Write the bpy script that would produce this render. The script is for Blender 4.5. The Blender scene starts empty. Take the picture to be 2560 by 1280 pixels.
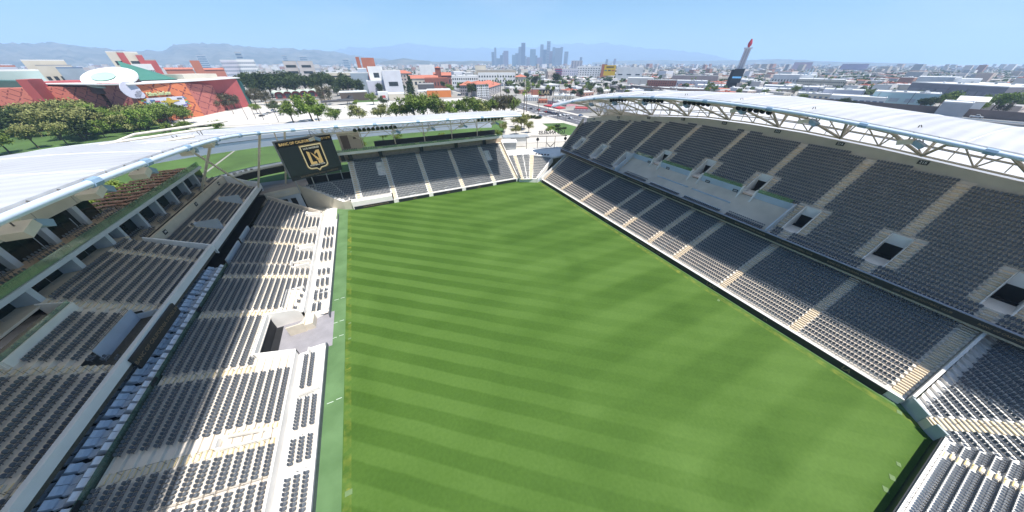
import bpy, math, random
import numpy as np
from mathutils import Vector, Matrix
random.seed(11); RNG = np.random.default_rng(11)
R_ = math.radians
S = bpy.context.scene
C = S.collection
# ------------------------------------------------------------------ camera, light, exposure
FPX, CX, CY, HOR, CAMZ = 668.0, 1280.0, 640.0, 158.0, 44.0
PITCH = math.atan((CY - HOR) / FPX); YAW = R_(26.0)
cam = bpy.data.cameras.new('camera'); cam.sensor_width = 36; cam.lens = 36 * FPX / 2560
cam.clip_start = 0.5; cam.clip_end = 60000
co = bpy.data.objects.new('camera', cam); C.objects.link(co)
co.location = (0, 0, CAMZ); co.rotation_euler = (math.pi / 2 - PITCH, 0, -YAW)
S.camera = co
SUN = Vector((0.22, -0.38, 1.0)).normalized()
W = bpy.data.worlds.new('World'); S.world = W; W.use_nodes = True
nt = W.node_tree; nt.nodes.clear()
sky = nt.nodes.new('ShaderNodeTexSky'); sky.sky_type = 'NISHITA'; sky.sun_disc = False
sky.sun_elevation = math.asin(SUN.z); sky.sun_rotation = math.atan2(SUN.x, SUN.y)
sky.altitude = 100; sky.air_density = 1.25; sky.dust_density = 0.25; sky.ozone_density = 3.5
bg = nt.nodes.new('ShaderNodeBackground'); bg.inputs[1].default_value = 0.082
out = nt.nodes.new('ShaderNodeOutputWorld')
# thin high cloud drifting in the lower sky (by direction)
tc = nt.nodes.new('ShaderNodeTexCoord'); mp = nt.nodes.new('ShaderNodeMapping')
mp.inputs['Scale'].default_value = (2.2, 2.2, 9.0)
nz = nt.nodes.new('ShaderNodeTexNoise'); nz.inputs['Scale'].default_value = 1.6; nz.inputs['Detail'].default_value = 7
rp = nt.nodes.new('ShaderNodeValToRGB'); rp.color_ramp.elements[0].position = 0.52; rp.color_ramp.elements[1].position = 0.80
rp.color_ramp.elements[1].color = (0.22, 0.22, 0.22, 1)
mx = nt.nodes.new('ShaderNodeMixRGB'); mx.inputs[2].default_value = (7.6, 7.9, 8.4, 1)
L = nt.links.new
L(tc.outputs['Generated'], mp.inputs[0]); L(mp.outputs[0], nz.inputs['Vector']); L(nz.outputs[0], rp.inputs[0])
tn = nt.nodes.new('ShaderNodeMixRGB'); tn.blend_type = 'MULTIPLY'; tn.inputs[0].default_value = 1; tn.inputs[2].default_value = (0.56, 0.82, 1.0, 1)
L(sky.outputs[0], tn.inputs[1]); L(rp.outputs[0], mx.inputs[0]); L(tn.outputs[0], mx.inputs[1]); L(mx.outputs[0], bg.inputs[0]); L(bg.outputs[0], out.inputs[0])
sl = bpy.data.lights.new('sun', 'SUN'); sl.energy = 5.0; sl.angle = R_(0.53); sl.color = (1.0, 0.955, 0.89)
so = bpy.data.objects.new('sun', sl); C.objects.link(so); so.location = (0, 0, 300)
so.rotation_euler = SUN.to_track_quat('Z', 'Y').to_euler()
S.view_settings.view_transform = 'Standard'; S.view_settings.look = 'None'
S.view_settings.exposure = 0.62; S.view_settings.gamma = 1.0; S.view_settings.use_curve_mapping = False
try:
    S.cycles.use_denoising = True; S.cycles.max_bounces = 6; S.cycles.diffuse_bounces = 3; S.cycles.transparent_max_bounces = 12
    S.cycles.volume_bounces = 2; S.cycles.caustics_reflective = False; S.cycles.caustics_refractive = False
except Exception: pass

# ------------------------------------------------------------------ helpers
def ray(px, py):
    x = (px - CX) / FPX; y = (CY - py) / FPX; c, s = math.cos(PITCH), math.sin(PITCH)
    f = c + s * y; u = -s + c * y
    return Vector((x * math.cos(YAW) + f * math.sin(YAW), -x * math.sin(YAW) + f * math.cos(YAW), u))
def G(px, py, z=7.0):
    d = ray(px, py); t = (z - CAMZ) / d.z; return Vector((d.x * t, d.y * t, z))
def AR(px, py, R):
    d = ray(px, py); t = R / math.hypot(d.x, d.y); return Vector((d.x * t, d.y * t, CAMZ + d.z * t))
def proj(P):
    X, Y, Z = P[0], P[1], P[2] - CAMZ
    x = X * math.cos(YAW) - Y * math.sin(YAW); fw = X * math.sin(YAW) + Y * math.cos(YAW)
    c, s = math.cos(PITCH), math.sin(PITCH); d = fw * c - Z * s; u = fw * s + Z * c
    return (CX + FPX * x / d, CY - FPX * u / d, d)

MATS = {}
def mat(name, col, rough=0.7, var=0.12, scale=0.6, metal=0.0, spec=0.5, col2=None, detail=4, rnd=0.0, bump=0.0):
    if name in MATS: return MATS[name]
    m = bpy.data.materials.new(name); m.use_nodes = True; n = m.node_tree; b = n.nodes['Principled BSDF']
    b.inputs['Roughness'].default_value = rough; b.inputs['Metallic'].default_value = metal
    b.inputs['Specular IOR Level'].default_value = spec
    g = n.nodes.new('ShaderNodeNewGeometry'); t = n.nodes.new('ShaderNodeTexNoise')
    t.inputs['Scale'].default_value = scale; t.inputs['Detail'].default_value = detail
    n.links.new(g.outputs['Position'], t.inputs['Vector'])
    r = n.nodes.new('ShaderNodeValToRGB'); r.color_ramp.elements[0].position = 0.3; r.color_ramp.elements[1].position = 0.7
    a = col2 or tuple(c * (1 + var) for c in col)
    r.color_ramp.elements[0].color = (*[max(0, c * (1 - var)) for c in col], 1); r.color_ramp.elements[1].color = (*a, 1)
    n.links.new(t.outputs[0], r.inputs[0]); src = r.outputs[0]
    if rnd:
        oi = n.nodes.new('ShaderNodeObjectInfo'); hs = n.nodes.new('ShaderNodeHueSaturation')
        mr = n.nodes.new('ShaderNodeMapRange'); mr.inputs[3].default_value = 1 - rnd; mr.inputs[4].default_value = 1 + rnd
        n.links.new(oi.outputs['Random'], mr.inputs[0]); n.links.new(mr.outputs[0], hs.inputs['Value'])
        n.links.new(src, hs.inputs['Color']); src = hs.outputs[0]
    n.links.new(src, b.inputs['Base Color'])
    if bump:
        bp = n.nodes.new('ShaderNodeBump'); bp.inputs['Strength'].default_value = bump
        n.links.new(t.outputs[0], bp.inputs['Height']); n.links.new(bp.outputs[0], b.inputs['Normal'])
    MATS[name] = m; return m
def glassmat(name, tint, gl=0.12):
    if name in MATS: return MATS[name]
    m = bpy.data.materials.new(name); m.use_nodes = True; n = m.node_tree; n.nodes.clear()
    o = n.nodes.new('ShaderNodeOutputMaterial'); t = n.nodes.new('ShaderNodeBsdfTransparent'); t.inputs[0].default_value = (*tint, 1)
    g = n.nodes.new('ShaderNodeBsdfGlossy'); g.inputs['Roughness'].default_value = 0.06
    d = n.nodes.new('ShaderNodeBsdfDiffuse'); d.inputs[0].default_value = (0.42, 0.55, 0.42, 1)
    s1 = n.nodes.new('ShaderNodeMixShader'); s1.inputs[0].default_value = gl
    s2 = n.nodes.new('ShaderNodeMixShader'); s2.inputs[0].default_value = 0.18
    n.links.new(t.outputs[0], s1.inputs[1]); n.links.new(g.outputs[0], s1.inputs[2])
    n.links.new(s1.outputs[0], s2.inputs[1]); n.links.new(d.outputs[0], s2.inputs[2]); n.links.new(s2.outputs[0], o.inputs[0])
    MATS[name] = m; return m
def emimat(name, col, st):
    if name in MATS: return MATS[name]
    m = mat(name, col, 0.25, 0.02); b = m.node_tree.nodes['Principled BSDF']
    b.inputs['Emission Color'].default_value = (*col, 1); b.inputs['Emission Strength'].default_value = st
    return m

class MB:
    def __init__(s): s.v = []; s.n = 0; s.q = []; s.p = []
    def add(s, v, f):
        v = np.asarray(v, float).reshape(-1, 3)
        for k in f:
            (s.q if len(k) == 4 else s.p).append([i + s.n for i in k])
        s.v.append(v); s.n += len(v); return s
    def addq(s, v, q):                       # many quads at once (arrays)
        v = np.asarray(v, float).reshape(-1, 3); q = np.asarray(q) + s.n
        s.q.extend(q.tolist()); s.v.append(v); s.n += len(v); return s
    def quad(s, a, b, c, d): return s.add([a, b, c, d], [(0, 1, 2, 3)])
    def poly(s, pts): return s.add(pts, [tuple(range(len(pts)))])
    def obox(s, c, u, v, w):
        c, u, v, w = [np.asarray(k, float) for k in (c, u, v, w)]
        P = [c + a * u + b * v + e * w for a in (-1, 1) for b in (-1, 1) for e in (-1, 1)]
        return s.add(P, [(0, 1, 3, 2), (4, 6, 7, 5), (0, 4, 5, 1), (2, 3, 7, 6), (0, 2, 6, 4), (1, 5, 7, 3)])
    def bx(s, x0, x1, y0, y1, z0, z1):
        return s.obox(((x0 + x1) / 2, (y0 + y1) / 2, (z0 + z1) / 2), ((x1 - x0) / 2, 0, 0), (0, (y1 - y0) / 2, 0), (0, 0, (z1 - z0) / 2))
    def rbox(s, c, sx, sy, sz, rz):          # base centre, full sizes, heading
        a, b = math.cos(rz), math.sin(rz)
        return s.obox((c[0], c[1], c[2] + sz / 2), (a * sx / 2, b * sx / 2, 0), (-b * sy / 2, a * sy / 2, 0), (0, 0, sz / 2))
    def prism(s, pts, ext):
        n = len(pts); P = [np.asarray(p, float) for p in pts]; e = np.asarray(ext, float)
        f = [tuple(range(n - 1, -1, -1)), tuple(range(n, 2 * n))] + [(i, (i + 1) % n, n + (i + 1) % n, n + i) for i in range(n)]
        return s.add(P + [p + e for p in P], f)
    def tube(s, pts, r, n=6, r2=None):
        pts = [np.asarray(p, float) for p in pts]; m = len(pts); V = []; F = []
        for i, p in enumerate(pts):
            t = pts[min(i + 1, m - 1)] - pts[max(i - 1, 0)]; t = t / (np.linalg.norm(t) + 1e-9)
            a = np.cross(t, (0, 0, 1.0)) if abs(t[2]) < 0.9 else np.cross(t, (1.0, 0, 0)); a /= np.linalg.norm(a); b = np.cross(t, a)
            rr = r if r2 is None else r + (r2 - r) * i / (m - 1)
            V += [p + rr * (math.cos(2 * math.pi * k / n) * a + math.sin(2 * math.pi * k / n) * b) for k in range(n)]
        for i in range(m - 1):
            F += [(i * n + k, i * n + (k + 1) % n, (i + 1) * n + (k + 1) % n, (i + 1) * n + k) for k in range(n)]
        F += [tuple(range(n - 1, -1, -1)), tuple(range((m - 1) * n, m * n))]
        return s.add(V, F)
    def grid(s, P):
        r = len(P); c = len(P[0]); V = [p for row in P for p in row]
        return s.add(V, [(i * c + j, i * c + j + 1, (i + 1) * c + j + 1, (i + 1) * c + j) for i in range(r - 1) for j in range(c - 1)])
    def lathe(s, c, prof, n=10):             # prof: list of (r, z)
        V = [(c[0] + r * math.cos(2 * math.pi * k / n), c[1] + r * math.sin(2 * math.pi * k / n), c[2] + z) for r, z in prof for k in range(n)]
        m = len(prof); F = [(i * n + k, i * n + (k + 1) % n, (i + 1) * n + (k + 1) % n, (i + 1) * n + k) for i in range(m - 1) for k in range(n)]
        F += [tuple(range(n - 1, -1, -1)), tuple(range((m - 1) * n, m * n))]
        return s.add(V, F)
    def mesh(s, name, m, off=(0, 0, 0), smooth=False):
        me = bpy.data.meshes.new(name)
        if s.n:
            v = np.concatenate(s.v) - np.asarray(off, float)
            fs = s.q + s.p; ln = np.array([4] * len(s.q) + [len(k) for k in s.p], np.int32)
            loops = np.concatenate([np.array(s.q, np.int32).ravel()] + [np.array(k, np.int32) for k in s.p]) if fs else np.zeros(0, np.int32)
            me.vertices.add(len(v)); me.vertices.foreach_set('co', v.astype(np.float32).ravel())
            me.loops.add(len(loops)); me.loops.foreach_set('vertex_index', loops.astype(np.int32))
            me.polygons.add(len(ln)); st = np.concatenate([[0], np.cumsum(ln)[:-1]]).astype(np.int32)
            me.polygons.foreach_set('loop_start', st); me.polygons.foreach_set('loop_total', ln)
            me.polygons.foreach_set('use_smooth', np.full(len(ln), bool(smooth)))
            me.update(calc_edges=True)
        if m: me.materials.append(m)
        return me
    def build(s, name, m, parent=None, smooth=False, base=None):
        off = OFF.get(parent.name, (0, 0, 0)) if parent else (base or (0, 0, 0))
        o = bpy.data.objects.new(name, s.mesh(name, m, off, smooth)); C.objects.link(o)
        if parent: o.parent = parent
        elif base: o.location = base
        OFF[o.name] = tuple(off); return o
class Multi:
    """several pieces, each built as a part of its own; methods go to the newest piece"""
    def __init__(s): s.l = [MB()]
    def new(s):
        if s.l[-1].n: s.l.append(MB())
        return s
    def __getattr__(s, k): return getattr(s.l[-1], k)
    def build(s, name, m, parent=None, **k): return [b.build(name, m, parent, **k) for b in s.l if b.n]
OFF = {}
def tag(o, label=None, cat=None, group=None, kind=None):
    if label: o['label'] = label
    if cat: o['category'] = cat
    if group: o['group'] = group
    if kind: o['kind'] = kind
    return o
def thing(name, loc, label, cat, group=None):
    o = bpy.data.objects.new(name, None); C.objects.link(o); o.location = loc; o.empty_display_size = 0.5
    OFF[o.name] = tuple(loc); return tag(o, label, cat, group)
def struct(mb, name, m, **k): return tag(mb.build(name, m, **k), kind='structure')
def kids(o): return [c for c in ALLKIDS.get(o.name, [])]
ALLKIDS = {}
def copy_tree(o, loc, rz=0.0, sc=1.0, label=None, parent=None, group=None):
    c = o.copy(); C.objects.link(c)
    if parent is None:
        c.location = loc; c.rotation_euler = (0, 0, rz); c.scale = (sc, sc, sc) if not hasattr(sc, '__len__') else sc
        if label: c['label'] = label
        if group: c['group'] = group
    else: c.parent = parent
    for k in o.children: copy_tree(k, None, parent=c)
    return c
def text(body, pos, xd, up, size, m, parent, name='lettering', bold=0.0, align='CENTER', sx=1.0, ext=0.01):
    cu = bpy.data.curves.new(name, 'FONT'); cu.body = body; cu.size = size; cu.align_x = align; cu.align_y = 'CENTER'
    cu.extrude = ext; cu.offset = bold; cu.resolution_u = 2; cu.materials.append(m)
    t_ = bpy.data.objects.new(name, cu); C.objects.link(t_); dg = bpy.context.evaluated_depsgraph_get(); me = bpy.data.meshes.new_from_object(t_.evaluated_get(dg)); bpy.data.objects.remove(t_); bpy.data.curves.remove(cu)
    if not me.materials: me.materials.append(m)
    o = bpy.data.objects.new(name, me); C.objects.link(o)
    x = Vector(xd).normalized(); y = Vector(up); y = (y - x * y.dot(x)).normalized(); z = x.cross(y)
    M = Matrix((x, y, z)).transposed().to_4x4(); M = M @ Matrix.Diagonal((sx, 1, 1, 1)); p = Vector(pos)
    if parent: o.parent = parent; p = p - Vector(OFF.get(parent.name, (0, 0, 0)))
    M.translation = p; o.matrix_local = M
    return o

# materials of the stadium
M_conc = mat('concrete', (0.70, 0.63, 0.54), 0.85, 0.10, 0.35)
M_concw = mat('pale_concrete', (0.78, 0.755, 0.71), 0.8, 0.06, 0.4)
M_concg = mat('grey_concrete', (0.55, 0.51, 0.43), 0.85, 0.09, 0.3)
M_step = mat('step_concrete', (0.64, 0.57, 0.46), 0.85, 0.08, 0.8)
M_stept = mat('tan_steps', (0.74, 0.61, 0.44), 0.85, 0.10, 0.8); M_stepd = mat('riser_shade_edge', (0.33, 0.26, 0.18), 0.85, 0.1, 1.0)  # dark edge colour stands in for shaded risers on the tan steps
M_nose = mat('yellow_nosing', (0.62, 0.48, 0.22), 0.7, 0.1, 2)
M_paint = mat('white_paint', (0.74, 0.75, 0.77), 0.5, 0.04, 0.5)
M_bluew = mat('bluish_paint', (0.50, 0.56, 0.62), 0.5, 0.06, 0.4)
M_seat = mat('seat_plastic', (0.105, 0.120, 0.142), 0.38, 0.22, 3.0, spec=0.6)
M_black = mat('black_panel', (0.018, 0.021, 0.028), 0.45, 0.25, 1.2)
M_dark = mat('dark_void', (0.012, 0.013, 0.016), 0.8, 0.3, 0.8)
M_asph = mat('asphalt', (0.105, 0.105, 0.115), 0.9, 0.2, 0.15)
M_steel = mat('tan_steel', (0.66, 0.60, 0.50), 0.55, 0.08, 0.8)
M_tube = mat('pale_blue_steel', (0.60, 0.68, 0.76), 0.3, 0.05, 0.5, spec=0.6)
M_blue = mat('blue_steel', (0.25, 0.36, 0.47), 0.45, 0.08, 1)
M_rail = mat('dark_rail', (0.08, 0.075, 0.07), 0.5, 0.2, 2)
M_gold = mat('gold_letters', (0.60, 0.43, 0.20), 0.45, 0.05, 1)
M_dimg = mat('dim_gold_letters', (0.22, 0.16, 0.10), 0.5, 0.05, 1)
M_white = mat('white_letters', (0.75, 0.75, 0.75), 0.5, 0.03, 1)
M_grey = mat('grey_metal', (0.30, 0.32, 0.33), 0.5, 0.1, 1)
M_glassd = mat('dark_suite_glass', (0.010, 0.020, 0.020), 0.12, 0.5, 0.25, spec=0.6)
M_glass = glassmat('green_rail_glass', (0.66, 0.82, 0.72))
M_teal = glassmat('teal_screen_glass', (0.30, 0.46, 0.44), 0.10)

# ------------------------------------------------------------------ pitch
def grass_mat():
    m = bpy.data.materials.new('pitch_grass'); m.use_nodes = True; n = m.node_tree; b = n.nodes['Principled BSDF']
    b.inputs['Roughness'].default_value = 0.8; b.inputs['Specular IOR Level'].default_value = 0.25
    N = lambda t: n.nodes.new(t); l = n.links.new
    g = N('ShaderNodeNewGeometry'); sx = N('ShaderNodeSeparateXYZ'); l(g.outputs['Position'], sx.inputs[0])
    def M(op, a, c=None, d=None):
        k = N('ShaderNodeMath'); k.operation = op
        for i, v in enumerate((a, c, d)):
            if v is None: continue
            if isinstance(v, (int, float)): k.inputs[i].default_value = v
            else: l(v, k.inputs[i])
        return k.outputs[0]
    def noise(sc, det, vec=None, dist=0.0):
        t = N('ShaderNodeTexNoise'); t.inputs['Scale'].default_value = sc; t.inputs['Detail'].default_value = det; t.inputs['Distortion'].default_value = dist
        l(vec or g.outputs['Position'], t.inputs['Vector']); return t.outputs[0]
    X, Y = sx.outputs[0], sx.outputs[1]
    wob = M('MULTIPLY', M('SUBTRACT', noise(0.10, 3), 0.5), 0.7)
    s = M('ADD', M('ADD', M('MULTIPLY', X, 0.6226), M('MULTIPLY', Y, 0.7826)), wob)
    st = M('SINE', M('MULTIPLY', s, 2 * math.pi / 4.18))
    st = M('MAXIMUM', M('MINIMUM', M('MULTIPLY', st, 5.0), 1.0), -1.0)
    fade = N('ShaderNodeMapRange'); l(X, fade.inputs[0]); fade.inputs[1].default_value = 2; fade.inputs[2].default_value = 34; fade.inputs[3].default_value = 1; fade.inputs[4].default_value = 0.30
    fy = N('ShaderNodeMapRange'); l(Y, fy.inputs[0]); fy.inputs[1].default_value = 8; fy.inputs[2].default_value = 55; fy.inputs[3].default_value = 0.62; fy.inputs[4].default_value = 1.0
    st = M('MULTIPLY', M('MULTIPLY', M('MULTIPLY', st, fade.outputs[0]), fy.outputs[0]), M('ADD', 0.45, noise(0.06, 3)))
    # second cut across the pitch, strongest on the right
    s2 = M('ADD', Y, M('MULTIPLY', wob, 0.6)); q = M('SINE', M('MULTIPLY', s2, 2 * math.pi / 11.0))
    q = M('MAXIMUM', M('MINIMUM', M('MULTIPLY', q, 2.5), 1.0), -1.0)
    f2 = N('ShaderNodeMapRange'); l(X, f2.inputs[0]); f2.inputs[1].default_value = 8; f2.inputs[2].default_value = 45; f2.inputs[3].default_value = 0; f2.inputs[4].default_value = 0.8
    q = M('MULTIPLY', M('MULTIPLY', q, f2.outputs[0]), M('ADD', 0.35, noise(0.045, 2)))
    s3 = M('ADD', M('MULTIPLY', X, -0.55), M('MULTIPLY', Y, 0.835)); t3 = M('SINE', M('MULTIPLY', s3, 2 * math.pi / 17))
    pat = M('ADD', M('ADD', M('MULTIPLY', st, 0.80), M('MULTIPLY', q, 0.75)), M('MULTIPLY', t3, 0.10))
    blot = M('ADD', M('MULTIPLY', M('SUBTRACT', noise(0.06, 5, dist=0.8), 0.5), 1.5), M('MULTIPLY', M('SUBTRACT', noise(2.2, 5), 0.5), 0.8))
    v = M('ADD', M('MULTIPLY', pat, 0.5), blot)
    mr = N('ShaderNodeMapRange'); l(v, mr.inputs[0]); mr.inputs[1].default_value = -0.9; mr.inputs[2].default_value = 0.9
    cr = N('ShaderNodeValToRGB'); l(mr.outputs[0], cr.inputs[0]); e = cr.color_ramp.elements
    e[0].position = 0.08; e[0].color = (0.032, 0.080, 0.006, 1); e[1].position = 0.95; e[1].color = (0.086, 0.160, 0.030, 1)
    k = cr.color_ramp.elements.new(0.5); k.color = (0.056, 0.117, 0.015, 1)
    # worn yellow streaks along the touchlines
    ye = N('ShaderNodeMapRange'); l(M('MULTIPLY', noise(0.9, 4), M('ADD', M('LESS_THAN', M('ABSOLUTE', M('SUBTRACT', X, 62.6)), 0.55), M('ADD', M('MULTIPLY', M('LESS_THAN', M('ABSOLUTE', M('SUBTRACT', X, -14.4)), 0.5), 0.85), M('MULTIPLY', M('LESS_THAN', noise(0.09, 2, dist=2.5), 0.36), 0.55)))), ye.inputs[0])
    ye.inputs[1].default_value = 0.36; ye.inputs[2].default_value = 0.8; ye.inputs[4].default_value = 0.7
    mxx = N('ShaderNodeMixRGB'); l(ye.outputs[0], mxx.inputs[0]); l(cr.outputs[0], mxx.inputs[1]); mxx.inputs[2].default_value = (0.21, 0.22, 0.035, 1)
    l(mxx.outputs[0], b.inputs['Base Color']); return m
M_grass = grass_mat()
M_turf = mat('artificial_turf', (0.085, 0.17, 0.06), 0.9, 0.14, 0.25, col2=(0.115, 0.21, 0.085))
m = MB(); m.quad((-15.0, -13.0, 0.012), (63.6, -13.0, 0.012), (63.6, 106.6, 0.012), (-15.0, 106.6, 0.012)); m.add([(-15.0, 106.6, .012), (-13.6, 107.3, .012), (-14.2, 106.6, .012)], [(0, 1, 2)])
pitch = struct(m, 'playing_field', M_grass)
m = MB(); m.bx(-24, 72, -24, 125, -0.5, 0.0); struct(m, 'turf_surround', M_turf)
M_patch = mat('pale_turf_patch', (0.12, 0.19, 0.075), 0.8, 0.08, 2)
m0 = MB(); m0.bx(-.42, .42, -.3, .3, 0.016, 0.05); patch0 = None
for i, (x, y, k, lab) in enumerate([(-14.2, 17.9, 1.0, 'pale green cover plate on the near left edge of the pitch'), (-14.2, 43.8, .6, 'small pale plate beside the pitch opposite the players tunnel'), (-14.2, 48.1, .6, 'small pale plate just past the tunnel on the left touchline'), (-14.0, 76.9, .6, 'small pale plate furthest up the left touchline'), (61.6, 18.5, .8, 'pale plate on the right touchline beside the black board'), (62.6, -8.9, .9, 'bright white plate in the near right corner of the pitch'),
        (52.6, -11.4, 0.7, 'pale turf plate by the near goal line, closest to the corner'), (49.7, -11.6, 0.9, 'largest pale turf plate by the near goal line'), (47.2, -11.7, 0.85, 'pale turf plate by the near goal line, lowest in view')]):
    if patch0 is None: patch0 = m0.build('sprinkler_cover', M_patch, base=(0, 0, 0)); o = patch0
    else: o = patch0.copy(); C.objects.link(o)
    o.location = (x, y, 0); o.rotation_euler = (0, 0, 0.06 * i); o.scale = (k, k, 1); tag(o, lab, 'cover plate', 'plates set into the turf edge')
M_line = mat('white_line', (0.6, 0.68, 0.6), 0.8, 0.05, 3)
m = MB()
for y in (31.5, 45.3, 49.5, 57): m.bx(-17.4, -16.5, y, y + .09, 0.004, 0.009); m.bx(-16.1, -15.3, y + .1, y + .19, 0.004, 0.009)
struct(m, 'turf_marking', M_line)

# ------------------------------------------------------------------ stands: generic rows of terrace, steps and seats
SEATS = []                                   # (x, y, z, facing angle, block, row)
SEATDIR = {}
def terr(mb, rows, last=True):
    """rows: list of (p0, p1, z), front edges going up and back; the last entry only closes the depth"""
    for i in range(len(rows) - 1):
        a0, a1, z = rows[i]; b0, b1, z2 = rows[i + 1]
        mb.quad((*a0, z), (*a1, z), (*b1, z), (*b0, z))
        if last or i < len(rows) - 2: mb.quad((*b0, z), (*b1, z), (*b1, z2), (*b0, z2))
def seats(rows, block, skip=(), back=0.56, pitch=0.5, e0=0.0, e1=0.0, zoff=0.0, names=None):
    for i in range(len(rows) - 1):
        if i in skip: continue
        a0, a1, z = rows[i]; b0, b1, _ = rows[i + 1]
        a0, a1, b0, b1 = [np.array(k, float) for k in (a0, a1, b0, b1)]
        p = a0 + (b0 - a0) * back; q = a1 + (b1 - a1) * back; d = q - p; Ln = np.linalg.norm(d); d /= Ln
        nrm = ((b0 + b1) - (a0 + a1)); nrm /= np.linalg.norm(nrm); nrm = nrm - d * (nrm @ d); nrm /= np.linalg.norm(nrm)
        n = int((Ln - e0 - e1 - 0.1) / pitch); off = e0 + (Ln - e0 - e1 - n * pitch) / 2
        for k in range(n):
            x, y = p + d * (off + (k + .5) * pitch); SEATS.append((x, y, z + zoff, math.atan2(-nrm[1], -nrm[0]), block, i, k, n))
def steps(ms, mn, rows, nose=True):
    dark = nose is False; nose = True  # dark strips paint riser shade onto the treads; otherwise real yellow nosing
    """aisle: half steps on the back half of every tread plus nosing strips"""
    ms.new(); mn.new()
    for i in range(len(rows) - 1):
        a0, a1, z = rows[i]; b0, b1, z2 = rows[i + 1]
        a0, a1, b0, b1 = [np.array(k, float) for k in (a0, a1, b0, b1)]
        m0, m1 = (a0 + b0) / 2, (a1 + b1) / 2; zh = z + (z2 - z) / 2
        ms.quad((*a0, z + .004), (*a1, z + .004), (*m1, z + .004), (*m0, z + .004)); ms.quad((*m0, z), (*m1, z), (*m1, zh), (*m0, zh)); ms.quad((*m0, zh), (*m1, zh), (*b1, zh), (*b0, zh)); ms.quad((*m0, z), (*m0, zh), (*b0, zh), (*b0, z)); ms.quad((*m1, z), (*m1, zh), (*b1, zh), (*b1, z))
        if nose:
            for e0, e1, f0, f1, zz in ((a0, a1, b0, b1, z + .004), (m0, m1, b0 + (b0 - m0), b1 + (b1 - m1), zh)):
                fr = .2 if dark else .11; g0, g1 = e0 + (f0 - e0) * fr, e1 + (f1 - e1) * fr
                mn.quad((*e0, zz + .004), (*e1, zz + .004), (*g1, zz + .004), (*g0, zz + .004))
def axr(ax, s, a0, z0, d, r, n, u0, u1, i0=0):
    """axis aligned rows i0..n: ax 'x' means rows step along x"""
    out = []
    for i in range(i0, n + 1):
        a = a0 + s * d * i; z = z0 + r * i; f = lambda u: (a, u) if ax == 'x' else (u, a)
        g0 = u0(i) if callable(u0) else u0; g1 = u1(i) if callable(u1) else u1
        out.append((f(g0), f(g1), z))
    return out
def vom(mw, md, ax, s, a0, z0, d, r, i0, i1, u0, u1, up=0.9, floor=None, t=0.18):
    """vomitory: floor level with row i0, side walls up to the rake, a back wall with a dark doorway"""
    mw.new(); md.new()
    zf = z0 + r * i0 if floor is None else floor; A = a0 + s * d * i0; B = a0 + s * d * (i1 + 1); zb = z0 + r * (i1 + 1)
    f = (lambda a, u, z: (a, u, z)) if ax == 'x' else (lambda a, u, z: (u, a, z)); e = f(0, t, 0)
    for u in (u0, u1 - t):
        mw.prism([f(A, u, zf), f(B, u, zf), f(B, u, zb + up), f(A, u, z0 + r * i0 + up * .45)], e)
    mw.prism([f(B + s * .02, u0 + t, zf), f(B + s * .02, u1 - t, zf), f(B + s * .02, u1 - t, zb + up), f(B + s * .02, u0 + t, zb + up)], f(s * .16, 0, 0))
    mw.quad(f(A, u0 + t, zf + .01), f(A, u1 - t, zf + .01), f(B, u1 - t, zf + .01), f(B, u0 + t, zf + .01))
    h = min(2.5, zb - zf - .5)
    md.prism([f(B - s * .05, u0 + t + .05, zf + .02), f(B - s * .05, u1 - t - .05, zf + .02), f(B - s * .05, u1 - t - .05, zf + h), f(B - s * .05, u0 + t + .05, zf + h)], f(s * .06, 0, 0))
    md.quad(f(B - s * 1.6, u0 + t + .02, zf + .03), f(B - s * 1.6, u1 - t - .02, zf + .03), f(B - s * .06, u1 - t - .02, zf + .03), f(B - s * .06, u0 + t + .02, zf + .03))  # dark sheet on the floor paints in the shade before the doorway
def handrail(mb, p0, p1, h=0.85, r=0.025):
    """a loop rail from p0 to p1"""
    p0 = np.array(p0, float); p1 = np.array(p1, float); u = np.array([0, 0, h])
    mb.tube([p0, p0 + u, p1 + u, p1], r, 4)
def fence_rail(mb, pts, h=1.0, step=2.0, r=0.03, bars=2):
    if isinstance(mb, Multi): mb.new()
    pts = [np.array(p, float) for p in pts]
    for k in range(bars): mb.tube([p + (0, 0, h * (k + 1) / bars) for p in pts], r, 4)
    for a, b in zip(pts[:-1], pts[1:]):
        n = max(1, int(np.linalg.norm(b - a) / step))
        for i in range(n + 1): mb.tube([a + (b - a) * i / n, a + (b - a) * i / n + (0, 0, h)], r, 4)
def blocks_from(edges): return edges

# ---- east side: two-deck grandstand
EA = thing('grandstand', (84, 48, 0), 'largest grandstand, two decks of dark seats under an arched white roof along the right touchline', 'grandstand')
ter, stp, nos, wal, drk, rail = MB(), Multi(), Multi(), Multi(), Multi(), Multi()
a0, z0, d, r, n = 64.9, 1.25, 0.90, 0.39, 20
far = lambda i: 100.6 + 0.33 * i
edges = [(-8.1, -7.8, 'A'), (-6.5, 5.9, 'lower bowl block nearest the corner'), (7.2, 19.8, 'second lower block'), (21.1, 32.5, 'third lower block'), (33.8, 41.2, 'fourth lower block'), (42.5, 51.2, 'fifth lower block'), (52.5, 59.8, 'sixth lower block'), (61.0, 72.9, 'seventh lower block'), (74.1, 86.1, 'eighth lower block')]
rw = axr('x', 1, a0, z0, d, r, n, -8.3, far); terr(ter, rw)
for u0, u1, nm in edges[1:]: seats(axr('x', 1, a0, z0, d, r, n, u0, u1), 'right stand ' + nm)
seats(axr('x', 1, a0, z0, d, r, n, 87.3, lambda i: far(i) - 1.3), 'right stand last lower block')
for c in (-7.3, 6.55, 20.45, 33.15, 41.85, 51.85, 60.4, 73.5, 86.7): steps(stp, nos, axr('x', 1, a0, z0, d, r, n, c - .62, c + .62), False)
steps(stp, nos, axr('x', 1, a0, z0, d, r, n, lambda i: far(i) - 1.2, far), False)
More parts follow.
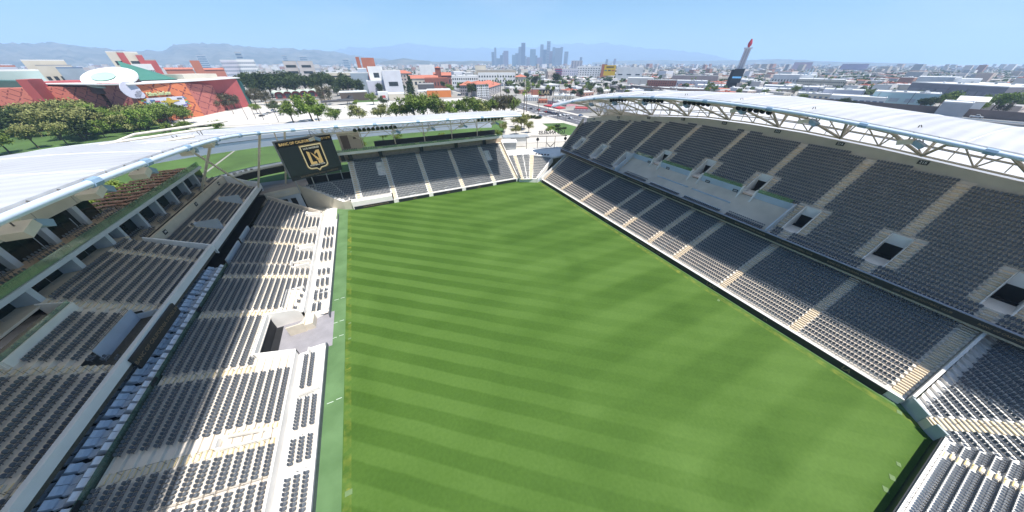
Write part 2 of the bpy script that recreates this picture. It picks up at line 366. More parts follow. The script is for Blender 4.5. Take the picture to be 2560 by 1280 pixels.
for c in (56.2, 37.4): fence_rail(rail, [(a0 + d * i, c, z0 + r * i) for i in (0, 20)], 0.9, 1.8, .03)
# front walkway wall, its rail, the dark advertising boards
m = MB(); m.bx(64.22, 64.9, -8.3, 101, 0, 1.25); m.build('front_wall', M_concw, EA)
fence_rail(rail, [(64.86, -6.3, 1.25), (64.86, 99.6, 1.25)], .95, 1.6, .022, 3)
m = MB(); m.prism([(63.95, -6.6, 0.0), (64.2, -6.6, 0.0), (64.2, -6.6, 1.2), (64.05, -6.6, 1.2)], (0, 107.2, 0)); bd = m.build('advertising_board', M_black, EA)
for t_, y, sz in (('LAFC', 22, 1.0), ('LOS ANGELES FOOTBALL CLUB', 41, .62), ('LOS ANGELES FOOTBALL CLUB', 74, .6), ('LAFC', 58, .8), ('LA', -2.0, 1.0), ('LA', 10.5, .6), ('LAFC', 92, .7)):
    text(t_, (63.985, y, .58), (0, -1, 0), (.08, 0, 1), sz, M_dimg, bd, bold=.012)
# lower back wall, upper deck overhang and fascia
m = MB(); m.bx(83.1, 83.5, -8.3, 106, 8.6, 10.6); m.build('concourse_wall', M_concw, EA)
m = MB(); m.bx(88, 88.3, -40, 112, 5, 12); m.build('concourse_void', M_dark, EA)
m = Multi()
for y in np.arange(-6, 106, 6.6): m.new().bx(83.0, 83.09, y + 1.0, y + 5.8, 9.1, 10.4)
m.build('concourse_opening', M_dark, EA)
UA0, UZ0, UD, UR = 80.3, 9.95, 0.87, 0.583
TOP = [(-45, 99), (-10, 101.4), (6, 103.0), (20, 104.4), (36, 105.4), (49, 105.6), (64, 105.2), (77, 103.6), (91, 101.4), (103, 99.4), (116, 95.6)]
def top_at(u):
    return float(np.interp(u, [t[0] for t in TOP], [t[1] for t in TOP]))
def end_at(a): return 110.0 + .38 * (a - 79)
m = MB(); m.bx(79.55, 79.75, -60, 110, 9.55, 10.75); m.bx(79.75, 81, -60, 109.9, 9.55, 9.75); fas = m.build('fascia', M_black, EA)
m = MB(); m.tube([(79.62, -60, 10.9), (79.62, 110, 10.9)], .17, 6); m.build('fascia_rail', mat('lilac_grey_rail', (.34, .35, .42), .4, .1, 1), EA)
k = 0
for y in np.arange(-20, 108, 9.3):
    s_ = ('LOS ANGELES FOOTBALL CLUB', 'BANC OF CALIFORNIA STADIUM')[k % 2]; k += 1
    text(s_, (79.52, y, 10.15), (0, -1, 0), (0, 0, 1), .47, M_dimg, fas, bold=.01)
# upper terrace with the loge recess between Y0 and Y1
LY0, LY1, LI = 23.6, 74.4, 9
vA = [(104.4, 3, 8), (90.4, 2, 8), (76.8, 2, 8), (20.5, 3, 9), (6.6, 3, 9), (-7.3, 3, 9), (-21.2, 3, 9)]
vB = [(63.8, 9, 13), (49.0, 9, 14), (33.9, 9, 14)]
AIS = [(104.4, 0), (90.4, 0), (76.8, 0), (63.8, 9), (49.0, 9), (33.9, 9), (20.5, 0), (6.6, 0), (-7.3, 0), (-21.2, 0)]
def strip(u0, u1, i0, i1): return axr('x', 1, UA0, UZ0, UD, UR, i1, u0, u1, i0)
VW = 1.55
m = MB(); sl_ = lambda i: (UA0 + UD * i, UZ0 + UR * i - .55)
def slab(y0, y1, i0, i1):
    (xa, za), (xb, zb) = sl_(i0), sl_(i1); m.prism([(xa, y0, za - .5), (xb, y0, zb - .5), (xb, y0, zb), (xa, y0, za)], (0, y1 - y0, 0))
cur = -60.0
for c, j0, j1 in sorted(vA + vB):
    slab(cur, c - VW, 0, 29); slab(c - VW, c + VW, 0, j0); slab(c - VW, c + VW, j1 + 1.3, 29); cur = c + VW
slab(cur, 110, 0, 29)
m.build('upper_deck_slab', M_concg, EA)
for i in range(0, 29):
    a = UA0 + UD * i; lo, hi = -34.0, end_at(a)
    us = np.arange(-34, 117, .5); ok = [u for u in us if top_at(u) > a + UD and u < hi]
    if not ok: continue
    lo, hi = ok[0], min(ok[-1] + .4, hi)
    segs = [(lo, hi)]
    cut = [(c - VW, c + VW) for c, j0, j1 in vA + vB if j0 <= i <= j1]
    if i < LI: cut.append((LY0, LY1))
    for c0, c1 in cut:
        ns = []
        for s0, s1 in segs:
            if c1 <= s0 or c0 >= s1: ns.append((s0, s1)); continue
            if c0 > s0: ns.append((s0, c0))
            if c1 < s1: ns.append((c1, s1))
        segs = ns
    for s0, s1 in segs: terr(ter, strip(s0, s1, i, i + 1))
    # seats: blocks between aisles, side passages round the vomitories
    bl = [-34.0] + sorted(c for c, j in AIS) + [end_at(a)]
    bl = sorted(bl); nb = len(bl) - 1
    for k in range(nb):
        u0, u1 = bl[k], bl[k + 1]
        g0 = 0.66; g1 = 0.66
        for c, j0, j1 in vA + vB:
            if j0 <= i <= j1 + 1:
                if abs(c - u0) < .1: g0 = VW + 1.15
                if abs(c - u1) < .1: g1 = VW + 1.15
        s0, s1 = max(u0 + g0, lo), min(u1 - (g1 if k < nb - 1 else .2), hi)
        if i < LI:
            if s0 < LY1 and s1 > LY0:
                if s0 < LY0: s1 = min(s1, LY0 - .4)
                elif s1 > LY1: s0 = max(s0, LY1 + .4)
                else: continue
        if s1 - s0 > 1: seats(strip(s0, s1, i, i + 1), 'right stand upper deck, section %d' % (217 - k), e0=.05, e1=.05)
for c, i0 in AIS:
    top = int((top_at(c) - UA0) / UD) - 1
    v = [q for q in vA + vB if q[0] == c]; j0, j1 = v[0][1], v[0][2]
    if i0 < j0: steps(stp, nos, strip(c - .62, c + .62, i0, j0), False)
    steps(stp, nos, strip(c - .62, c + .62, j1 + 2, top), False)
    stp.quad(*[(UA0 + UD * (j1 + 1 + e), c + s * (VW + 1.1), UZ0 + UR * (j1 + 1) + .005) for e, s in ((0, -1), (0, 1), (1, 1), (1, -1))])
    for s in (-1, 1):
        q0, q1 = sorted((c + s * (VW + .04), c + s * (VW + 1.1))); steps(stp, nos, strip(q0, q1, j0, j1 + 1), False)
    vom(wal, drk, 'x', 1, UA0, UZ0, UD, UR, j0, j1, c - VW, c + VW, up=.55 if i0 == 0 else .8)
    tp = UZ0 + UR * (j1 + 1) + .55
    rail.tube([(UA0 + UD * j0, c - VW + .09, UZ0 + UR * j0 + 1), (UA0 + UD * (j1 + 1), c - VW + .09, tp + .4), (UA0 + UD * (j1 + 1), c + VW - .09, tp + .4), (UA0 + UD * j0, c + VW - .09, UZ0 + UR * j0 + 1)], .04, 4)
# grey wall round the top
P = []
for u in np.arange(-45, 116.1, 3.0):
    t = top_at(u) + .1; z = UZ0 + UR * (t - UA0) / UD; P.append((t, u, z))
m = MB()
for p, q in zip(P[:-1], P[1:]):
    m.prism([(p[0], p[1], p[2] - .8), (q[0], q[1], q[2] - .8), (q[0], q[1], q[2] + 1.75), (p[0], p[1], p[2] + 1.75)], (.35, 0, 0))
m.build('top_wall', M_concg, EA)
# far wing wall (sloping end)
m = MB(); e = [(80, 110.3, 9.8), (96.5, 116.6, 21)]
m.prism([(80, 110.1, 8.6), (96.5, 116.4, 19.6), (96.5, 116.4, 22.6), (88, 113.2, 16.4), (80, 110.1, 10.9)], (-.12, .3, 0)); m.build('end_wall', M_concg, EA)
# loge recess: four front rows, parapets, a walkway and the tall bluish wall
lr = lambda u0, u1, nn=5: axr('x', 1, UA0, UZ0 - .15, .88, .30, nn, u0, u1)
terr(ter, lr(LY0, LY1)); ter.quad((84.7, LY0, 11.3), (84.7, LY1, 11.3), (88.2, LY1, 11.3), (88.2, LY0, 11.3))
lgp = Multi()
for u0, u1, nn, nm in ((24.9, 34.0, 5, 'near loge rows'), (35.4, 46.8, 2, 'middle loge rows'), (48.2, 59.6, 2, 'third loge rows'), (61, 71.5, 5, 'far loge rows')):
    seats(lr(u0, u1, nn), 'right stand ' + nm)
    if nn == 2:
        seats([((82.85, u0), (82.85, u1), 10.7), ((83.75, u0), (83.75, u1), 10.7)], 'right stand ' + nm + ' behind'); seats([((83.7, u0), (83.7, u1), 11.0), ((84.6, u0), (84.6, u1), 11.0)], 'right stand ' + nm + ' top'); wal.new().bx(82.2, 82.32, u0, u1, 10.2, 11.0); lgp.new().bx(84.75, 84.95, u0, u1, 10.9, 12.75)
    if nn > 2: wal.new().bx(84.75, 84.9, u0, u1, 11.0, 11.6)
for c in (34.7, 47.5, 60.3, 72.6, 24.2): steps(stp, nos, lr(c - .55, c + .55), False)
m = Multi(); zt = UZ0 + UR * LI + .95; lgp.build('loge_parapet', M_bluew, EA)
for u0, u1 in ((LY0, 32.3), (35.5, 47.4), (50.6, 62.2), (65.4, LY1)): m.new().bx(88.05, 88.3, u0, u1, 11.2, zt)
for u, s in ((LY0 - .15, 1), (LY1 - .1, 1)):
    m.new().prism([(79.9, u, 9.6), (88.3, u, 11.2), (88.3, u, zt + .2), (87.0, u, zt), (79.9, u, 11.6)], (0, .28, 0))
m.build('loge_wall', M_bluew, EA)
m = Multi()
for c in (33.9, 49.0, 63.8):
    m.new().prism([(85.6, c + 1.5, 11.2), (89.0, c + 1.5, 11.2), (89.0, c + 1.5, zt + .5), (87.9, c + 1.5, zt + .45)], (0, .35, 0)); m.new().prism([(85.6, c - 1.85, 11.2), (89.0, c - 1.85, 11.2), (89.0, c - 1.85, zt + .5), (87.9, c - 1.85, zt + .45)], (0, .35, 0))
m.build('vomitory_fin', M_concw, EA)
m = Multi()
for u0, u1 in ((36, 47), (51, 62), (24.5, 32), (66, 73.5)): m.new().bx(88.15, 88.19, u0, u1, zt, zt + .9)
m.build('glass_rail', M_glass, EA)
for i, y in enumerate((38.2, 40.4, 42.8, 45.2, 51.5, 53.8, 56.3, 58.6)):
    SEATS.append((86.1, y, 11.3, math.pi, 'right stand loge walkway pairs', 0, 2 * i, 16)); SEATS.append((86.1, y + .55, 11.3, math.pi, 'right stand loge walkway pairs', 0, 2 * i + 1, 16))
ter.build('terrace', M_conc, EA); stp.build('aisle_steps', M_stept, EA); nos.build('nosing_or_shade_strip', M_stepd, EA); wal.build('vomitory_wall', M_concw, EA); drk.build('doorway', M_dark, EA); rail.build('handrail', M_grey, EA)
# end wall (divider) and far wall
m = MB(); m.prism([(64.8, -8.75, 0), (83.4, -8.75, 0), (83.4, -8.75, 10.1), (64.8, -8.75, 2.35)], (0, .35, 0)); m.build('dividing_wall', M_concw, EA)
m = MB(); m.prism([(64.3, 101.2, 0), (83, 107.6, 0), (83, 107.6, 9.6), (64.3, 101.2, 1.9)], (0, .3, 0)); m.build('end_parapet', M_concw, EA)
def sign(txt, pos, xd, label, w=1.0, h=.6, up=(0, 0, 1), sz=.52, m=None, cat='section sign', group='black section number signs', lm=None):
    o = thing('section_sign', pos, label, cat, group); x = Vector(xd).normalized(); u = Vector(up).normalized(); nn = x.cross(u)
    k = MB(); k.obox(Vector(pos) , x * w / 2, u * h / 2, nn * .03); k.build('plate', m or M_black, o); txt and text(txt, Vector(pos) + nn * .045, x, u, sz, lm or M_white, o, bold=.008)
    return o
for sec, u in ((208, 110.5), (209, 98), (210, 84), (211, 70.5), (212, 56.5), (213, 41.5), (214, 27.5), (215, 13.5)):
    t = top_at(u) + .02; z = UZ0 + UR * (t - UA0) / UD + 1.2
    sign(str(sec), (t - .02, u, z), (0, -1, 0), 'black section sign reading %d on the grey wall above the right upper deck' % sec, 1.5, .8, sz=.7)
for sec, u in ((110, 93), (111, 80), (112, 67), (113, 53.5), (114, 40), (115, 27), (116, 13), (117, -1)):
    sign(str(sec), (83.05, u, 9.55), (0, -1, 0), 'black section sign reading %d on the wall behind the right lower rows' % sec, 1.4, .75, sz=.6, lm=M_gold)
for sec, u in (('A01', 66.8), ('A02', 59.0), ('A03', 45), ('A04', 37)):
    sign(sec, (88.0, u, 14.9), (0, -1, 0), 'black sign reading %s on the bluish loge wall' % sec, 1.3, .75, sz=.55)

# ---- near right corner and near end stand
SC = thing('corner_stand', (64, -12, 0), 'near right corner and goal-end stand of dark seats behind a white topped wall', 'grandstand')
ter, stp, nos, wal, rail = MB(), Multi(), Multi(), Multi(), Multi()
nb = np.array((.73, -.683)); ra, rb = [], []
A0 = np.array((65.1, -9.05)); A1 = np.array((63.1, -10.65)); B1 = np.array((61.9, -11.9))
ang, angb, ais, sou, sst = [], [], [], [], []
for i in range(19):
    z = 1.7 + .40 * i; k = .9 * i
    ang.append((tuple(A0 + (1.23 * i * 1.0, 0)), tuple(A1 + nb * k), z)); ais.append((tuple(A1 + nb * k), tuple(B1 + nb * k), z))
    K = (60.6 + .39 * i, -13.1 - .9 * i); angb.append((tuple(B1 + nb * k), K, z)); sou.append((K, (58.4, -13.1 - .9 * i), z)); sst.append(((58.4, -13.1 - .9 * i), (57.1, -13.1 - .9 * i), z))
so2 = [((57.1, -13.1 - .9 * i), (8.0, -13.1 - .9 * i), 1.7 + .4 * i) for i in range(19)]
for rr in (ang, ais, angb, sou, sst, so2): terr(ter, rr)
seats(ang, 'corner wing by dividing wall', e0=1.2); seats(angb, 'corner wing beyond stairs'); seats(sou, 'corner stand, goal end kink'); seats(so2, 'goal end stand')
steps(stp, nos, ais); steps(stp, nos, sst)
for i in range(2, 16, 3): 
    p = np.array(ais[i][0]) * .5 + np.array(ais[i][1]) * .5; q = np.array(ais[i + 2][0]) * .5 + np.array(ais[i + 2][1]) * .5
    rail.new(); handrail(rail, (*p, ais[i][2]), (*q, ais[i + 2][2])); rail.new(); rail.new()
    p = (57.75, -13.1 - .9 * i); handrail(rail, (*p, sst[i][2]), (57.75, -13.1 - .9 * (i + 2), sst[i + 2][2]))
wl = MB()
def wallseg(mb, p, q, z0, z1, t=.3, tz=None):
    p = np.array(p, float); q = np.array(q, float); dd = (q - p) / np.linalg.norm(q - p); nn = np.array((-dd[1], dd[0])) * t
    mb.prism([(*p, z0), (*q, z0), (*q, z1), (*p, z1)], (*nn, 0))
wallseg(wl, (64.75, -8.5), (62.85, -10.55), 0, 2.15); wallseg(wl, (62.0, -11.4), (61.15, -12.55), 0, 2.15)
wl.build('angled_wall', mat('blue_grey_wall', (.36, .41, .43), .7, .08, .5), SC)  # one even blue-grey on the angled corner wall
m = MB(); m.bx(8, 61.0, -13.1, -12.62, 0, 1.72); m.build('goal_end_wall', M_concw, SC)
m = MB(); m.bx(8, 60.9, -12.6, -12.45, 0, 1.55); m.build('goal_end_board', M_black, SC)
rail.new().tube([(9, -12.9, 1.95), (60, -12.9, 1.95)], .02, 4)
for x in np.arange(9, 60, 1.0): rail.tube([(x, -12.9, 1.72), (x, -12.9, 1.95)], .03, 4)
ter.build('terrace', M_concw, SC); stp.build('aisle_steps', M_step, SC); nos.build('nosing_or_shade_strip', M_nose, SC); rail.build('handrail', M_rail, SC)
m = MB(); m.prism([(62.9, -10.6, 0), (62.05, -11.4, 0), (63.2, -12.4, 0), (63.9, -11.6, 0)], (0, 0, 1.55)); m.build('stair_landing', M_step, SC)

# ---- west side: lower bowl, lounge terrace, upper deck, suites
WE = thing('grandstand', (-36, 45, 0), 'left side grandstand with sofa terrace and glazed suites beside the players tunnel', 'grandstand')
ter, stp, nos, wal, drk, rail = MB(), Multi(), Multi(), Multi(), Multi(), Multi()
la0, lz0, ld, lrr, ln = -22.6, 1.30, 0.955, 0.343, 15
def wl_(u0, u1, i0=0, i1=15): return axr('x', -1, la0, lz0, ld, lrr, i1, u0, u1, i0)
farL = lambda i: 103.6 + .62 * i
TUN = (43.6, 53.4)
# pieces of terrace (tunnel cuts rows 0..4, stair cut by the near vomitory)
terr(ter, wl_(8, TUN[0], 0, 5)); terr(ter, wl_(TUN[1], farL, 0, 5)); terr(ter, wl_(8, farL, 5, 15))
cuts = [(29.3, 2, 5)]
bls = [(9, 23.1, 'nearest block'), (23.5, 27.7, 'short block'), (30.6, 40.4, 'stairwell block'), (41.8, 54.0, 'tunnel block'), (55.6, 66.6, 'block past the tunnel'), (67.8, 72.3, 'narrow block'), (72.8, 82.0, 'bench rows block'), (83.2, 91.2, 'second bench rows block'), (92.3, 103.2, 'farthest block')]
for u0, u1, nm in bls:
    for i in range(15):
        a, b = u0, (farL(i) - .6 if nm.startswith('farthest') else u1)
        if 40 < u0 < 43 and i < 5: continue
        if nm.startswith('stairwell') and i in (2, 3, 4, 5): a = 30.9
        if u0 > 54 and i < 4:
            for c0, c1, g in ((71.0, 73.0, 0), (79.2, 81.4, 0), (90.0, 92.0, 0), (101.6, 103.4, 0)):
                if a < c0 < b: b = c0 - .3
                elif c0 <= a < c1: a = c1 + .3
        if u0 > 41 and u0 < 43 and i >= 5: pass
        if nm == 'block past the tunnel' and i < 3: a, b = 61.5, 66.6
        if b - a > 1.1: seats(wl_(a, b, i, i + 1), 'left lower bowl, ' + nm)
for c, i0 in ((28.5, 6), (41.1, 5), (54.8, 3), (67.2, 0), (82.6, 0), (91.7, 0)):
    steps(stp, nos, wl_(c - .55, c + .55, i0, 15)); rail.new()
    for i in range(i0, 14, 2): handrail(rail, (la0 - ld * (i + .3), c + .1, lz0 + lrr * i), (la0 - ld * (i + 1.6), c + .1, lz0 + lrr * (i + 1)), .85)
steps(stp, nos, wl_(27.7, 28.5, 0, 6)); steps(stp, nos, wl_(30.0, 30.7, 0, 6))
for i in range(0, 6, 2): handrail(rail, (la0 - ld * i, 28.1, lz0 + lrr * i), (la0 - ld * (i + 1.4), 28.1, lz0 + lrr * (i + 1)), .85)
for u in (23.3, 72.6, 83.0, 92.0): fence_rail(rail, [(la0 - ld * i, u, lz0 + lrr * i) for i in (0, 15)], .85, 2.4, .022)
# front wall of the bowl, walkway, pitch wall and field suites
m = MB()
for u0, u1 in ((8, TUN[0]), (TUN[1], 104)): m.bx(-22.6, -22.3, u0, u1, 0.2, 2.05 if u0 > 50 else 2.0)
for c0, c1 in ((71.0, 73.0), (79.2, 81.4), (90.0, 92.0), (101.6, 103.4)):
    for u in (c0, c1): m.bx(-26.4, -22.6, u - .1, u + .1, 1.2, 3.3 - .3)
    m.bx(-26.5, -26.3, c0, c1, 1.3, 3.6)
m.build('bowl_front_wall', M_concw, WE)
for c0, c1 in ((71.0, 73.0), (79.2, 81.4), (90.0, 92.0), (101.6, 103.4)): drk.new().bx(-26.28, -26.24, c0 + .2, c1 - .2, 1.75, 2.7); ter.bx(-26.3, -22.6, c0 + .1, c1 - .1, 2.65, 2.70) if 0 else None
m = MB(); m.bx(-22.3, -17.95, 8, TUN[0], 0, .55); m.bx(-22.3, -17.95, TUN[1], 100, 0, .55); m.bx(-22.3, -18.6, 100, 112, 0, .25); m.build('field_walkway', M_concw, WE)
m = MB(); m.bx(-17.95, -17.8, 8, 43.9, 0, .95); m.bx(-17.95, -17.8, 51.6, 104, 0, .95); m.build('pitch_wall', mat('slate_panel', (.10, .11, .13), .5, .2, 2), WE)
fl = [(9, 12.4, 'nearest'), (13.0, 16.2, 'second'), (17.2, 22.6, 'third'), (23.6, 27.4, 'fourth'), (28.4, 33.6, 'fifth'), (35.2, 42.4, 'by the tunnel'), (52.8, 56.6, 'past the tunnel'), (57.4, 61.2, 'past the cut out'), (62.2, 65.8, 'middle'), (67.0, 70.0, 'narrow'), (73.6, 78.4, 'far'), (80.4, 86.6, 'farther'), (88.0, 94.0, 'farthest')]
for u0, u1, nm in fl:
    rr = [((-18.25 - .98 * i, u0), (-18.25 - .98 * i, u1), .56 + .10 * i) for i in range(4)]
    terr(ter, rr, last=False); seats(rr, 'left field-side rows, %s group' % nm, skip=((0,) if nm in ('by the tunnel', 'past the tunnel') else ()))
    handrail(rail, (-19.0, u1 + .25, .55), (-19.9, u1 + .25, .55), .7); handrail(rail, (-20.0, u1 + .25, .6), (-20.9, u1 + .25, .6), .7)
nos.quad((-18.6, 34.3, .562), (-20.6, 34.3, .562), (-20.6, 34.4, .562), (-18.6, 34.4, .562))
wal.new().bx(-21.4, -18.3, 35.0 - .9, 35.2 - .9, .55, 1.5)
# players tunnel: grey floor, dark mouth, white walls and side stairs
m = MB(); m.bx(-28, -17.2, TUN[0], TUN[1], -.02, .02); m.build('tunnel_floor', mat('tunnel_floor_grey', (.27, .26, .28), .85, .12, .5), WE)
e = axr('x', -1, la0, lz0, ld, lrr, 5, 0, 0)
zb = lz0 + lrr * 5
wal.new(); wal.prism([(-22.3, TUN[0] - .3, 0), (-27.6, TUN[0] - .3, 0), (-27.6, TUN[0] - .3, zb + 1.0), (-22.3, TUN[0] - .3, 2.1)], (0, .3, 0))
wal.new(); wal.prism([(-22.3, TUN[1], 0), (-27.6, TUN[1], 0), (-27.6, TUN[1], zb + 1.0), (-23.4, TUN[1], 3.2), (-22.3, TUN[1], 2.05)], (0, .3, 0))
wal.new().bx(-27.95, -27.5, TUN[0] - .3, TUN[1] + .3, zb - .35, zb + 1.0)
drk.new().bx(-28.4, -27.6, TUN[0], TUN[1], 0.03, zb - .36); drk.quad((-26.2, TUN[0] + .3, .035), (-27.6, TUN[0] + .3, .035), (-27.6, TUN[1] - .2, .035), (-26.4, TUN[1] - .2, .035))  # flat dark sheet paints shade on the tunnel floor at the mouth
m = MB()
for k in range(8): m.bx(-24.6 + .36 * k, -24.3 + .36 * k, 49.9, 51.3, .02, .28 + .22 * k if k < 7 else 1.9)
m.bx(-24.7, -21.9, 49.6, 49.8, 0, 2.3); m.bx(-22.1, -20.4, 49.8, 53.4, 0, 1.55); m.build('side_stair', M_step, WE)
text('PORTAL', (-24.0, 49.58, 1.9), (1, 0, 0), (0, 0, 1), .3, M_black, WE, bold=.01) if 0 else None
wal.new().prism([(-21.6, 52.0, 0), (-18.0, 53.6, 0), (-18.0, 53.6, 1.1), (-21.6, 52.0, 1.9)], (-.1, .25, 0)); wal.new().bx(-18.9, -18.0, 53.8, 54.0, .5, 1.6); wal.new().bx(-20.9, -18.0, 59.6, 59.8, .5, 1.2)
wal.new().bx(-20.6, -20.4, 42.6, 43.6, .5, 1.5); wal.new().bx(-20.4, -18.0, 43.4, 43.6, .2, 1.2)
drk.new().bx(-20.4, -19.4, 53.0, 53.5, .56, .6)
# stair well towards the lower concourse, near the front
vom(wal, drk, 'x', -1, la0, lz0, ld, lrr, 1, 5, 28.45, 30.05, up=.75, floor=-1.4, t=.16)
rail.tube([(-24.3, 29.8, 1.7), (-27.6, 29.8, 3.4)], .04, 5)
# group of loose chairs on the corner platform over the tunnel
for x, y in ((-22.95, 61.2), (-23.3, 59.4), (-23.6, 57.6), (-24.0, 55.6)):
    for k in (0, .52): SEATS.append((x, y + k, 1.35, 0.0, 'left lower bowl, pairs on white platform', 0, int(y), 8))
m = MB(); m.bx(-26.2, -22.6, 54.2, 62.0, 1.2, 1.34); m.build('white_platform', M_concw, WE)
wal.new().bx(-26.3, -25.9, 54.6, 62, 1.3, 2.8); wal.new().bx(-26.0, -22.9, 61.9, 62.1, 1.3, 2.6)
# glass at the top of the bowl and the lounge terrace
GX = -37.2
m = MB(); m.bx(GX - .05, GX, 8, 72.0, 6.2, 7.25); m.build('glass_screen', M_teal, WE)
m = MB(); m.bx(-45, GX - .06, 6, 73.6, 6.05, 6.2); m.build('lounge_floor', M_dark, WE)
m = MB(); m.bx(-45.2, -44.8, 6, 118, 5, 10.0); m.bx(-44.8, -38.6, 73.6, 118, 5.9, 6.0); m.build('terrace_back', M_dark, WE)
m = MB(); m.bx(-37.6, -37.3, 73.0, 82.0, 6.1, 7.5); m.bx(-37.6, -37.3, 83.4, 90.5, 6.1, 7.5); m.build('bowl_back_wall', M_bluew, WE)
# upper deck, near part (ten rows)
ua0, uz0, ud, ur = -38.95, 10.25, 0.985, 0.59
def wu(u0, u1, i0=0, i1=10): return axr('x', -1, ua0, uz0, ud, ur, i1, u0, u1, i0)
BX0, BX1 = 42.6, 53.4                           # recess with the floor opening
terr(ter, wu(4, BX0)); terr(ter, wu(BX1, 73.6)); terr(ter, wu(BX0, BX1, 3, 8))
for u0, u1, nm in ((6, 27.3, 'nearest block'), (28.8, 41.4, 'block by the opening'), (54.9, 68.3, 'block past opening'), (69.5, 73.3, 'end block')): seats(wu(u0, u1, 0, 10), 'left upper deck, ' + nm)
seats(wu(43.2, 52.6, 3, 7), 'left upper deck, rows behind opening')
seats(wu(43.0, 44.4, 0, 3), 'left upper deck, trios by opening')
for c in (28.05, 42.1, 54.15, 68.9):
    steps(stp, nos, wu(c - .55, c + .55, 0, 10)); rail.new()
    for i in range(0, 9, 1): handrail(rail, (ua0 - ud * (i + .1), c + (.5 if c > 50 else -.4), uz0 + ur * i), (ua0 - ud * (i + .9), c + (.5 if c > 50 else -.4), uz0 + ur * i), .9, .022)
m = MB(); m.bx(-41.9, -39.1, 44.9, 53.4, 8.3, 8.36); m.bx(-41.95, -41.85, 44.9, 53.4, 8.3, uz0 + 3 * ur + .1); m.bx(-41.9, -39.1, 53.3, 53.4, 8.3, 11); m.build('opening_wall', M_bluew, WE)
m = MB(); m.bx(-39.9, -38.9, 45.2, 53.0, 8.37, 8.4); m.build('opening_floor', mat('brown_deck', (.16, .13, .11), .7, .25, 1.5), WE)
fence_rail(rail, [(-41.9, 45, uz0 + 3 * ur), (-41.9, 53, uz0 + 3 * ur)], .9, 1.2, .025, 4)
zb7 = uz0 + ur * 7
m = MB(); m.bx(-46.05, -45.85, BX0, BX1, zb7 - .2, zb7 + 1.15); m.prism([(-46.05, BX1, zb7 - .5), (-49, BX1, zb7), (-49, BX1, zb7 + 2), (-46.05, BX1, zb7 + 1.15)], (0, .2, 0)); m.prism([(-46.05, BX0 - .2, zb7 - .5), (-49, BX0 - .2, zb7), (-49, BX0 - .2, zb7 + 2), (-46.05, BX0 - .2, zb7 + 1.15)], (0, .2, 0)); m.build('recess_parapet', M_concw, WE)
m = MB(); m.bx(-49.5, -46.05, BX0, BX1, zb7 - .3, zb7 + .05); m.build('recess_walkway', M_step, WE)
m = MB(); m.bx(-46.14, -46.1, BX0, BX1, zb7 + .05, zb7 + 1.7); m.build('glass_rail', M_glass, WE)
for y in (43.8, 45.9, 48.0, 50.1, 52.2):
    for k in (0, .55): SEATS.append((-47.2, y + k, zb7 + .05, 0.0, 'left upper deck, pairs on walkway', 0, int(y * 2 + k), 10))
m = MB(); m.bx(-38.95, -38.35, 4, 74.4, 9.95, 11.15); m.build('deck_parapet', M_paint, WE)
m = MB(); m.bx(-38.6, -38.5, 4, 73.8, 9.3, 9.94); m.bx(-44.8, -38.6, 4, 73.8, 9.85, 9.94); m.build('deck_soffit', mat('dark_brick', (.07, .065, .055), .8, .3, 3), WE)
fence_rail(rail, [(-38.9, 6, 11.0), (-38.9, 73, 11.0)], .4, 2.2, .02, 1)
# far part of the upper deck: projecting tray with seven rows and a tall back wall
fz0, fr_ = 9.7, 0.42
def wf(u0, u1, i0=0, i1=7): return axr('x', -1, -39.1, fz0, .98, fr_, i1, u0, u1, i0)
terr(ter, wf(75.2, 116.6))
for u0, u1, i0, i1, nm in ((75.6, 84.0, 0, 6, 'first bay'), (86.9, 100.6, 0, 6, 'middle bay'), (104.0, 115.6, 0, 6, 'end bay'), (75.6, 115, 6, 7, 'back row')): seats(wf(u0, u1, i0, i1), 'left far tray, ' + nm)
seats(wf(84.4, 86.0, 5, 6), 'left far tray, short pair')
for c in (86.0, 102.6): steps(stp, nos, wf(c - 1.7, c + .9, 0, 6))
m = Multi()
for c in (85.4, 102.0):
    for u in (c - .5, c + .5): m.new().bx(-44.2, -40.0, u - .08, u + .08, 9.8, 12.2 + .3)
    m.new().bx(-44.3, -44.15, c - .5, c + .5, 9.8, 12.6); m.new().bx(-40.1, -39.95, c - .5, c + .5, 9.8, 11.2)
m.build('tray_stairwell', M_bluew, WE)
m = MB(); m.bx(-39.1, -38.45, 74.9, 117.2, 9.3, 10.75); m.prism([(-38.5, 74.6, 8.6), (-47.5, 74.6, 12.8), (-47.5, 74.6, 15.2), (-46.2, 74.6, 14.6), (-38.5, 74.6, 10.8)], (0, .35, 0)); m.prism([(-38.5, 116.8, 8.6), (-46.8, 116.8, 9.6), (-46.8, 116.8, 15.0), (-38.5, 116.8, 10.8)], (0, .3, 0)); m.build('tray_parapet', M_paint, WE)
m = MB(); m.bx(-46.9, -46.3, 74.9, 117, 11.5, 14.7); m.build('tray_back_wall', M_concg, WE)
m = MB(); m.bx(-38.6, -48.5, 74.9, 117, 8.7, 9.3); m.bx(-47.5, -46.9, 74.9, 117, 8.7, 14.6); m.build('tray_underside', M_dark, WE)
for sec, u in ((108, 79.0), (107, 95.0), (106, 111.5)):
    sign(str(sec), (-46.27, u, 13.9), (0, 1, 0), 'black sign reading %d on the back wall of the far left tray' % sec, 1.2, .9, sz=.55)
